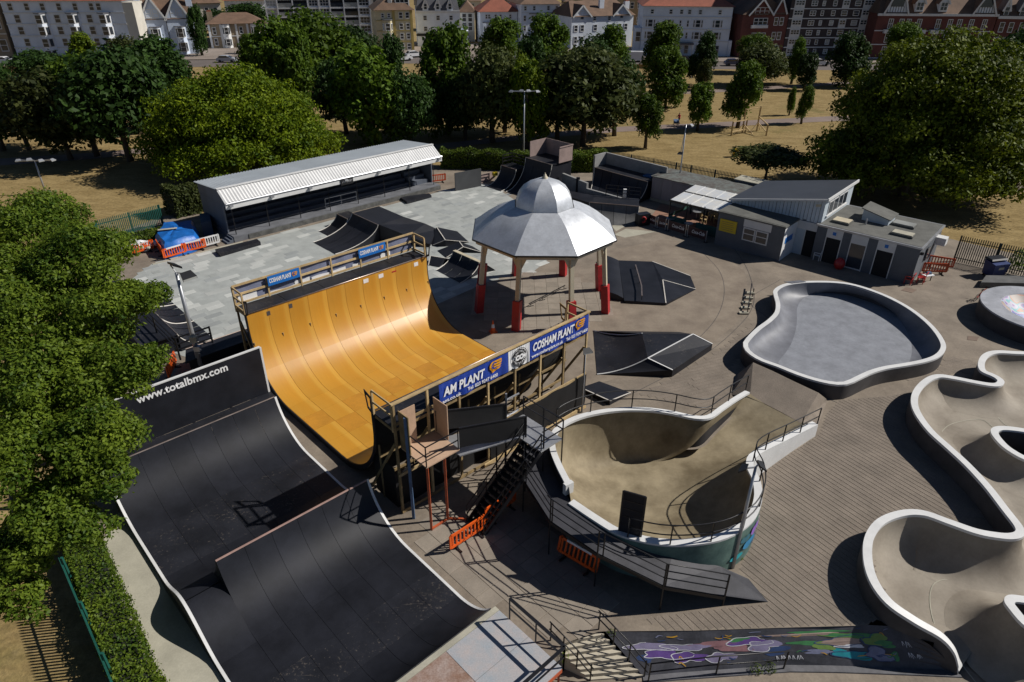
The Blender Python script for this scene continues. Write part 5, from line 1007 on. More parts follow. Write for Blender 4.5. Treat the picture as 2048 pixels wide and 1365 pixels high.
# doors on the front
def door(u0, u1, v, z1, open_=True, label=None):
    p = kbox(u0, u1, v-.03, v+.02, z1, 2.84, wht, 'door_header')
    for u in (u0, u1-.07): kbox(u, u+.07, v-.04, v+.01, 0, z1, wht, 'door_frame')
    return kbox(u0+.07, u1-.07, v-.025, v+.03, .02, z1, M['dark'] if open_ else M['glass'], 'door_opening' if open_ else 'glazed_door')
door(1.65, 2.95, 0, 2.08); door(3.65, 4.9, 0, 2.1, False); door(5.55, 6.8, 0, 2.1); kbox(3.7, 4.85, -.035, -.026, .03, .13, wht, 'door_sill')
for u in (2.3, 6.2): mb = MB(); mb.bar(K(u+.13, -.05, 2.5), K(u-.13, -.05, 2.5), .01, .26); mb.build('door_sign', M['signblue'], ch)
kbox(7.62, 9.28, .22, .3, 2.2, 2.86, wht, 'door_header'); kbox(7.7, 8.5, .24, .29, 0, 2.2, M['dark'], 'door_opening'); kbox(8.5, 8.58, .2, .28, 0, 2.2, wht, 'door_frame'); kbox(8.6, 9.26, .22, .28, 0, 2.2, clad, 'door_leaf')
mb = MB(); mb.bar(K(9.27, -2.4, 1.4), K(9.27, .2, 1.4), .02, 2.75); mb.build('side_banner', M['bannerwhite'], ch); kbox(9.24, 9.255, -2.0, -.5, 1.4, 1.9, M['signblue'], 'banner_print')
kbox(10.35, 12.7, -2.49, -2.44, 2.2, 2.84, wht, 'window_header')
for u in (10.5, 11.6): wd = kbox(u, u+1.05, -2.5, -2.45, 1.05, 2.15, wht, 'window'); kbox(u+.1, u+.95, -2.52, -2.505, 1.15, 1.6, M['glass'], 'pane', wd); kbox(u+.1, u+.95, -2.52, -2.505, 1.68, 2.05, M['glass'], 'pane', wd)
ys = empty('yellow_notice', K(14, -2.5, 1.4), 'yellow notice board on the charcoal clubhouse wall', 'sign'); kbox(13.25, 14.75, -2.53, -2.46, 1.35, 2.4, mat('yellow_board', (.58, .42, .015), .5, .05), 'board', ys)
for i in range(5): mb = MB(); mb.bar(K(14.6, -2.535, 2.2-.17*i), K(13.45+.1*(i % 2), -2.535, 2.2-.17*i), .004, .04); mb.build('text_row', M['timberdark'], ys)
kbox(-.14, -.06, 2.2, 3.0, 1.3, 2.3, M['glass'], 'side_window'); kbox(-.75, 0, 4.7, 5.5, 1.9, 2.5, wht, 'vent_box'); mb = MB(); mb.box(K(-.1, .2, 2.5), (.2, .2, .2)); mb.build('wall_lamp', M['blackmetal'], ch)
# cafe canopy, its green half walls and the shed behind
cn = empty('cafe_canopy', K(18, 1), 'translucent sheet canopy over the cafe terrace', 'canopy'); poly_ = mat('polycarbonate', (.55, .58, .62), .3, 0, .8, col2=(.66, .64, .58), fine=.08, fscale=4, spec=.5)
for half, (v0, v1, z0, z1) in enumerate(((-1.1, 1.3, 2.42, 2.58), (1.5, 3.4, 2.62, 2.78))):
    for i in range(5):
        u0, u1 = 15.25+i*1.03, 15.25+(i+1)*1.03; q = [K(u0+.02, v0, z0), K(u1-.02, v0, z0), K(u1-.02, v1, z1), K(u0+.02, v1, z1)]; mb = MB(); mb.hexa(q, [p+Vector((0, 0, .03)) for p in q]); mb.build('roof_sheet', poly_, cn)
        mb = MB(); mb.bar(K(u0, v0, z0+.05), K(u0, v1, z1+.05), .06, .04); mb.build('glazing_bar', wht, cn)
    mb = MB(); mb.bar(K(15.2, v0, z0-.08), K(20.5, v0, z0-.08), .08, .14); mb.build('beam', M['blackmetal'], cn)
for u in (15.3, 17.0, 18.7, 20.4):
    for v in (-1.0, 3.2): mb = MB(); mb.bar(K(u, v, 0), K(u, v, 2.5), .09); mb.build('post', M['blackmetal'], cn)
gh = mat('green_panel', (.03, .09, .075), .6, .2, 1)
for u0, u1 in ((15.2, 17.6), (18.6, 20.4)): kbox(u0, u1, -1.06, -.98, .05, .95, gh, 'half_wall', cn)
mb = MB(); mb.bar(K(20.4, -1, .9), K(20.4, 3, .9), .08, .3); mb.build('half_wall', gh, cn); mb = MB(); mb.bar(K(20.4, -1, .95), K(18.8, -1, 2.2), .05, .08); mb.build('brace', M['blackmetal'], cn)
mb = MB(); mb.poly([K(15.2, -.9, .012), K(22.5, -.9, .012), K(24, 3.8, .012), K(15.2, 3.8, .012)]); struct('terrace_paving', mb, mat('brick_paving', (.25, .135, .09), .85, .2, 1, fine=.2, fscale=12))
sh = empty('storage_shed', K(20.5, 5.5), 'pinkish grey timber shed with rust and teal roof', 'shed'); sw = mat('faded_board', (.27, .24, .245), .75, .12, .8, stretch=(1, 1, .15), rnd=.05); rr_ = mat('rusted_roof', (.075, .06, .052), .8, 0, .8, col2=(.13, .15, .14), fine=.35, fscale=5)
for i in range(8): kbox(16.2+i*1.16+.01, 16.2+(i+1)*1.16-.01, 4.2, 4.26, .3, 2.45, sw, 'wall_board', sh)
for i in range(3): kbox(25.42, 25.48, 4.26+i*1.05+.01, 4.26+(i+1)*1.05-.01, .3, 2.45, sw, 'wall_board', sh)
kbox(16, 25.4, 4.27, 7.6, .3, 2.4, sw, 'shell', sh); kbox(16, 25.5, 4.15, 7.6, 0, .28, M['concpale'], 'plinth', sh)
for i in range(9): kbox(15.9+i*1.08, 15.9+(i+1)*1.08-.02, 4.0, 7.7, 2.46+.02*(i % 2), 2.52+.02*(i % 2), rr_, 'roof_sheet', sh)
kbox(21.4, 22.7, 4.15, 4.2, .35, 2.2, sw, 'door', sh)
b_ = MB(); b_.prism([K(26.2, 5.2), K(27.2, 5.2), K(27.2, 6.2), K(26.2, 6.2)], 0, 2.0); thing('painted_cabinet', b_, [mat('cabinet_blue', (.02, .10, .25), .5, .2, .5)], 'blue cabinet with pale top beside the shed', 'cabinet')
for i, (u0, u1, v0, v1, h_) in enumerate(((11.5, 15, 6.8, 9.0, 2.9), (15.5, 18.5, 7.9, 9.5, 2.7))):
    b_ = MB(); b_.prism([K(u0, v0), K(u1, v0), K(u1, v1), K(u0, v1)], 0, h_); o = thing('rear_store', b_, cg, ('low grey store behind the sloping hall', 'low dark store behind the shed roof')[i], 'shed'); kbox(u0-.1, u1+.1, v0-.1, v1+.1, h_, h_+.08, M['concpale'], 'roof', o) 


# ================================================================ trees and hedges
M['leaf_dark'] = leafmat('leaf_dark', (.012, .030, .007), (.050, .098, .016), .25)
M['leaf_big'] = leafmat('leaf_big', (.020, .042, .004), (.19, .225, .010), .25)
M['leaf_mid'] = leafmat('leaf_mid', (.026, .062, .006), (.13, .20, .014))
M['leaf_lime'] = leafmat('leaf_lime', (.036, .078, .004), (.22, .28, .008), .28)
M['leaf_olive'] = leafmat('leaf_olive', (.020, .034, .008), (.088, .100, .024), .25)
M['leaf_near'] = leafmat('leaf_near', (.040, .090, .010), (.25, .33, .034), .42, .5)
M['leaf_hedge'] = leafmat('leaf_hedge', (.030, .070, .008), (.16, .21, .020))
M['bark'] = mat('bark', (.075, .058, .042), .9, .3, .5, bump=.4, bscale=9)
def leaf(mb, p, n, s, rg, asp=.62):
    """one rhombic leaf (a spray of leaves on far trees)"""
    n = n.normalized(); t = n.orthogonal().normalized(); t.rotate(Matrix.Rotation(rg.uniform(0, 6.283), 3, n)); b = n.cross(t)
    t = t*s; b = b*s*asp; k = len(mb.v); mb.v += [tuple(p-t), tuple(p+b*.9-t*.1), tuple(p+t), tuple(p-b*.9-t*.1)]; mb.f.append((k, k+1, k+2, k+3)); mb.m.append(0)
def rnd_dir(rg):
    z = rg.uniform(-1, 1); t = rg.uniform(0, 6.283); r = math.sqrt(1-z*z); return Vector((r*math.cos(t), r*math.sin(t), z))
def crown_mesh(name, clumps, n, size, seed, m, inner=.25, droop=0):
    """leaves over the shells of overlapping clumps (x, y, z, rx, rz); fewer inside and underneath, so the crown keeps gaps and dark hollows"""
    rg = random.Random(seed); mb = MB(); tot = sum(c[3]**2 for c in clumps)
    for cx, cy, cz, rx, rz in clumps:
        c = Vector((cx, cy, cz)); k = int(n*rx*rx/tot)
        for _ in range(k):
            d = rnd_dir(rg)
            if d.z < -.35 and rg.random() < .5: continue
            rr = 1+rg.gauss(-.06, .12) if rg.random() > inner else rg.uniform(.45, .95)
            rr *= 1+.24*noise.noise(d*2.6+c*1.7)+.14*noise.noise(d*7+c*3.1)
            p = c+Vector((d.x*rx*rr, d.y*rx*rr, d.z*rz*rr))
            nn = d*.75+rnd_dir(rg)*.75+Vector((0, 0, .25)); leaf(mb, p, nn, size*rg.uniform(.6, 1.35), rg)
    for _ in range(int(n*.06)):        # big inner sprays close the crown's heart
        cx, cy, cz, rx, rz = rg.choice(clumps); d = rnd_dir(rg)*rg.uniform(.05, .45); leaf(mb, Vector((cx*.8+d.x*rx, cy*.8+d.y*rx, cz*.85+d.z*rz)), rnd_dir(rg), size*2.6, rg, .9)
    return mb.mesh(name, m)
def clumps_round(seed, n=26, r=.36, flat=1.0, top=1.0):
    rg = random.Random(seed); out = [(0, 0, 0, .72, .72*flat)]
    for i in range(n):
        z = 1-2*(i+.5)/n*(.86); t = i*2.39996+rg.uniform(-.3, .3); q = math.sqrt(max(0, 1-z*z)); k = rg.uniform(.60, .74); rr = r*rg.uniform(.72, 1.2)
        out.append((q*math.cos(t)*k, q*math.sin(t)*k, z*k*top, rr, rr*.85))
    return out
def clumps_upright(seed, n=26):
    rg = random.Random(seed); out = [(0, 0, -.1, .55, .8)]
    for i in range(n):
        z = rg.uniform(-.75, .78); w = math.sqrt(max(.02, 1-((z+.18)/1.02)**2)); t = i*2.39996; k = rg.uniform(.5, .72)*w; rr = rg.uniform(.16, .3)
        out.append((math.cos(t)*k, math.sin(t)*k, z, rr, rr*1.35))
    return out
def clumps_spread(seed, n=30):
    rg = random.Random(seed); out = [(0, 0, .1, .75, .55)]
    for i in range(n):
        t = i*2.39996; q = math.sqrt((i+.5)/n)*.82; rr = rg.uniform(.2, .34); out.append((math.cos(t)*q, math.sin(t)*q, .62*math.sqrt(max(0, 1-q*q))-.25+rg.uniform(-.2, .1), rr, rr*.7))
    return out
CRN = {}
def crown(kind, leafk, var):
    key = (kind, leafk, var)
    if key not in CRN:
        cl = {'round': lambda: clumps_round(11+var), 'upright': lambda: clumps_upright(31+var), 'spread': lambda: clumps_spread(51+var)}[kind]()
        CRN[key] = crown_mesh('crown', cl, 8200, .058, 3+var*7, M['leaf_'+leafk])
    return CRN[key]
def trunk_mesh():
    mb = MB(); mb.tube([(0, 0, -.02), (.02, .01, .3), (0, .02, .62), (-.02, 0, 1)], [.055, .042, .032, .012], 7)
    for i in range(5):
        t = i*1.26; z = .42+.07*i; d = Vector((math.cos(t), math.sin(t), 0)); mb.tube([Vector((0, 0, z)), d*.16+Vector((0, 0, z+.15)), d*.3+Vector((0, 0, z+.33))], [.024, .016, .006], 5)
    return mb.mesh('trunk', M['bark'], 1)
TRK = trunk_mesh(); ntree = 0
def tree(x, y, h, zb, rad, kind, leafk, label, name='park_tree', group='park trees'):
    global ntree
    r = empty(name, (x, y, 0), label, 'tree', group); ntree += 1
    zb = max(.5, zb*.72); t = link('trunk', TRK, r); hh = zb+(h-zb)*.62; t.scale = (max(hh, rad*.9), max(hh, rad*.9), hh); t.rotation_euler = (0, 0, ntree*1.3)
    c = link('crown', crown(kind, leafk, ntree % 2), r, (0, 0, (h+zb)/2)); c.scale = (rad*1.2, rad*1.2, (h-zb)/2*1.12); c.rotation_euler = (0, 0, ntree*2.1)
    return r
def TT(args, kind, leafk, label, **k): return tree(*args, kind, leafk, label, **k)
TT((-63.4,85.4,10.9,1.0,3.6), 'round', 'dark', 'dark tree cut by the left frame edge behind the park path')
TT((-52.8,81.5,9.6,0.8,4.9), 'round', 'olive', 'broad olive brown tree beside the park path at left')
TT((-45.4,81.0,12.2,1.8,5.1), 'round', 'dark', 'large dark green tree next to the round yellow green tree')
TT((-76.8,132.4,8.1,1.7,3.4), 'upright', 'lime', 'light green tree before the white terrace')
TT((-76.4,117.9,7.5,2.0,4.5), 'round', 'dark', 'dark tree below the white terrace windows')
TT((-70.2,132.7,8.0,1.7,2.8), 'round', 'olive', 'grey green tree between terrace and gabled house')
TT((-54.1,112.4,9.6,1.5,4.9), 'upright', 'dark', 'dense dark tree below the twin gabled house')
TT((-36.1,109.1,12.0,0.7,4.4), 'upright', 'mid', 'tall upright green tree before the white flats')
TT((-46.2,130.9,8.4,0.9,3.1), 'upright', 'mid', 'narrow green tree between the villa and the white flats')
TT((-32.5,118.5,13.1,0.3,6.4), 'round', 'mid', 'tall full tree hiding the middle of the white flats')
TT((-26.5,124.1,10.7,0.8,3.6), 'round', 'dark', 'dark tree at the end of the white flats')
TT((-22.8,95.3,9.6,1.2,3.2), 'round', 'dark', 'dark tree behind the round yellow green tree')
TT((-18.0,89.3,11.2,0.6,4.7), 'upright', 'mid', 'bushy lime topped tree beyond the stand roof')
TT((-13.2,88.9,8.7,0.9,3.1), 'round', 'dark', 'dark tree behind the end of the stand')
TT((-8.9,95.6,12.6,1.3,4.1), 'upright', 'mid', 'tall tree in front of the pub')
TT((-2.7,91.0,11.3,1.5,4.1), 'round', 'olive', 'olive tree between the pub tree and the floodlight mast')
TT((-2.8,146.9,9.8,2.1,4.7), 'upright', 'mid', 'green tree before the red roofed villa')
TT((6.5,138.2,10.8,2.7,4.6), 'upright', 'mid', 'dense tree before the tall white house')
TT((1.8,87.3,10.2,1.9,2.7), 'upright', 'lime', 'lime green tree beside the floodlight mast')
TT((9.0,89.5,11.4,1.7,5.8), 'round', 'olive', 'broad chestnut brown tree behind the bandstand')
TT((13.8,95.1,9.6,1.3,3.1), 'round', 'dark', 'dark leaning tree right of the chestnut')
TT((19.6,147.8,8.6,2.5,3.4), 'upright', 'mid', 'rounded tree before the double gabled white house')
TT((27.8,139.0,10.0,3.3,3.7), 'upright', 'mid', 'tree at the corner of the large white hotel')
TT((24.4,114.5,8.2,0.6,3.5), 'upright', 'mid', 'pear shaped tree standing on dry grass by the hotel')
TT((16.9,88.4,6.3,2.2,1.9), 'upright', 'mid', 'small single stemmed tree on dry grass near the hedge')
TT((34.9,135.4,8.4,1.2,2.8), 'upright', 'dark', 'blue green tree before the large white hotel')
TT((25.9,98.4,6.0,2.0,2.0), 'upright', 'mid', 'small tree beside the park path near the walker')
TT((34.5,131.1,4.8,1.7,1.4), 'upright', 'olive', 'thin sapling under the blue green tree')
TT((32.1,100.4,8.4,2.4,2.7), 'upright', 'mid', 'vase shaped tree beside the timber frame')
TT((49.4,152.2,7.2,3.4,2.9), 'round', 'mid', 'small tree before the dark gabled house')
TT((46.0,135.8,7.1,0.5,4.1), 'round', 'olive', 'round dark tree near the road')
TT((53.1,138.2,7.4,1.6,2.0), 'upright', 'mid', 'slender tree before the dark flats')
TT((52.9,131.3,5.9,1.6,2.1), 'upright', 'dark', 'slender blue green tree in front of the dark flats')
TT((42.6,109.3,3.8,0.7,0.6), 'upright', 'mid', 'tiny sapling beyond the park path')
TT((42.3,103.3,5.0,1.3,1.1), 'upright', 'mid', 'sapling at the edge of the park path')
TT((62.6,136.4,8.3,0.9,3.9), 'upright', 'dark', 'dark tree before the brick flats beside the big tree')
TT((78.7,150.1,9.7,5.7,3.1), 'round', 'mid', 'tree top before the brick mansion block')
TT((-1.2,96.7,9.5,1.4,3.2), 'round', 'dark', 'dark tree between olive tree and lime tree')
TT((-6.4,92.3,8.2,1.0,2.9), 'round', 'dark', 'dark low tree behind the hedge before the pub tree')
TT((5.8,91.2,10.1,1.1,3.2), 'round', 'dark', 'dark tree between lime tree and chestnut')
TT((-60.3,85.7,8.8,0.9,3.3), 'round', 'dark', 'dark tree between frame edge tree and olive tree')
TT((-50.5,83.1,11.0,1.3,3.2), 'round', 'mid', 'lime topped tree between olive tree and large dark tree')
TT((-50.2,96.3,9.8,0.8,3.2), 'round', 'dark', 'dark tree behind large dark tree')
TT((-31.5,103.9,11.5,1.1,3.6), 'upright', 'mid', 'upright tree between the two tall trees before the flats')
TT((2.7,118.4,9.2,1.2,2.8), 'upright', 'dark', 'dark tree between the villa tree and the tall house tree')
TT((12.7,118.7,9.6,1.2,3.5), 'round', 'dark', 'dark tree behind the chestnut crown')
TT((-18.1,107.8,10.5,1.1,2.2), 'upright', 'dark', 'dark tree behind the lime topped tree')
TT((68.6,100.2,12.5,1.4,3.8), 'round', 'dark', 'dark tree behind the big tree near the brick end block')
TT((79.3,110.7,13.4,1.9,4.9), 'round', 'dark', 'dark tree behind the big tree at the right edge')
TT((27.2,72.6,4.6,1.6,3.2), 'spread', 'olive', 'small spreading tree behind the clubhouse roof')
TT((-73.0,172.2,9.9,1.5,2.1), 'upright', 'dark', 'dark conifer between gabled house and villa')
TT((-63.8,176.2,4.0,0.9,1.4), 'upright', 'mid', 'little pointed tree in the villa garden')
for px, lb in (((-85.6,217.0,6.6,0.5,4.0), 'tree behind the villa chimney'), ((-81.8,231.6,7.2,0.3,6.1), 'tree behind the villa roof'), ((-19.3,235.4,9.8,2.9,5.4), 'tree behind the pub roof'), ((5.8,272.5,9.3,3.3,5.4), 'tree behind the red roofed villa'), ((20.7,254.5,7.6,1.8,3.4), 'tree behind the tall white house'), ((40.4,255.8,9.4,4.6,4.2), 'tree behind the double gabled house')):
    TT(px, 'round', 'dark', 'distant '+lb, group='trees among the distant houses')
# ---- the two great trees and the near tree get crowns of their own
def big_tree(name, base, lobes, n, size, leafk, label, seed, trunk_r, inner=.2):
    b = Vector(base); r = empty(name, b, label, 'tree'); cl = []; rg = random.Random(seed)
    for x, y, z, rad in lobes:
        cl.append((x-b.x, y-b.y, z, rad*.64, rad*.58))
        for i in range(15):
            d = rnd_dir(rg); d.z = abs(d.z)*.9-.25; k = rg.uniform(.55, .92); q = rad*rg.uniform(.2, .40)
            cl.append((x-b.x+d.x*rad*k, y-b.y+d.y*rad*k, z+d.z*rad*k, q, q*.7))
    link('crown', crown_mesh('crown', cl, n, size, seed, M['leaf_'+leafk], inner), r)
    top = sum((Vector(l[:3]) for l in lobes), Vector((0, 0, 0)))/len(lobes)-b
    mb = MB(); mb.tube([(0, 0, -.05), (top.x*.05, top.y*.05, top.z*.35), (top.x*.3, top.y*.3, top.z*.7)], [trunk_r, trunk_r*.75, trunk_r*.5], 9)
    for l in lobes: e = Vector(l[:3])-b; mb.tube([Vector((0, 0, top.z*.3)), Vector((e.x*.5, e.y*.5, top.z*.3+(e.z-top.z*.3)*.6)), e], [trunk_r*.5, trunk_r*.3, trunk_r*.1], 6)
    link('trunk', mb.mesh('trunk', M['bark'], 1), r); return r
def lobes_dome(cx, cy, rx, ry, h, zb, n, seed):
    rg = random.Random(seed); out = []
    for i in range(n):
        q = math.sqrt((i+.3)/n); t = i*2.39996; x, y = cx+rx*.74*q*math.cos(t), cy+ry*.74*q*math.sin(t); zt = zb+(h-zb)*math.sqrt(max(.02, 1-(q*.93)**2)); r = max(1.6, min(rx, h-zb)*rg.uniform(.30, .40))
        out.append((x, y, max(zb+r*.55, zt-r*.8), r))
        if q > .68: out.append((cx+rx*.86*q*math.cos(t+.2), cy+ry*.86*q*math.sin(t+.2), zb+r*rg.uniform(.5, .8), r*.8))
    return out
BT1 = (-31.3,77.9,11.4,0.9,11.0); big_tree('round_tree', (BT1[0], BT1[1], 0), lobes_dome(BT1[0]+.6, BT1[1], BT1[4]*1.02, BT1[4]*.85, BT1[2]*1.03, .2, 30, 5), 110000, .17, 'lime', 'huge rounded yellow green tree behind the stand', 17, .5)
BT2 = (40.3,69.4,16.0,0.6,10.9); big_tree('spreading_tree', (BT2[0], BT2[1], 0), lobes_dome(BT2[0]+1.2, BT2[1], BT2[4]*1.02, BT2[4]*.9, BT2[2]*1.03, .5, 32, 6), 115000, .18, 'big', 'huge spreading tree with drooping skirts behind the clubhouse', 23, .55)
NB = Vector((-21.84,23.2,0))
big_tree('near_tree', NB, [(-20.46,27.34,11.4,2.54), (-17.7,25.9,10.88,2.25), (-19.43,23.99,9.56,2.76), (-16.47,23.8,9.23,2.27), (-15.33,24.64,9.7,1.25), (-17.06,20.94,8.26,2.38), (-14.41,21.09,8.51,1.46), (-13.23,21.32,8.92,0.77), (-16.54,18.49,7,2.15), (-14.31,18.75,7.46,1.63), (-13.4,17.6,6.45,1.01), (-15.16,16.64,5.78,1.73), (-15.78,15.63,5.02,1.37), (-13.45,16.04,5.73,0.96), (-15.41,14.57,4.18,0.94)], 185000, .074, 'near', 'large leafy tree filling the left foreground', 41, .35, .22)
# ---- hedges
def hedge(name, pts, hw, h, n, size, leafk, label, z0=0, seed=1, top=None, cat='hedge'):
    """leaves on the faces of a clipped wall of foliage along a path, over a dark twiggy core"""
    P = [Vector(p) for p in pts]; rg = random.Random(seed); c = sum(P, Vector((0, 0, 0)))/len(P); r = empty(name, (c.x, c.y, z0), label, cat); mb = MB(); core = MB(); seg = [(P[i+1]-P[i]).length for i in range(len(P)-1)]; L = sum(seg)
    for i in range(len(P)-1):
        d = (P[i+1]-P[i]).normalized(); s = Vector((-d.y, d.x, 0)); core.bar(P[i]+Vector((0, 0, z0+h*.45)), P[i+1]+Vector((0, 0, z0+h*.45)), hw*1.5, h*.86)
        for _ in range(int(n*seg[i]/L)):
            t = rg.uniform(-.02, 1.02); q = rg.random(); lump = 1+.3*noise.noise(P[i].lerp(P[i+1], t)*.9+Vector((0, 0, q*3)))
            if q < .42: o, z, nn = s*rg.uniform(-hw, hw), h*lump+rg.gauss(0, .05), Vector((0, 0, 1))
            else: sd = 1 if rg.random() < .5 else -1; o, z, nn = s*sd*(hw*lump+rg.gauss(0, .06)), rg.uniform(0, h), s*sd
            if rg.random() < .06: e = 1 if rg.random() < .5 else 0; p = P[i+e]+d*(.1 if e else -.1)+s*rg.uniform(-hw, hw); p.z = 0; z = rg.uniform(0, h); nn = d*(1 if e else -1)
            else: p = P[i].lerp(P[i+1], t)+o
            leaf(mb, Vector((p.x, p.y, z0+z)), nn+rnd_dir(rg)*.8, size*rg.uniform(.6, 1.3), rg)
    core.build('twig_core', mat('twig_core', (.012, .016, .008), .95, .3, .5) if 'twig_core' not in bpy.data.materials else bpy.data.materials['twig_core'], r)
    mb.build('foliage', M['leaf_'+leafk], r); return r
hedge('clipped_hedge', [W(48.6, 63.0), W(57.0, 53.6)], .8, 1.9, 9000, .12, 'hedge', 'long clipped hedge behind the back quarter pipes', seed=3)
hedge('clipped_hedge', [W(57.3, 53.0), W(61.7, 49.6)], .9, 2.0, 6000, .12, 'hedge', 'short clipped hedge between start box and grey back wall', seed=4)
hedge('shrub_border', [(-32.15,61.87,0),(-30.37,63.91,0)], 1.2, 2.3, 3500, .14, 'olive', 'rambling shrub with pale tips beside the stand end wall', seed=5, cat='shrub')
hedge('weedy_verge', [(-33.83,54.3,0),(-30.67,56.93,0)], .8, .5, 1800, .12, 'hedge', 'low weedy growth between green fence and tarpaulin', seed=6, cat='shrub')
hedge('boundary_hedge', [(-20.06,23.05,0),(-17.44,20.01,0),(-15.53,17.78,0),(-13.89,15.84,0),(-12.46,14.14,0),(-11.18,12.62,0)], .62, 1.15, 16000, .062, 'near', 'ivy clad hedge along the pale concrete path in the near corner', seed=7)
for i, (p, s, n, lb) in enumerate((((13.01,26.65,0), .2, 70, 'weed tuft at the foot of the white bowl wall'), ((9.54,20.33,0), .16, 60, 'weed tuft at the foot of the bowl floodlight'), ((9.16,16.02,-1.2), .24, 90, 'broad weed tuft at the foot of the painted bank'), ((9.71,16.08,-1.2), .22, 90, 'upright weed tuft by the bank railing end'), ((3.74,16.63,0), .17, 50, 'weed tuft at the top of the steps'), ((1.86,16.14,-0.6), .35, 120, 'bushy weed between rusty deck leg and steps'))):
    mb = MB(); rg = random.Random(i)
    for _ in range(n): d = rnd_dir(rg); d.z = abs(d.z)+.3; leaf(mb, Vector(p)+Vector((d.x*s, d.y*s, d.z*s*.7)), Vector((d.x, d.y, .2)), .05, rg, .35)
    thing('weed_tuft', mb, M['leaf_near'], lb, 'weed', 'weeds growing from the concrete joints')


# ================================================================ the street of tall houses behind the park
M['stucco'] = mat('white_stucco', (.66, .71, .78), .7, .08, 3, fine=.05, fscale=2); M['stuccoblue'] = mat('pale_blue_stucco', (.55, .63, .76), .7, .08, 3); M['cream'] = mat('cream_stucco', (.55, .48, .30), .7, .1, 3); M['mustard'] = mat('mustard_trim', (.40, .30, .09), .7, .1, 2)
M['ivory'] = mat('ivory_stucco', (.56, .53, .46), .7, .1, 3); M['tileroof'] = mat('red_tile_roof', (.27, .085, .05), .8, .2, 2, fine=.2, fscale=5); M['brownroof'] = mat('brown_tile_roof', (.14, .085, .055), .85, .25, 2, fine=.2, fscale=5); M['slate'] = mat('slate_roof', (.10, .10, .11), .7, .2, 2, fine=.15, fscale=5)
M['brick'] = mat('dark_red_brick', (.13, .042, .032), .85, .2, 2, fine=.25, fscale=6); M['brickdark'] = mat('dark_brick', (.055, .042, .042), .85, .2, 2, fine=.2, fscale=6); M['ochre'] = mat('ochre_stone', (.30, .23, .15), .8, .15, 2)
WM = {}
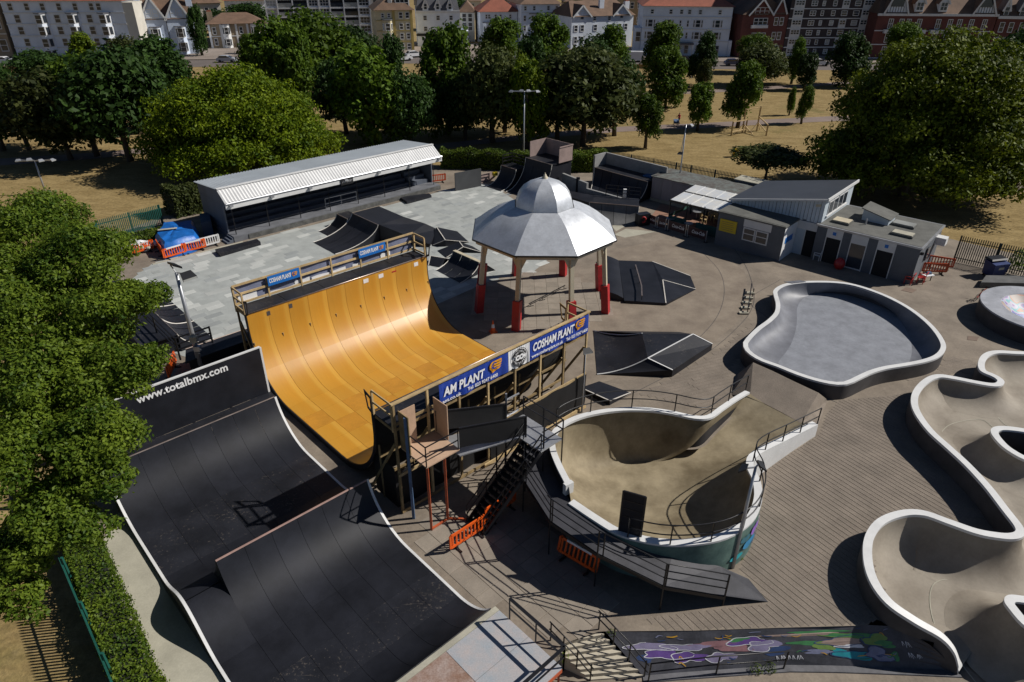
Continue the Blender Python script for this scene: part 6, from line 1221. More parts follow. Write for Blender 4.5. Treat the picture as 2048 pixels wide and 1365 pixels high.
class Bld:
    def __init__(s, name, label, p0, p1, depth, h, wm, cat='building', group=None):
        s.p0, s.p1 = Vector(p0), Vector(p1); s.p0.z = s.p1.z = 0; s.L = (s.p1-s.p0).length; s.d = (s.p1-s.p0)/s.L; s.n = Vector((-s.d.y, s.d.x, 0)); s.h = h; s.D = depth
        s.rz = math.atan2(s.d.y, s.d.x); s.r = empty(name, (s.p0+s.p1)/2, label, cat, group)
        mb = MB(); mb.prism([s.F(0, 0), s.F(s.L, 0), s.F(s.L, 0)+s.n*depth, s.F(0, 0)+s.n*depth], 0, h); s.wall = mb.build('wall', wm, s.r)
    def F(s, u, z, o=0): return s.p0+s.d*u-s.n*o+Vector((0, 0, z))     # point on the front, o metres proud
    def box(s, u0, u1, z0, z1, o0, o1, m, nm, par=None):
        a, b, c, e = s.F(u0, 0, o0), s.F(u1, 0, o0), s.F(u1, 0, o1), s.F(u0, 0, o1); mb = MB(); mb.prism([a, b, c, e], z0, z1); return mb.build(nm, m, par or s.r)
    def win(s, u, z, w, h, fm='white', pm='glass', o=.0, arch=False, bars=1):
        """a window: frame, and pane(s) set into it"""
        k = (round(w, 1), round(h, 1), fm, pm, bars)
        if k not in WM:
            t = .12; f = MB(); W_, H_ = w/2, h/2
            for x0, x1, z0, z1 in ((-W_-t, -W_, -H_-t, H_+t), (W_, W_+t, -H_-t, H_+t), (-W_, W_, H_, H_+t), (-W_, W_, -H_-t*1.3, -H_), (-W_, W_, -.05, .05)): f.hexa([(x0, -.09, z0), (x1, -.09, z0), (x1, 0, z0), (x0, 0, z0)], [(x0, -.09, z1), (x1, -.09, z1), (x1, 0, z1), (x0, 0, z1)])
            for q in range(1, bars): x = -W_+w*q/bars; f.hexa([(x-.05, -.09, -H_), (x+.05, -.09, -H_), (x+.05, 0, -H_), (x-.05, 0, -H_)], [(x-.05, -.09, H_), (x+.05, -.09, H_), (x+.05, 0, H_), (x-.05, 0, H_)])
            g = MB(); g.poly([(-W_, -.03, -H_), (W_, -.03, -H_), (W_, -.03, H_), (-W_, -.03, H_)]); WM[k] = (f.mesh('window', M[fm]), g.mesh('pane', M[pm]))
        p = s.F(u, z, o+.004)-s.r.location; o_ = link('window', WM[k][0], s.r, p, s.rz); link('pane', WM[k][1], o_); return o_
    def grid(s, us, zs, w, h, **k):
        for z in zs:
            for u in us: s.win(u*s.L, z, w, h, **k)
    def band(s, z, t=.25, o=.15, m='white'): return s.box(-.05, s.L+.05, z, z+t, -.02, o, M[m], 'string_course')
    def hip(s, rh, m, over=.5, inset=None, nm='roof'):
        i = inset if inset is not None else min(s.L, s.D)*.42; z = s.h; a = [s.F(-over, z, over), s.F(s.L+over, z, over), s.F(s.L+over, z)+s.n*(s.D+over), s.F(-over, z)+s.n*(s.D+over)]
        if s.L >= s.D: r0, r1 = s.F(i, z+rh)+s.n*s.D/2, s.F(s.L-i, z+rh)+s.n*s.D/2; fs = [[a[0], a[1], r1, r0], [a[1], a[2], r1], [a[2], a[3], r0, r1], [a[3], a[0], r0]]
        else: r0, r1 = s.F(s.L/2, z+rh)+s.n*i, s.F(s.L/2, z+rh)+s.n*(s.D-i); fs = [[a[0], a[1], r0], [a[1], a[2], r1, r0], [a[2], a[3], r1], [a[3], a[0], r0, r1]]
        mb = MB(); [mb.poly(f) for f in fs]; mb.poly([p-Vector((0, 0, .05)) for p in a]); return mb.build(nm, M[m], s.r)
    def bay(s, u, w, z0, z1, dep, m, floors, wh, ww, sides=True):
        """canted bay with a window on every face and floor"""
        q = [s.F(u-w/2, 0, 0), s.F(u-w/2+dep*.7, 0, dep), s.F(u+w/2-dep*.7, 0, dep), s.F(u+w/2, 0, 0)]; mb = MB(); mb.prism(q, z0, z1); b = mb.build('bay', m, s.r)
        mb = MB(); q2 = [s.F(u-w/2-.15, 0, -.02), s.F(u-w/2+dep*.7-.1, 0, dep+.2), s.F(u+w/2-dep*.7+.1, 0, dep+.2), s.F(u+w/2+.15, 0, -.02)]; mb.prism(q2, z1, z1+.18); mb.build('bay_roof', M['slate'], b)
        for z in floors:
            s.win(u, z, ww, wh, o=dep)
            for sd in (-1, 1):
                c = (s.F(u+sd*(w/2), z)+s.F(u+sd*(w/2-dep*.7), z, dep))/2; fr = MB(); rz = s.rz+sd*math.atan2(dep, dep*.7)
                fr.box(c, (.75*dep, .05, wh+.2), rz); fo = fr.build('window', M['white'], b); g = MB(); g.box(c, (.5*dep, .09, wh-.1), rz); g.build('pane', M['glass'], fo)
    def gable(s, u, w, z0, rh, m, rm, over=.3, deep=6):
        a, b, t = s.F(u-w/2, z0, .05), s.F(u+w/2, z0, .05), s.F(u, z0+rh, .05); mb = MB(); k = s.n*deep; mb.hexa([a, b, t], [a+k, b+k, t+k]); g = mb.build('gable', m, s.r)
        for e, sg in ((a, -1), (b, 1)):
            x = (e-t).normalized()*.4; q = [t+Vector((0, 0, .1))-s.n*-over*-1, e+x+Vector((0, 0, .1))-s.n*over, e+x+Vector((0, 0, .1))+k, t+Vector((0, 0, .1))+k]; q[0] = t+Vector((0, 0, .1))-s.n*over
            mb = MB(); mb.hexa(q, [p+Vector((0, 0, .15)) for p in q]); mb.build('roof_slope', M[rm], g); mb = MB(); mb.bar(t-s.n*(over+.03)+Vector((0, 0, .08)), e+x-s.n*(over+.03)+Vector((0, 0, .08)), .1, .35); mb.build('bargeboard', M['white'], g)
        return g
    def chimney(s, u, back, z, h=1.8, m='brick'): mb = MB(); p = s.F(u, z+h/2)+s.n*back; mb.box(p, (1.3, .8, h), s.rz); c = mb.build('chimney', M[m], s.r); mb = MB(); mb.box(p+Vector((0, 0, h/2+.15)), (1.0, .5, .3), s.rz); mb.build('chimney_pot', M['tileroof'], c)
# 0 house cut by the frame
b = Bld('corner_house', 'dark cream house cut by the left frame edge', (-123.54,161.66,0), (-111.61,163.77,0), 14, 16, M['ochre']); b.grid((.3, .6, .9), (3, 7.5, 12), 1.3, 2.2); b.band(5.2, m='ivory')
# 1 long white terrace
b = Bld('white_terrace', 'tall white stucco terrace with three stacks of bay windows', (-110.74,163.81,0), (-85.98,166.54,0), 13, 11.84, M['stucco']); h = b.h; L = b.L
b.hip(4, 'tileroof', .4); fl = [h*(i+.5)/5 for i in range(5)]
for u in (.30, .565, .83): b.bay(u*L, L*.115, 0, h*.79, 1.5, M['stucco'], fl[:4], h*.135, L*.045)
b.grid((.07, .205, .335, .47, .605, .74, .80), (fl[4],), L*.034, h*.11)
b.grid((.10, .43, .70), fl[2:4], L*.042, h*.125); b.grid((.12, .44, .71), (fl[1],), L*.04, h*.12); b.grid((.17, .47), (fl[0],), L*.038, h*.12)
for z in (h*.20, h*.40, h*.60, h*.79): b.band(z)
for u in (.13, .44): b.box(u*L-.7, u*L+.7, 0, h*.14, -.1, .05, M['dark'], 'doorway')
b.chimney(L*.2, 6, h+2.5); b.chimney(L*.75, 6, h+2.5)
mb = MB(); q = [b.F(L, 0)+b.n*.02, b.F(L, 0)+b.n*6]; mb.prism([q[0], q[0]+b.d*2.2, q[1]+b.d*2.2, q[1]], 0, h*.97); mb.build('side_wing', M['ivory'], b.r)
# 2 twin gabled house
b = Bld('gabled_house', 'pale blue twin gabled house with bay windows', (-85.73,171.61,0), (-75.07,175.65,0), 10, 7.64, M['stuccoblue']); L, h = b.L, b.h
for u in (.27, .73): b.gable(u*L, L*.46, h, 12.14-h, M['stuccoblue'], 'brownroof'); b.bay(u*L, L*.2, 0, h*.78, 1.1, M['stuccoblue'], (h*.22, h*.62), h*.24, L*.085); b.win(u*L-.75, h*1.16, 1.0, h*.21); b.win(u*L+.75, h*1.16, 1.0, h*.21)
b.hip(4.5, 'brownroof', .2, 1); b.chimney(.02*L, 3, h, 6, 'stuccoblue'); b.chimney(.98*L, 3, h, 6, 'stuccoblue')
b.box(-L*.3, -.1, 0, h*.8, -6, -.4, M['stuccoblue'], 'side_wing'); b.win(-L*.13, h*.55, 1.1, 2.2, o=-.4); b.band(h*.44, .2, .1)
for u in (.5,): mb = MB(); mb.tube([b.F(u*L, 0, .1), b.F(u*L, h, .1)], .08, 5); mb.build('drain_pipe', M['blackmetal'], b.r)
mb = MB(); mb.bar(b.F(0, .7, 7), b.F(L*.45, .7, 7), .3, 1.4); thing('garden_wall', mb, M['white'], 'white garden wall before the twin gabled house', 'wall')
mb = MB(); mb.poly([b.F(-L*.5, h*1.0)+b.n*12, b.F(.05*L, h*1.0)+b.n*12, b.F(.05*L, h*1.35)+b.n*17, b.F(-L*.5, h*1.35)+b.n*17]); mb.prism([b.F(-L*.5, 0)+b.n*12.2, b.F(.05*L, 0)+b.n*12.2, b.F(.05*L, 0)+b.n*17, b.F(-L*.5, 0)+b.n*17], 0, h*.98); thing('rear_house', mb, M['tileroof'], 'red roofed house behind terrace and twin gables', 'house')
# 3 villa
b = Bld('bay_villa', 'two storey ochre villa with white quoins and hipped roof', (-75.72,185.11,0), (-63.14,189.82,0), 9, 5.60, M['ochre']); L, h = b.L, b.h; b.hip(2.2, 'brownroof', .5)
for u in (.31, .82): b.bay(u*L, L*.15, 0, h*.96, 1.0, M['white'], (h*.25, h*.72), h*.27, L*.06)
b.grid((.10, .57), (h*.72, h*.27), L*.05, h*.25); b.band(h*.48, .2, .08)
for u in (.0, .2, .47, .67, .97): b.box(u*L, u*L+.5, 0, h, 0, .1, M['white'], 'quoin')
b.chimney(.06*L, 4, h, 2.5, 'ochre')
# 4 white flats
b = Bld('white_flats', 'white framed eight storey block of flats with balconies', (-64.21,196.21,0), (-38.38,202.12,0), 16, 27, M['stuccoblue']); L = b.L; st = (4.22-2.12); n = 9
b.F_ = None; xs = (0, .11, .255, .40, .505, .61, .745, .885, 1)
for j in range(n):
    z0 = j*st
    b.box(0, L, z0-.12, z0+.22, -.05, .35, M['white'], 'floor_slab')
    for i in range(8):
        u0, u1 = xs[i]*L, xs[i+1]*L; uc = (u0+u1)/2
        if i in (1, 2, 5, 6): w_ = b.box(u0+.2, u1-.2, z0+.3, z0+st-.2, -.05, .02, M['dark'], 'balcony_recess'); b.box(u0+.2, u1-.2, z0+.3, z0+1.25, .2, .26, M['glasspale'] if (i+j) % 3 else M['glass'], 'balcony_glass', w_)
        else: b.win(uc, z0+st*.58, (u1-u0)-.7, st*.62, bars=3, pm='glass' if (i*j) % 5 else 'glasspale', o=.02)
for x in xs: b.box(x*L-.14, x*L+.14, 0, n*st, .0, .4, M['white'], 'pier')
# 5 cream house
b = Bld('cream_house', 'four storey cream house with mustard pilasters', (-33.46,182.29,0), (-24.86,184.65,0), 12, 9.15, M['cream']); L, h = b.L, b.h; b.hip(3.5, 'brownroof', .6, 2.5)
b.bay(.30*L, .30*L, 0, h*.76, 1.0, M['cream'], (h*.36, h*.60), h*.15, .1*L); b.grid((.19, .36), (h*.87,), .06*L, h*.09); b.grid((.68, .86), (h*.1, h*.36, h*.60, h*.87), .085*L, h*.13)
for u in (.45, .93): b.box(u*L, u*L+.07*L, 0, h, 0, .12, M['mustard'], 'pilaster')
for z in (.22, .49, .74): b.band(h*z, .15, .1, 'mustard')
for u, w in ((.42, .12), (.75, .40)): b.box((u-w/2)*L, (u+w/2)*L, h+.4, h+2.4, -2.4, -.8, M['white'], 'dormer'); b.win(u*L, h+1.5, w*L-.6, 1.4, o=-.8, bars=3)
# 6 the pub
b = Bld('corner_pub', 'white three storey pub with slate mansard and long sign', (-24.85,191.75,0), (-13.94,193.37,0), 12, 8.43, M['stucco']); L, h = b.L, b.h
q = [b.F(0, h), b.F(L, h), b.F(L, h)+b.n*12, b.F(0, h)+b.n*12]; t = [b.F(.8, h+3.6)+b.n*1.8, b.F(L-.8, h+3.6)+b.n*1.8, b.F(L-.8, h+3.6)+b.n*10, b.F(.8, h+3.6)+b.n*10]; mb = MB(); mb.hexa(q, t); mb.build('roof', M['slate'], b.r)
for u in (.22, .5, .78): g = b.gable(u*L, L*.13, h+.9, 1.6, M['stucco'], 'slate', .1, 3); b.box((u-.065)*L, (u+.065)*L, h-.1, h+.95, -3, .05, M['stucco'], 'dormer'); b.win(u*L, h+.95, L*.06, 1.2, o=.06)
b.grid((.20, .5, .80), (h*.80, h*.50), L*.07, h*.11); b.band(h*.93, .6, .3); b.band(h*.385, .1, .2)
sg = empty('pub_sign', b.F(L*.6, h*.3, .3), 'long black fascia sign lettered THE JOLLY SAILOR', 'sign'); b.box(-.2, L*1.2, h*.30, h*.37, .15, .25, M['blackmetal'], 'board', sg); put_text('lettering', 'THE JOLLY SAILOR', M['letterwhite'], h*.075, b.F(L*.27, h*.312, .27), b.d, sg, sx=1.1, bold=.02)
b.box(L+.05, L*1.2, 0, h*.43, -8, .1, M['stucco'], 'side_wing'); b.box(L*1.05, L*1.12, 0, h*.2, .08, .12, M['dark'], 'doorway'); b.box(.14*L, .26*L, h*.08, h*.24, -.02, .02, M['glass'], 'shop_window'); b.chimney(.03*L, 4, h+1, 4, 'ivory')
# 7-10 white villas
b = Bld('beige_house', 'beige rendered house with hipped roof behind the pub', (-14.62,203.39,0), (-10.66,203.6,0), 11, 7.31, M['ivory']); b.hip(2.6, 'brownroof'); b.grid((.3, .7), (b.h*.52, b.h*.82), 1.0, 1.9)
b = Bld('red_roof_villa', 'white villa with half red, half slate hipped roof', (-8.91,197.98,0), (0.85,199.61,0), 11, 7.84, M['stucco']); L, h = b.L, b.h; b.hip(3.8, 'tileroof', .6); b.grid((.17, .24, .42, .55, .81), (h*.85,), L*.045, h*.11)
for u in (.2, .78): b.bay(u*L, L*.24, 0, h*.66, 1.0, M['stucco'], (h*.48, h*.2), h*.16, L*.09)
b = Bld('tall_white_house', 'tall white corner house with sunlit side wall', (1.9,196.33,0), (11.99,199.06,0), 13, 9.77, M['stucco']); L, h = b.L, b.h; b.hip(3.4, 'brownroof', .6); b.grid((.10, .33, .70, .92), (h*.90,), L*.055, h*.09); b.grid((.09, .29, .40, .66, .76, .91), (h*.66, h*.42, h*.18), L*.05, h*.12); b.band(h*.79, .15, .1); b.box(.2*L, .45*L, h*.76, h*.785, 0, .4, M['slate'], 'hood'); b.box(.58*L, .82*L, h*.76, h*.785, 0, .4, M['slate'], 'hood')
for v in (4, 7):
    for z in (.3, .55): mb = MB(); mb.box(b.F(L+.02, h*z)+b.n*v, (.06, .8, 2), b.rz); mb.build('side_window', M['glass'], b.r)
b = Bld('double_gable_house', 'wide white house with two end gables and red brown roof', (14.47,188.57,0), (30.96,195.65,0), 12, 7.52, M['stucco']); L, h = b.L, b.h; b.hip(3.2, 'brownroof', .4, 2)
for u in (.16, .80): b.gable(u*L, L*.27, h, 2.4, M['stucco'], 'brownroof', .3, 6); b.win(u*L, h*1.03, .8, 1.7)
b.grid((.07, .17, .38, .61, .78, .88), (h*.64,), L*.042, h*.17); b.grid((.07, .17, .38, .61, .78, .88), (h*.28,), L*.042, h*.19); b.grid((.36, .6), (h*.92,), L*.04, .9); b.chimney(.55*L, 3, h+1, 3, 'stucco'); b.chimney(.97*L, 3, h-1, 4, 'stucco')
# 11 big white hotel
b = Bld('white_hotel', 'large white four storey hotel with red hipped roof', (30.38,177.88,0), (50.83,176.15,0), 16, 10.77, M['stucco']); L, h = b.L, b.h; b.hip(4.2, 'tileroof', .5)
b.grid((.10, .31, .43, .52, .64, .86), (h*.89,), L*.030, h*.075)
for z in (.66, .42): b.grid((.09, .30, .63, .85), (h*z,), L*.045, h*.13, pm='glass'); b.grid((.045, .135, .255, .345, .585, .675, .805, .895), (h*z,), L*.010, h*.13); b.grid((.43, .515), (h*z,), L*.016, h*.115)
for z in (.78, .54, .30): b.band(h*z, .2, .15)
b.box(.40*L, .60*L, h*.25, h*.28, 0, 1.8, M['slate'], 'porch_roof'); b.grid((.44, .53, .66, .88), (h*.14,), L*.04, h*.16)
for u in (.41, .59): b.box(u*L-.15, u*L+.15, 0, h*.25, 1.4, 1.7, M['white'], 'porch_column')
b.box(-L*.07, -.05, 0, h*.55, -8, -.6, M['stucco'], 'side_wing'); b.box(L+.05, L*1.04, 0, h*.33, -6, .2, M['stucco'], 'side_wing'); b.win(-L*.035, h*.38, 1, 2, o=-.6)
# 12-16 dark brick side
b = Bld('brick_gable_house', 'dark red brick house with white bargeboards', (52.88,174.5,0), (64.21,176.77,0), 12, 9.24, M['brick']); L, h = b.L, b.h; b.gable(.38*L, L*.5, h, 12.34-h, M['brick'], 'brownroof', .4, 8); b.gable(.80*L, L*.26, h+.3, 3, M['brick'], 'brownroof', .2, 6); b.hip(4, 'brownroof', .2, 1.5)
b.grid((.30, .40, .50), (h*1.08, h*.84, h*.50, h*.2), L*.085, h*.14); b.grid((.74, .86), (h*.84, h*.50, h*.18), L*.07, h*.16); b.box(.2*L, .56*L, h*.69, h*.76, 0, .5, M['white'], 'balcony'); b.box(.18*L, .54*L, h*.36, h*.39, 0, .3, M['white'], 'string_course'); b.box(.7*L, .94*L, h*.02, h*.1, 0, 2, M['white'], 'porch_rail')
b = Bld('brown_side_house', 'small brown house between hotel and brick gables', (53.34,185.51,0), (56.14,185.65,0), 10, 11, M['ivory']); b.hip(3, 'brownroof')
b = Bld('dark_flats', 'dark brick tower of flats with white window panels', (64.33,176.77,0), (84.97,178.61,0), 16, 27, M['brickdark']); L = b.L; st = 6.31-4.23; n = 9; rg = random.Random(9)
for j in range(n):
    z0 = j*st; b.box(0, L, z0-.1, z0+.12, -.02, .12, M['white'], 'floor_slab')
    for i, (u, w) in enumerate(((.10, .12), (.27, .085), (.38, .05), (.51, .065), (.64, .085), (.78, .085), (.91, .13))):
        if i in (0, 6) or (i == 4 and j % 2): b.box((u-w/2)*L, (u+w/2)*L, z0+.1, z0+st-.1, .0, .07, M['white'], 'white_panel'); b.win(u*L, z0+st*.6, w*L-.5, st*.42, bars=3 if i != 4 else 2, o=.08)
        else: b.win(u*L, z0+st*.55, w*L-.5, st*.42, pm='glasspale' if rg.random() < .25 else 'glass', bars=2 if i == 1 else 1)
b = Bld('brick_mansion_block', 'long red brick mansion block with timbered gables', (83.44,173.31,0), (110.4,172.83,0), 14, 9.81, M['brick']); L, h = b.L, b.h; b.hip(7, 'brownroof', .3, 3)
b.gable(.14*L, L*.2, h, 6.5, M['stucco'], 'brownroof', .4, 8); b.gable(.88*L, L*.19, h, 5, M['stucco'], 'brownroof', .4, 8)
for u in (.14, .88):
    for k in range(7): b.box((u-.075+.022*k)*L, (u-.072+.022*k)*L, h+.2, h+1.2+2.2*(1-abs(k-3)/3.4), .05, .12, M['blackmetal'], 'timber_stud')
    b.box((u-.05)*L, (u+.05)*L, h+1.4, h+4.2, .06, .2, M['glass'], 'gable_window')
for u in (.33, .53): b.gable(u*L, L*.075, h+2.2, 1.6, M['stucco'], 'brownroof', .2, 4); b.box((u-.035)*L, (u+.035)*L, h+.4, h+2.2, -3, .02, M['stucco'], 'dormer'); b.win(u*L, h+1.5, L*.05, 1.5, o=.04, bars=2)
for z in (.78, .48, .18): b.grid((.12, .21, .27, .36, .52, .62, .70, .80, .91), (h*z,), L*.032, h*.19, bars=2); b.band(h*(z-.16), .2, .12)
b.box(-.2, L+.2, h-.5, h, 0, .4, M['white'], 'cornice')
for u in (.13, .36, .52): b.box((u-.06)*L, (u+.06)*L, h*.58, h*.66, .1, .9, M['white'], 'balcony')
b = Bld('brick_end_block', 'pinkish brick block with white dormers at the frame edge', (110.64,172.84,0), (138.66,169.15,0), 14, 9.48, M['brick']); L, h = b.L, b.h; b.hip(5, 'brownroof', .4, 4)
for u in (.05, .17, .28): b.gable(u*L, L*.05, h+1.2, 2.4, M['white'], 'slate', .1, 3); b.win(u*L, h+1.0, L*.03, 1.6, o=.06)
for z in (.75, .42, .12): b.grid((.05, .12, .2, .28, .4, .5), (h*z,), L*.03, h*.2)
b.box(0, L, h-.6, h, 0, .5, M['white'], 'cornice')
# houses behind, seen over the roofs
for i, (p, q, h, m, rm, lb) in enumerate((((-96.93,227.68,0), (-89.36,231.14,0), 7.5, 'ivory', 'brownroof', 'cream cottage behind the dark conifer'), ((-95.45,250.46,0), (-82.81,254.9,0), 7, 'stucco', 'tileroof', 'white cottage row behind the villa trees'), ((-26.56,270.28,0), (-11.89,271.31,0), 6, 'ivory', 'brownroof', 'low roof behind the pub and beige house'), ((-5.82,313.57,0), (6.62,314.57,0), 5, 'ochre', 'slate', 'slate roofed house behind the red roofed villa'), ((17.52,263.52,0), (27.58,264.2,0), 6.5, 'ochre', 'brownroof', 'brown roofed house left behind the double gables'), ((29.53,278.35,0), (41.39,281.32,0), 7.5, 'cream', 'slate', 'cream fronted house behind the double gables'), ((32.76,235.53,0), (40.39,235.99,0), 10, 'ochre', 'brownroof', 'dark roofed house beside the hotel'), ((43.63,297.27,0), (57.59,298.33,0), 8, 'stucco', 'slate', 'white house behind the hotel roof'), ((67.9,243.98,0), (78.68,244.64,0), 11, 'ivory', 'slate', 'cream rear block between hotel and brick gables'), ((-125.46,241.62,0), (-117.56,245.51,0), 8, 'stucco', 'slate', 'white house behind terrace end'), ((-47.03,246.67,0), (-37.58,247.28,0), 9.5, 'stucco', 'slate', 'white house between flats and cream house'))):
    b = Bld('rear_house', lb, p, q, 9, h, M[m], 'house', 'houses behind the front row'); b.hip(2.6, rm); b.grid((.2, .5, .8), (h*.72, h*.3), 1.0, 1.6); b.chimney(b.L*.3, 4, h+1.4, 1.8)

# ================================================================ cars
def car_mesh(kind):
    L, Wd, H = (4.2, 1.75, 1.45) if kind == 'car' else (5.2, 1.95, 2.25); body = MB(); glass_ = MB()
    if kind == 'car': prof = [(-2.1, .35), (-2.12, .7), (-2.0, .92), (-1.2, 1.0), (1.25, .98), (2.0, .85), (2.1, .6), (2.08, .35)]; cab = [(-1.75, .98), (-1.35, 1.40), (.2, 1.44), (1.15, .98)]
    else: prof = [(-2.6, .4), (-2.6, 2.1), (-2.5, 2.2), (.9, 2.22), (1.2, 2.1), (1.85, 1.3), (2.5, 1.1), (2.6, .5), (2.6, .4)]; cab = None
    for mbx, pr, w in ((body, prof, Wd), (body, cab, Wd-.25)):
        if pr: a = [(x, -w/2, z) for x, z in pr]; c = [(x, w/2, z) for x, z in pr]; mbx.hexa(a[::-1], c[::-1])
    g = [(-1.62, 1.0), (-1.3, 1.34), (.18, 1.38), (1.0, 1.0)] if kind == 'car' else [(1.0, 1.35), (1.0, 2.0), (1.22, 2.0), (1.75, 1.35)]; w = (Wd-.25 if kind == 'car' else Wd)/2+.012
    for s in (-1, 1): glass_.poly([(x, s*w, z) for x, z in g])
    ws = [(1.19, 1.0), (.26, 1.40)] if kind == 'car' else [(1.88, 1.34), (1.24, 2.05)]
    glass_.poly([(ws[0][0], -.7, ws[0][1]), (ws[0][0], .7, ws[0][1]), (ws[1][0], .62, ws[1][1]), (ws[1][0], -.62, ws[1][1])])
    if kind == 'car': glass_.poly([(-1.79, -.7, 1.02), (-1.79, .7, 1.02), (-1.42, .6, 1.36), (-1.42, -.6, 1.36)])
    wh = MB(); wh.lathe((0, 0, 0), [(.02, -.1), (.31, -.1), (.31, .1), (.02, .1)], 12); wm = wh.mesh('wheel', M['blackmetal']); wm.transform(Matrix.Rotation(math.pi/2, 4, 'X'))
    return body, glass_.mesh('glass', M['glass']), wm, L
CARM = {k: car_mesh(k) for k in ('car', 'van')}; PAINT = {n: mat('car_paint_'+n, c, .25, 0, spec=.6, coat=.5) for n, c in dict(white=(.75, .75, .76), silver=(.42, .44, .47), dark=(.02, .024, .035), blue=(.02, .05, .14), red=(.25, .02, .02)).items()}; CBM = {}
for kind, paint, p, rz, lb in (('car', 'white', (-25.1,166.01,0), .5, 'white hatchback by the kerb before the cream house'), ('car', 'white', (-23.24,171.9,0), .5, 'white car parked between cream house and pub'), ('van', 'white', (26.67,166.68,0), 3.1, 'white panel van parked beside the hotel'), ('car', 'dark', (38.44,166.4,0), 0, 'dark estate car before the hotel porch'), ('car', 'blue', (48.53,161.43,0), 0, 'blue car on the road near the round dark tree'), ('car', 'white', (67.61,162.24,0), 0, 'white car on the road before the dark flats'), ('car', 'silver', (-63.4,161.96,0), 0, 'silver estate car before the villa hedge'), ('car', 'silver', (-104.72,154.23,0), 0, 'silver car before the white terrace door'), ('car', 'white', (-96.58,161.28,0), 1.4, 'white car between the dark trees before the terrace'), ('car', 'dark', (14.37,169.39,0), 1.3, 'dark car before the double gabled house'), ('car', 'silver', (16.89,167.86,0), 1.3, 'silver car next to the dark car at the double gables'), ('car', 'red', (36.94,167.94,0), 0, 'red car beside the hotel porch'), ('car', 'white', (2.04,171.34,0), 0, 'white car showing between two trees before the tall white house'), ('car', 'white', (-109.69,157.67,0), 0, 'white car cut by the left frame edge')):
    me, gl, wm, L_ = CARM[kind]; r = empty('parked_'+kind, p, lb, kind, 'vehicles on the road behind the park', rz)
    if (kind, paint) not in CBM: CBM[(kind, paint)] = me.mesh('body', PAINT[paint], 30)
    link('body', CBM[(kind, paint)], r); link('window_glass', gl, r)
    for x in (-.31*L_, .31*L_):
        for y in (-.8, .8): link('wheel', wm, r, (x, y, .31))
mb = MB(); mb.bar((-112.91,145.55,0.5), (-76.4,153.24,0.5), .1, .9); mb.bar((7.89,159.04,0.5), (29.03,155.54,0.5), .1, .9); thing('park_railing', mb, M['timberdark'], 'low dark railing along the park side of the road', 'railing')


# ================================================================ stairs and landing at the near end of the half-pipe
sc_ = empty('stair_tower', W(13.8, 18.6), 'steel stair and plywood landing at the half-pipe end', 'staircase')
LZ = 3.62
mb = MB(); mb.prism([W(12.4, 18.1), W(14.15, 18.1), W(14.15, 19.85), W(12.4, 19.85)], LZ-.06, LZ); mb.build('landing_board', M['ply'], sc_)
for a, b, m_ in ((12.5, 18.2, 'rust'), (13.4, 18.2, 'rust'), (12.35, 19.3, 'bluepost')):
    p = W(a, b); mb = MB(); mb.bar((p.x, p.y, 0), (p.x, p.y, LZ-.06 if m_ == 'rust' else 5.5), .1 if m_ == 'rust' else .12); mb.build('leg', M[m_], sc_)
mb = MB(); mb.bar(W(12.5, 18.2, .06), W(13.45, 18.2, .06), .08); mb.bar(W(13.45, 18.2, .06), W(14.0, 17.6, .06), .08); mb.build('foot_rail', M['rust'], sc_)
mb = MB(); mb.bar(W(12.45, 19.82, 4.55), W(13.2, 19.82, 4.55), .04, 1.9); mb.build('ply_screen', M['ply'], sc_)
mb = MB(); mb.bar(W(14.2, 19.85, 4.5), W(14.2, 18.9, 4.5), .04, 1.8); mb.build('ply_screen', M['ply'], sc_)
mb = MB(); mb.bar(W(12.4, 19.85, 4.6), W(12.4, 19.15, 4.6), .04, 1.9); mb.build('ply_screen', M['timberdark'], sc_)
for z in (LZ+.5, LZ+1.0):
    for p, q in (((12.42, 18.12), (14.1, 18.12)), ((12.42, 18.12), (12.42, 19.2))): mb = MB(); mb.bar(W(*p, z), W(*q, z), .04); mb.build('rail', M['blackmetal'], sc_)
for a, b in ((12.42, 18.12), (14.1, 18.12)): mb = MB(); mb.bar(W(a, b, LZ), W(a, b, LZ+1.02), .05); mb.build('rail_post', M['blackmetal'], sc_)
# bridge with black mesh sides, then the flight down
mb = MB(); mb.prism([W(14.15, 18.1), W(17.2, 17.2), W(17.2, 18.5), W(14.15, 19.7)], 3.2, 3.26); mb.build('bridge_deck', M['steel'], sc_)
for p, q, z0, z1 in (((14.15, 18.1, 3.62), (17.2, 17.2, 3.2), .05, 1.1), ((14.15, 19.7, 3.62), (17.2, 18.5, 3.2), .05, 1.1)):
    a_, b_ = W(*p), W(*q); mb = MB(); mb.rows([[a_.lerp(b_, t/8)+Vector((0, 0, z0+.04*math.sin(t))) for t in range(9)], [a_.lerp(b_, t/8)+Vector((0, 0, z1)) for t in range(9)]]); mb.build('mesh_screen', M['blackcloth'], sc_); mb = MB(); mb.bar(a_+Vector((0, 0, z1)), b_+Vector((0, 0, z1)), .05); mb.build('rail', M['blackmetal'], sc_)
S0, S1 = W(17.0, 16.6, 3.1), W(13.95, 16.95, .0); wd = W(0, .55)-W(0, -.55); n = 14
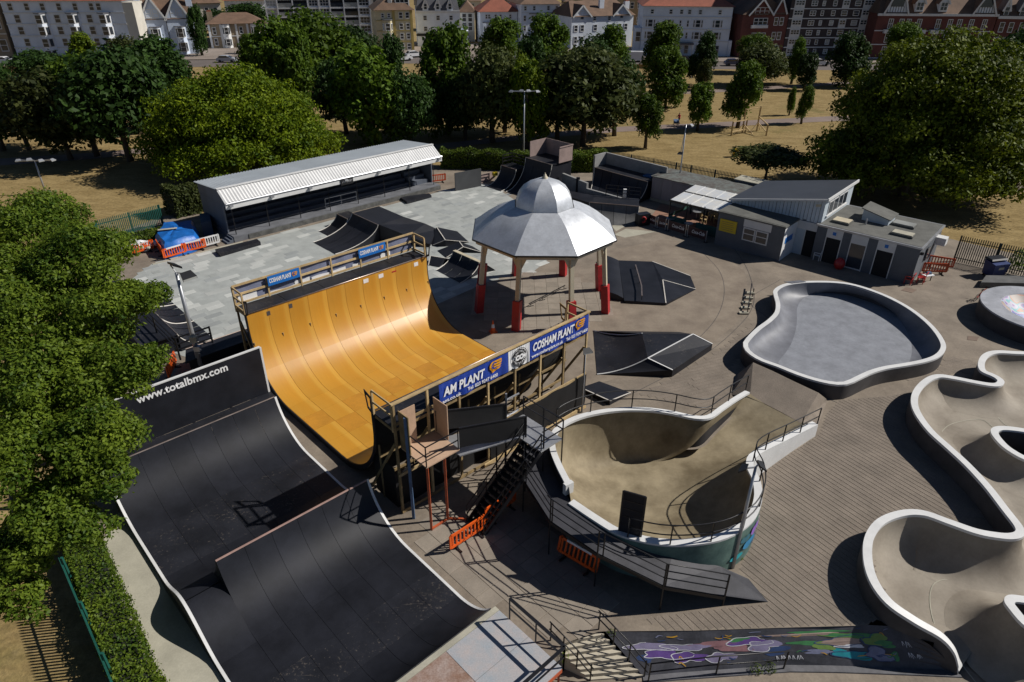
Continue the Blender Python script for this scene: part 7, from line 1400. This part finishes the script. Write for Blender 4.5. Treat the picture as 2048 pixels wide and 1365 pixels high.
for sgn in (-.5, .5):
    mb = MB(); mb.bar(S0+wd*sgn, S1+wd*sgn, .06, .22); mb.build('stringer', M['blackmetal'], sc_)
    for h_ in (.95, .5): mb = MB(); mb.bar(S0+wd*sgn+Vector((0, 0, h_)), S1+wd*sgn+Vector((0, 0, h_)), .045); mb.build('handrail', M['blackmetal'], sc_)
    for t in (0, .33, .66, 1): p = S0.lerp(S1, t)+wd*sgn; mb = MB(); mb.bar(p, p+Vector((0, 0, .95)), .045); mb.build('rail_post', M['blackmetal'], sc_)
for i in range(n):
    p = S0.lerp(S1, (i+.5)/n); mb = MB(); mb.bar(p-wd*.48, p+wd*.48, .26, .04); mb.build('tread', M['blackmetal'], sc_)
for a, b in ((17.2, 17.2), (17.2, 16.1), (17.2, 18.5), (15.8, 17.6)): mb = MB(); mb.bar(W(a, b, 0), W(a, b, 4.3 if a > 16 else 3.2), .07); mb.build('leg', M['blackmetal'], sc_)
mb = MB(); mb.prism([W(16.95, 16.0), W(18.3, 16.0), W(18.3, 18.5), W(16.95, 18.5)], 3.12, 3.18); mb.build('bridge_deck', M['steel'], sc_)
for z in (3.7, 4.2): mb = MB(); mb.bar(W(18.3, 16.0, z), W(18.3, 18.5, z), .045); mb.bar(W(17.0, 16.0, z), W(18.3, 16.0, z), .045); mb.build('rail', M['blackmetal'], sc_)
for a, b in ((18.3, 16), (18.3, 17.2), (18.3, 18.5)): mb = MB(); mb.bar(W(a, b, 0), W(a, b, 4.2), .06); mb.build('leg', M['blackmetal'], sc_)
for p, q in (((17.2, 17.2, 0), (18.3, 18.5, 3)), ((18.3, 16, 0), (17.2, 17.2, 3)), ((15.8, 17.6, 0), (17.2, 17.2, 3))): mb = MB(); mb.bar(W(*p), W(*q), .04); mb.build('brace', M['blackmetal'], sc_)
g_ = empty('steel_gate', W(17.3, 19.3), 'galvanised gate frame on the stair bridge', 'gate')
mb = MB(); p = W(17.3, 18.6); mb.bar((p.x, p.y, 3.2), (p.x, p.y, 4.75), .09); mb.build('gate_post', M['steel'], g_)
for z in (3.5, 4.4): mb = MB(); mb.bar((p.x, p.y, z), W(18.1, 18.6, z), .06); mb.build('gate_rail', M['steel'], g_)
# wide steps: fence from the stair to the bowl walkway
rf = [W(18.3, 18.5, 0), W(20.2, 19.3, 0), W(20.6, 18.0, 0)]
railing(rf, (1.1, .7, .35), 4, .025, 'pipe_railing', 'black pipe railing between the stair tower and bowl walkway')

# ================================================================ plastic barriers (2 m, hooped feet)
def barrier_meshes(m):
    f = MB(); Lb, Hb = 1.95, .95
    for z, h_ in ((Hb-.06, .12), (.26, .12)): f.box((0, 0, z), (Lb-.14, .06, h_))
    for x in (-Lb/2+.05, Lb/2-.05): f.box((x, 0, .58), (.1, .06, .68))
    for x, s in ((-Lb/2+.06, 1), (Lb/2-.06, -1)): f.bar((x, 0, .9), (x+s*.08, 0, .96), .06, .1)
    sl = MB(); sl.box((0, 0, 0), (.075, .045, .52)); ft = MB(); ft.bar((0, -.32, .03), (0, .32, .03), .09, .06); ft.bar((0, 0, .05), (0, 0, .22), .08); rfm = MB(); rfm.box((0, 0, 0), (Lb*.62, .066, .1))
    return f.mesh('frame', m), sl.mesh('slat', m), ft.mesh('foot', M['blackmetal']), rfm.mesh('reflector_strip', M['bannerwhite'])
BAR = {'orange': barrier_meshes(M['orange']), 'white': barrier_meshes(M['white']), 'redorange': barrier_meshes(mat('red_orange_plastic', (.48, .06, .012), .45, .15, .5))}
def barrier(p, q, label, k='orange', refl=False, lean=0, group='plastic barriers'):
    p, q = Vector(p), Vector(q); d = q-p; c = (p+q)/2; r = empty('plastic_barrier', c, label, 'barrier', group, math.atan2(d.y, d.x)); r.rotation_euler[0] = lean; f, s, ft, rs_ = BAR[k]
    link('frame', f, r)
    for i in range(9): link('slat', s, r, (-.8+.2*i, 0, .58))
    for x in (-.6, .6): link('foot', ft, r, (x, 0, 0))
    if refl: link('reflector_strip', rs_, r, (0, 0, .905))
    return r
barrier((-2.51,20.51,0), (-1.15,21.77,0), 'sunlit orange barrier before the stair foot'); barrier((-1.1,22.13,0), (0.18,23.46,0), 'shaded orange barrier beside the stair foot')
barrier((2.02,20.38,0), (3.32,19.34,0), 'orange barrier with white strip in the walkway shadow', refl=True, lean=-.25)
for i, (p, q, k, lb) in enumerate((((-28.08,51.27,0), (-26.99,52.54,0), 'orange', 'orange barrier at the front of the tarpaulin, near end'), ((-26.95,52.65,0), (-25.93,53.54,0), 'orange', 'orange barrier at the front of the tarpaulin, middle'), ((-26.1,53.64,0), (-25.18,54.55,0), 'white', 'white barrier beside the orange row at the tarpaulin'), ((-28.2,51.37,0), (-30.01,53.91,0), 'orange', 'orange barrier across the end of the tarpaulin'), ((-31.1,52.16,0), (-30.08,53.25,0), 'orange', 'orange barrier before the rubble heap'), ((-8.85,72.53,0), (-7.5,73.11,0), 'redorange', 'red orange barrier beside the stand steps'), ((32.04,49.52,0), (34.2,49.36,0), 'redorange', 'red orange barrier before the clubhouse side door'), ((33.43,51.11,0), (35.02,50.34,0), 'redorange', 'red orange barrier along the clubhouse side ramp'), ((-20.05,33.78,0), (-20.28,35,0), 'orange', 'orange barrier glimpsed beside the near tree'), ((-17.76,36.38,0), (-17.11,36.81,0), 'redorange', 'faded red barrier under the half-pipe deck'))): barrier(p, q, lb, k, i in (0, 1, 2, 4))
# tarpaulin over stacked sheets
tp_ = [(-30.01,53.91,0),(-28.04,51.27,0),(-25.98,53.65,0),(-28.22,57.96,0),(-30.67,56.93,0)]; tb = empty('tarpaulin_stack', Vector((-28.36,54.62,0)), 'stack of materials under a blue tarpaulin beside the stand', 'tarpaulin'); mb = MB(); c = sum((Vector(p) for p in tp_), Vector((0, 0, 0)))/5; rws = []
for k, (s, z) in enumerate(((1.0, 0), (.97, .5), (.9, 1.0), (.8, 1.25), (.4, 1.32), (.02, 1.3))): rws.append([c+(Vector(p)-c)*s*(1+.03*math.sin(i*2.1+k))+Vector((0, 0, z+.06*math.sin(i*1.7+k))) for i, p in enumerate(resample([Vector(t) for t in tp_], 22, True))])
mb.rows(rws, True); mb.build('cover', mat('blue_tarpaulin', (.012, .12, .42), .35, .25, .6, bump=.6, bscale=3), tb, 30)
mb = MB(); mb.bar(c+Vector((-1.2, -.4, 1.42)), c+Vector((.2, .1, 1.42)), .3, .03); mb.build('timber_offcut', M['concpale'], tb)
mb = MB(); mb.prism([(-28.07,58.73,0),(-27.41,59.26,0),(-26.37,57.01,0),(-27.06,56.51,0)], 0, 1.3); thing('storage_tank', mb, mat('dark_blue_plastic', (.02, .05, .10), .5, .2, .5), 'dark blue plastic tank against the stand end wall', 'tank', smooth=False)
mb = MB(); mb.bar((-30.1,55.95,0.7), (-29.63,56.45,0.7), .05, .7); thing('leaning_board', mb, M['ply'], 'small pink board standing behind the tarpaulin', 'board')
rb_ = empty('rubble_heap', Vector((-31.01,53.45,0)), 'pale heap of bags and rubble beside the tarpaulin', 'rubble'); rg = random.Random(2)
for i in range(26): p = Vector((-31.24,53.67,0))+Vector((rg.uniform(-1.3, 1.2), rg.uniform(-.8, .8), rg.uniform(.1, .5))); mb = MB(); mb.ellipsoid(p, (rg.uniform(.2, .38),)*2+(rg.uniform(.1, .22),), 7, 5); mb.build('bag', (M['bannerwhite'], M['concpale'], M['orange'])[0 if i % 3 else (1 if i % 2 else 2)], rb_)
# ================================================================ traffic cones
for i, (p, lb) in enumerate((((-1.26,39.66,0), 'traffic cone on the slabs beside the bandstand post'), ((2.78,30.34,0), 'traffic cone beside the black cloth skirt'))):
    r = empty('traffic_cone', p, lb, 'traffic cone', 'traffic cones'); z = Vector(p)
    mb = MB(); mb.box(z+Vector((0, 0, .03)), (.46, .46, .06), .5); mb.build('base', M['orange'], r)
    for nm, a, b, m_ in (('lower_band', .06, .34, 'orange'), ('reflective_band', .34, .58, 'bannerwhite'), ('tip', .58, .86, 'orange')): mb = MB(); mb.lathe(z, [(.19-.165*(a/.86), a), (.19-.165*(b/.86), b)]+([(.005, .87)] if b > .8 else []), 12); mb.build(nm, M[m_], r, 1)
mb = MB(); mb.prism([(-2.07,40.03,0.02),(-1.47,39.76,0.02),(-1.65,39.42,0.02),(-2.23,39.75,0.02)], .016, .03); thing('loose_board', mb, M['slab'], 'grey board lying beside the bandstand cone', 'board')
# ================================================================ floodlights
def flood(pole, h, heads, label, r=.07, name='floodlight_post', arm=None, cable=False):
    p = Vector(pole); o = empty(name, p, label, 'floodlight'); mb = MB(); mb.tube([p, p+Vector((0, 0, h*.45)), p+Vector((0, 0, h))], [r*1.5, r*1.2, r*.8], 8); mb.build('pole', M['steel'], o, 1)
    if arm: mb = MB(); mb.bar(p+Vector((-arm[0], -arm[1], h)), p+Vector((arm[0], arm[1], h)), .08); mb.build('cross_arm', M['steel'], o)
    for dx, dy, dz, yaw, m_ in heads:
        c = p+Vector((dx, dy, h+dz)); d = Vector((math.cos(yaw), math.sin(yaw), 0)); s = Vector((-d.y, d.x, 0)); u = Vector((0, 0, 1)); mb = MB()
        k_ = .6 if arm or r < .1 else 1; q = [c+s*.3*k_, c-s*.3*k_, c-s*.3*k_+u*.12*k_, c+s*.3*k_+u*.12*k_]; f = (d*.42-u*.26)*k_; mb.hexa([x for x in q], [x+f+(s*.1 if i in (0, 3) else -s*.1) for i, x in enumerate(q)]); hd = mb.build('lamp_head', M[m_], o)
        mb = MB(); k = [x+f*1.02+(s*.08 if i in (0, 3) else -s*.08) for i, x in enumerate(q)]; mb.poly(k); mb.build('lens', M['glasspale'], hd)
        if dx or dy: mb = MB(); mb.bar(p+Vector((0, 0, h)), c, .05); mb.build('bracket', M['steel'], o)
    return o
flood((1.22,80.06,0), 8.29, [(-1.4, 0, .05, -2.2, 'steel'), (-.3, 0, .12, -1.9, 'steel'), (.4, 0, .12, -1.2, 'steel'), (1.4, 0, .05, -.9, 'steel')], 'slim floodlight mast rising behind the bandstand', arm=(1.5, .2))
flood((16.86,68.4,0), 7.27, [(.45, .1, .0, -.6, 'steel'), (-.3, -.4, -2.6, -2, 'blackmetal')], 'slim floodlight mast beside the cafe canopy', .06)
fo = flood((-18.28,34.07,0), 6.65, [(-.35, .25, .35, .9, 'blackmetal'), (.55, -.1, .0, -.7, 'blackmetal')], 'galvanised floodlight post behind the lettered ramp wall', .11)
fp = Vector((-18.28,34.07,0)); mb = MB(); mb.box(fp+Vector((.1, -.15, 2.6)), (.4, .3, .35)); mb.build('control_box', M['concpale'], fo); mb = MB(); mb.box(fp+Vector((.15, -.1, 1.95)), (.35, .3, .3)); mb.build('control_box', M['steel'], fo)
flood((-47.9,68.26,0), 3.39, [(-1.6, 0, .1, -1.2, 'steel'), (-.5, 0, .2, -1.0, 'steel'), (.6, 0, .1, -.6, 'steel'), (1.6, .2, .1, -.2, 'steel')], 'floodlight mast with four lamps above the near tree', arm=(1.7, .2))
flood((9.11,19.82,0), 5.30, [(-.35, -.1, .05, 2.6, 'blackmetal'), (.1, .05, .1, 0, 'blackmetal')], 'floodlight post against the painted wall of the deep bowl', .065)
flood((3.84,30.63,0), 3.98, [(.0, -.1, .1, -1.2, 'blackmetal')], 'thin floodlight post at the far corner of the deep bowl', .04)
flood((45.46,54.7,0), 6, [(0, 0, 0, -2, 'blackmetal')], 'floodlight post outside the right frame edge', .06) if 0 else None
# ================================================================ palisade fences
def palisade(p, q, h, label, m, pitch=.155, n_post=None, w=.07):
    p, q = Vector(p), Vector(q); L = (q-p).length; d = (q-p)/L; r = empty('palisade_fence', (p+q)/2, label, 'fence', 'palisade fences'); rz = math.atan2(d.y, d.x)
    mb = MB(); mb.box((0, 0, h/2), (w, .02, h-.06)); mb.hexa([(-w/2, -.01, h-.03), (w/2, -.01, h-.03), (w/2, .01, h-.03), (-w/2, .01, h-.03)], [(-.008, -.01, h+.06), (.008, -.01, h+.06), (.008, .01, h+.06), (-.008, .01, h+.06)]); me = mb.mesh('pale', m); n = int(L/pitch); loc = r.location
    for i in range(n+1): link('pale', me, r, p+d*(i*pitch)-loc, rz)
    for z in (.35, h-.35): mb = MB(); mb.bar(p+Vector((0, 0, z))+Vector((-d.y, d.x, 0))*.03, q+Vector((0, 0, z))+Vector((-d.y, d.x, 0))*.03, .04, .06); mb.build('rail', m, r)
    for i in range(int(L/2.7)+1): c = p+d*min(L, i*2.7)+Vector((-d.y, d.x, 0))*.08; mb = MB(); mb.bar(c, c+Vector((0, 0, h)), .09); mb.build('post', m, r)
    return r
gd = mat('dark_green_steel', (.016, .03, .026), .5, .2, .8)
palisade(W(62.05, 12.9), W(63.3, 5.2), 2.2, 'dark palisade fence beside the blue wheelie bin', gd)
palisade(W(61.9, 49.2), W(63.6, 39.5), 2.2, 'grey palisade fence behind the grey back wall', gd); palisade(W(63.6, 39.5), W(65.2, 28.5), 2.2, 'grey palisade fence behind the storage shed', gd)
palisade((-35.09,54.85,0), (-31.58,59.18,0), 2.0, 'green palisade fence beside the tarpaulin', M['green']); palisade((-35.04,53.39,0), (-35.11,54.96,0), 2.0, 'short green palisade return by the near tree', M['green'])
nf0, nf1 = Vector((-17.01,18.23,2)), Vector((-11.99,12.68,2)); nf0.z = nf1.z = 0; palisade(nf0, nf1, 2.0, 'green palisade fence in the near corner beside the ivy hedge', M['green'])
# ================================================================ clubhouse clutter
def chair_parts(m, nm, lb, p, rz, group):
    r = empty(nm, p, lb, 'chair', group, rz); 
    if m.name not in CH:
        s = MB(); s.box((0, 0, .44), (.5, .5, .05)); bk = MB()
        for x in (-.18, -.06, .06, .18): bk.bar((x, .23, .47), (x, .32, .9), .08, .03)
        bk.bar((-.24, .32, .9), (.24, .32, .9), .05, .08); lg = MB(); lg.bar((0, 0, 0), (0, 0, .44), .05); ar = MB(); ar.bar((0, -.22, .66), (0, .26, .68), .05); ar.bar((0, -.22, .44), (0, -.22, .66), .05); CH[m.name] = [x.mesh(k, m) for x, k in ((s, 'seat'), (bk, 'backrest'), (lg, 'leg'), (ar, 'armrest'))]
    s, bk, lg, ar = CH[m.name]; link('seat', s, r); link('backrest', bk, r)
    for x in (-.22, .22):
        link('armrest', ar, r, (x*1.15, 0, 0))
        for y in (-.22, .22): link('leg', lg, r, (x, y, 0))
CH = {}; wp = mat('white_plastic', (.6, .62, .64), .4, .06); rp_ = mat('red_plastic', (.42, .02, .02), .4, .1)
for p, lb in (((18.63,55.4,0), 'white plastic chair under the yellow notice'), ((20.87,53.21,0), 'white plastic chair of the pair below the clubhouse window'), ((21.45,52.68,0), 'second white plastic chair of the pair nearer the banner'), ((25,52.21,0), 'white plastic chair between two clubhouse doors')): chair_parts(wp, 'plastic_chair', lb, p, -2.3, 'chairs outside the clubhouse')
for p, lb in (((30.19,47.63,0), 'red chair at the clubhouse corner'), ((31.25,47.83,0), 'red chair beside the folding table')): chair_parts(rp_, 'red_chair', lb, p, -2.3, 'red chairs at the clubhouse corner')
mb = MB(); mb.ellipsoid(Vector((26.05,50.43,0.42)), (.42, .42, .5), 12, 8); thing('bean_bag', mb, rp_, 'red bean bag seat against the clubhouse wall', 'bean bag', smooth=1)
tbl = Vector((31.91,48.2,0)); tt = empty('low_table', tbl, 'small cluttered table beside the red chair', 'table'); mb = MB(); mb.box(tbl+Vector((0, 0, .5)), (.8, .5, .05), .3); mb.build('table_top', M['bannerwhite'], tt)
for x in (-.3, .3): mb = MB(); mb.bar(tbl+Vector((x, 0, 0)), tbl+Vector((x, 0, .5)), .05); mb.build('leg', M['blackmetal'], tt)
mb = MB(); mb.box(tbl+Vector((.1, .1, .6)), (.3, .25, .18), .2); thing('blue_bag', mb, M['bluepost'], 'dark blue bag on the small table', 'bag')
# cafe barrier banners with white script
for i, (p, q, tx, lb) in enumerate((((12.33,60.63,0), (13.03,59.58,0), 1, 'angled cafe barrier banner nearest the ramp'), ((13.17,59.33,0), (13.8,58.83,0), 1, 'short cafe barrier banner second from the ramp'), ((14,58.7,0), (15.3,57.36,0), 1, 'long cafe barrier banner in the middle of the row'), ((15.45,57.24,0), (16.77,55.95,0), 1, 'long cafe barrier banner nearest the yellow notice'))):
    p, q = Vector(p), Vector(q); r = empty('cafe_barrier', (p+q)/2, lb, 'barrier', 'cafe barrier banners'); mb = MB(); mb.bar(p+Vector((0, 0, .6)), q+Vector((0, 0, .6)), .02, .8); mb.build('banner', mat('maroon_black_cloth', (.035, .01, .014), .6, .2, .6) if i == 0 else bpy.data.materials['maroon_black_cloth'], r)
    for e in (p, q): mb = MB(); mb.tube([e, e+Vector((0, 0, 1.05))], .035, 6); mb.build('post', M['steel'], r); mb = MB(); mb.lathe(e, [(.02, .04), (.2, .03), (.2, .0)], 10); mb.build('foot', M['blackmetal'], r)
    d = (q-p); L = d.length; put_text('lettering', 'Coca-Cola', M['letterwhite'], .44 if L > 1.4 else .3, p.lerp(q, .2)+Vector((0, 0, .5))+d.normalized().cross(Vector((0, 0, 1)))*.014, d, r, sx=min(1, .62*L/1.75/(.44 if L > 1.4 else .3)*.44+.0), shear=.35, bold=.006)
for i, (p, lb) in enumerate((((14.49,60,0), 'round cafe table beside the canopy post'), ((15.82,58.73,0), 'round cafe table behind the long banner'), ((17.33,61.94,0), 'round cafe table under the canopy'))):
    p = Vector(p); r = empty('cafe_table', p, lb, 'table', 'round cafe tables'); mb = MB(); mb.lathe(p, [(.01, .74), (.42, .74), (.42, .71), (.01, .70)], 16); mb.build('table_top', M['steel'], r); mb = MB(); mb.tube([p, p+Vector((0, 0, .72))], .035, 6); mb.build('stem', M['steel'], r); mb = MB(); mb.lathe(p, [(.01, .04), (.25, .02), (.25, 0)], 12); mb.build('base', M['blackmetal'], r)
for i, p in enumerate(((18.69,61.69,0), (18.95,60.88,0), (17.62,60.59,0))):
    chair_parts(M['timber'], 'wooden_chair', ('wooden chair deep under the canopy', 'wooden chair by the canopy end wall', 'wooden chair behind the green half wall')[i], p, -1.2+i, 'wooden chairs under the canopy')
p = Vector((11.85,59.95,0)); lb_ = empty('lifebuoy_stand', p, 'black crate with a red and white ring beside the grey ramp', 'crate'); mb = MB(); mb.box(p+Vector((.1, .3, .55)), (1.2, .7, 1.1), .4); mb.build('crate', M['blackmetal'], lb_); mb = MB(); mb.tube([p+Vector((.1+.26*math.cos(t)*.9, -.08-.02*math.sin(t), .62+.26*math.sin(t))) for t in [k*math.pi/6 for k in range(12)]], .07, 6, True); mb.build('ring', M['red'], lb_, 1)
# wheelie bin, plant and the flat box beside the round bowl
bp = Vector((37.56,49.13,0)); wb = empty('wheelie_bin', bp, 'large blue wheeled refuse bin with open lid', 'bin'); rz = .25
def bpt(x, y, z): return bp+Vector((x*math.cos(rz)-y*math.sin(rz), x*math.sin(rz)+y*math.cos(rz), z))
mb = MB(); mb.hexa([bpt(-.62, -.45, .2), bpt(.62, -.45, .2), bpt(.62, .45, .2), bpt(-.62, .45, .2)], [bpt(-.72, -.55, 1.2), bpt(.72, -.55, 1.2), bpt(.72, .5, 1.35), bpt(-.72, .5, 1.35)]); mb.build('body', mat('bin_blue', (.012, .03, .12), .45, .2, .5), wb)
mb = MB(); mb.hexa([bpt(-.76, -.2, 1.4), bpt(.76, -.2, 1.4), bpt(.76, .58, 1.4), bpt(-.76, .58, 1.4)], [bpt(-.7, -.1, 1.5), bpt(.7, -.1, 1.5), bpt(.7, .5, 1.55), bpt(-.7, .5, 1.55)]); mb.build('lid', M['blackmetal'], wb)
for x in (-.5, .5):
    for y in (-.35, .35): mb = MB(); mb.lathe((0, 0, 0), [(.01, -.04), (.1, -.04), (.1, .04), (.01, .04)], 10); me = mb.mesh('wheel', M['blackmetal']); me.transform(Matrix.Rotation(math.pi/2, 4, 'X')); link('wheel', me, wb, bpt(x, y, .1)-bp, rz)
mb = MB(); mb.poly([bpt(-.25, -.515, .75), bpt(.25, -.515, .75), bpt(.25, -.53, .95), bpt(-.25, -.53, .95)]); mb.build('label_plate', M['concpale'], wb)
pp = Vector((39.71,49.92,0)); pl = empty('fence_plant', pp, 'spiky green plant beside the refuse bin', 'plant'); mb = MB(); rg = random.Random(4)
for _ in range(420): d = rnd_dir(rg); d.z = abs(d.z); leaf(mb, pp+Vector((d.x*.6, d.y*.6, .4+d.z*1.5)), d+rnd_dir(rg)*.5, .13, rg, .3)
mb.build('foliage', M['leaf_near'], pl)
mb = MB(); mb.prism([(35.29,47.01,0.45),(36.44,48.3,0.45),(45.1,48.15,0.45),(44.01,46.69,0.45)], 0, .45); thing('flat_box', mb, M['greyply'], 'long flat grey topped box behind the round bowl', 'skate box')
# bicycle lying by the round bowl
bc_ = Vector((33.96,44.93,0)); by = empty('bicycle', bc_, 'dark bicycle leaning on the round bowl', 'bicycle'); ax = Vector((.8, .55, 0)).normalized(); up = Vector((.25, .05, 1)).normalized()
def bk_(x, z): return bc_+ax*x+up*z
for x in (-.5, .5):
    mb = MB(); mb.tube([bk_(x+.3*math.cos(t), .32+.3*math.sin(t)) for t in [k*math.pi/9 for k in range(18)]], .022, 5, True); mb.build('wheel', M['blackmetal'], by)
mb = MB()
for a, b in (((-.5, .32), (-.15, .75)), ((-.15, .75), (.35, .78)), ((-.1, .3), (.35, .78)), ((-.5, .32), (-.1, .3)), ((-.15, .75), (-.1, .3)), ((.5, .32), (.33, .95))): mb.tube([bk_(*a), bk_(*b)], .022, 5)
mb.build('frame', M['red'], by); mb = MB(); mb.bar(bk_(-.3, .85), bk_(-.05, .86), .1, .05); mb.build('saddle', M['blackmetal'], by)
mb = MB(); s_ = ax.cross(up); mb.tube([bk_(.33, .97)-s_*.3, bk_(.33, .97)+s_*.3], .02, 5); mb.build('handlebar', M['blackmetal'], by)
# hoarding and pale sign at the end of the stand
mb = MB(); mb.bar((-5.28,70.94,0.45), (-2.25,74.14,0.45), .12, .9); thing('low_wall', mb, mv, 'low mauve wall beside the back quarter pipe', 'wall')
mb = MB(); mb.bar((-5.28,70.95,0.5), (-3.92,72.25,0.5), .16, .7); thing('white_notice', mb, M['bannerwhite'], 'white notice board at the end of the low mauve wall', 'sign')
mb = MB(); mb.bar((-6.04,69.98,0.95), (-3.41,71.84,0.95), .1, 1.9); thing('dark_hoarding', mb, mat('dark_hoarding', (.05, .052, .055), .7, .15, 1), 'dark hoarding panel in front of the hedge', 'hoarding')
mb = MB(); mb.box(Vector((-1.96,73.35,0.9)), (.5, .4, .35), .5); mb.bar((-2.02,75.69,0), (-1.95,72.94,0.8), .15); thing('yellow_box', mb, mat('yellow_plastic', (.55, .40, .02), .5, .1), 'small yellow box on the end of the low wall', 'box')
# park furniture: timber frame, bin, walker
tf = empty('timber_gym_frame', Vector((31.89,94.69,0)), 'tall timber exercise frame on the dry grass', 'exercise frame')
def post(px, h_, nm='post'): p = Vector(px); mb = MB(); mb.bar(p, p+Vector((0, 0, h_)), .16); mb.build(nm, M['timber'], tf); return p
f1, f2, f3, f4, f5 = post((31.9,97.33,0), 3.2), post((34.22,98.3,0), 3.4), post((29.86,95.5,0), 1.9), post((32.32,97.34,0), 1.8), post((34.7,95.63,0), 1.5)
for a, b, za, zb_ in ((f1, f2, 3.1, 3.25), (f3, f4, 1.85, 1.75), (f3, f4, .5, .5), (f2, f5, 2.0, 1.45)): mb = MB(); mb.bar(a+Vector((0, 0, za)), b+Vector((0, 0, zb_)), .12); mb.build('beam', M['timber'], tf)
for a in (f1, f2):
    for dx, dy in ((-1.2, -.9), (1.2, -.9), (.8, .9)): mb = MB(); mb.bar(a+Vector((0, 0, 1.2)), a+Vector((dx, dy, 0)), .1); mb.build('brace', M['timber'], tf)
mb = MB(); p = Vector((27.26,84.48,0)); mb.lathe(p, [(.3, 0), (.34, .9), (.36, .95), (.02, .96)], 12); yb = thing('litter_bin', mb, mat('yellow_bin', (.55, .38, .01), .5, .1), 'yellow litter bin on the dry grass', 'litter bin', smooth=30)
def person(p, rz, label, top, legs, pose):
    """one continuous skinned body from joints"""
    J = {'pelvis': (0, 0, .93), 'chest': (0, .02, 1.3), 'neck': (0, .03, 1.47), 'head': (0, .05, 1.58), 'crown': (0, .05, 1.72), 'shl': (-.2, .02, 1.4), 'ell': (-.24, .16, 1.15), 'hal': (-.2, .42, 1.05), 'shr': (.2, .02, 1.4), 'elr': (.24, .16, 1.15), 'har': (.2, .42, 1.05), 'hl': (-.1, 0, .88), 'kl': (-.1, .14, .5), 'al': (-.1, .05, .08), 'tl': (-.1, .2, .03), 'hr': (.1, 0, .88), 'kr': (.1, -.02, .48), 'ar': (.1, -.25, .12), 'tr': (.1, -.12, .04)}
    E_ = [('pelvis', 'chest'), ('chest', 'neck'), ('neck', 'head'), ('head', 'crown'), ('chest', 'shl'), ('shl', 'ell'), ('ell', 'hal'), ('chest', 'shr'), ('shr', 'elr'), ('elr', 'har'), ('pelvis', 'hl'), ('hl', 'kl'), ('kl', 'al'), ('al', 'tl'), ('pelvis', 'hr'), ('hr', 'kr'), ('kr', 'ar'), ('ar', 'tr')]
    rad = {'pelvis': .16, 'chest': .17, 'neck': .065, 'head': .1, 'crown': .08, 'shl': .075, 'shr': .075, 'ell': .05, 'elr': .05, 'hal': .04, 'har': .04, 'hl': .1, 'hr': .1, 'kl': .07, 'kr': .07, 'al': .045, 'ar': .045, 'tl': .04, 'tr': .04}
    ks = list(J); me = bpy.data.meshes.new('person'); me.from_pydata([J[k] for k in ks], [(ks.index(a), ks.index(b)) for a, b in E_], []); o = bpy.data.objects.new('person', me); COL.objects.link(o)
    md = o.modifiers.new('skin', 'SKIN'); sv = me.skin_vertices[0].data
    for i, k in enumerate(ks): sv[i].radius = (rad[k], rad[k]); sv[i].use_root = (k == 'pelvis')
    o.modifiers.new('sub', 'SUBSURF').levels = 1; dg = bpy.context.evaluated_depsgraph_get(); m2 = bpy.data.meshes.new_from_object(o.evaluated_get(dg)); bpy.data.objects.remove(o); m2.name = 'person'
    m2.materials.clear(); [m2.materials.append(m) for m in (top, legs, M['skin'], M['hair'])]
    for f in m2.polygons: c = f.center; f.material_index = 1 if c.z < .95 else 3 if (c.z > 1.62 or (c.z > 1.52 and c.y < .03)) else 2 if c.z > 1.47 or (c.y > .33) else 0; f.use_smooth = True
    o = link('person', m2, None, p, rz); return tag(o, label, 'person')
M['skin'] = mat('skin', (.45, .27, .19), .6, .05); M['hair'] = mat('hair', (.05, .03, .02), .7, .1)
person((24.04,102.13,0), 1.9, 'person in a red top walking behind a pushchair on the path', mat('red_shirt', (.40, .03, .03), .8, .1), mat('dark_trousers', (.04, .04, .06), .8, .1), 0)
pc = Vector((23.4,101.14,0)); pu = empty('pushchair', pc, 'small dark pushchair on the park path', 'pushchair'); mb = MB(); mb.hexa([pc+Vector(v) for v in ((-.3, -.25, .4), (.3, -.25, .4), (.3, .25, .4), (-.3, .25, .4))], [pc+Vector(v) for v in ((-.35, -.28, .75), (.35, -.28, .7), (.35, .28, .95), (-.35, .28, .95))]); mb.build('seat', M['bluepost'], pu)
for x in (-.28, .28):
    for y in (-.35, .35): mb = MB(); mb.tube([pc+Vector((x, y+.14*math.cos(t), .14+.14*math.sin(t))) for t in [k*math.pi/5 for k in range(10)]], .03, 4, True); mb.build('wheel', M['blackmetal'], pu)
    mb = MB(); mb.bar(pc+Vector((x, .3, .2)), pc+Vector((x, -.5, 1.0)), .04); mb.build('handle', M['steel'], pu)
person((35.01,143.4,0), .3, 'distant person in yellow top crossing the grass', mat('yellow_shirt', (.5, .38, .05), .8, .1), mat('blue_trousers', (.05, .07, .12), .8, .1), 0)
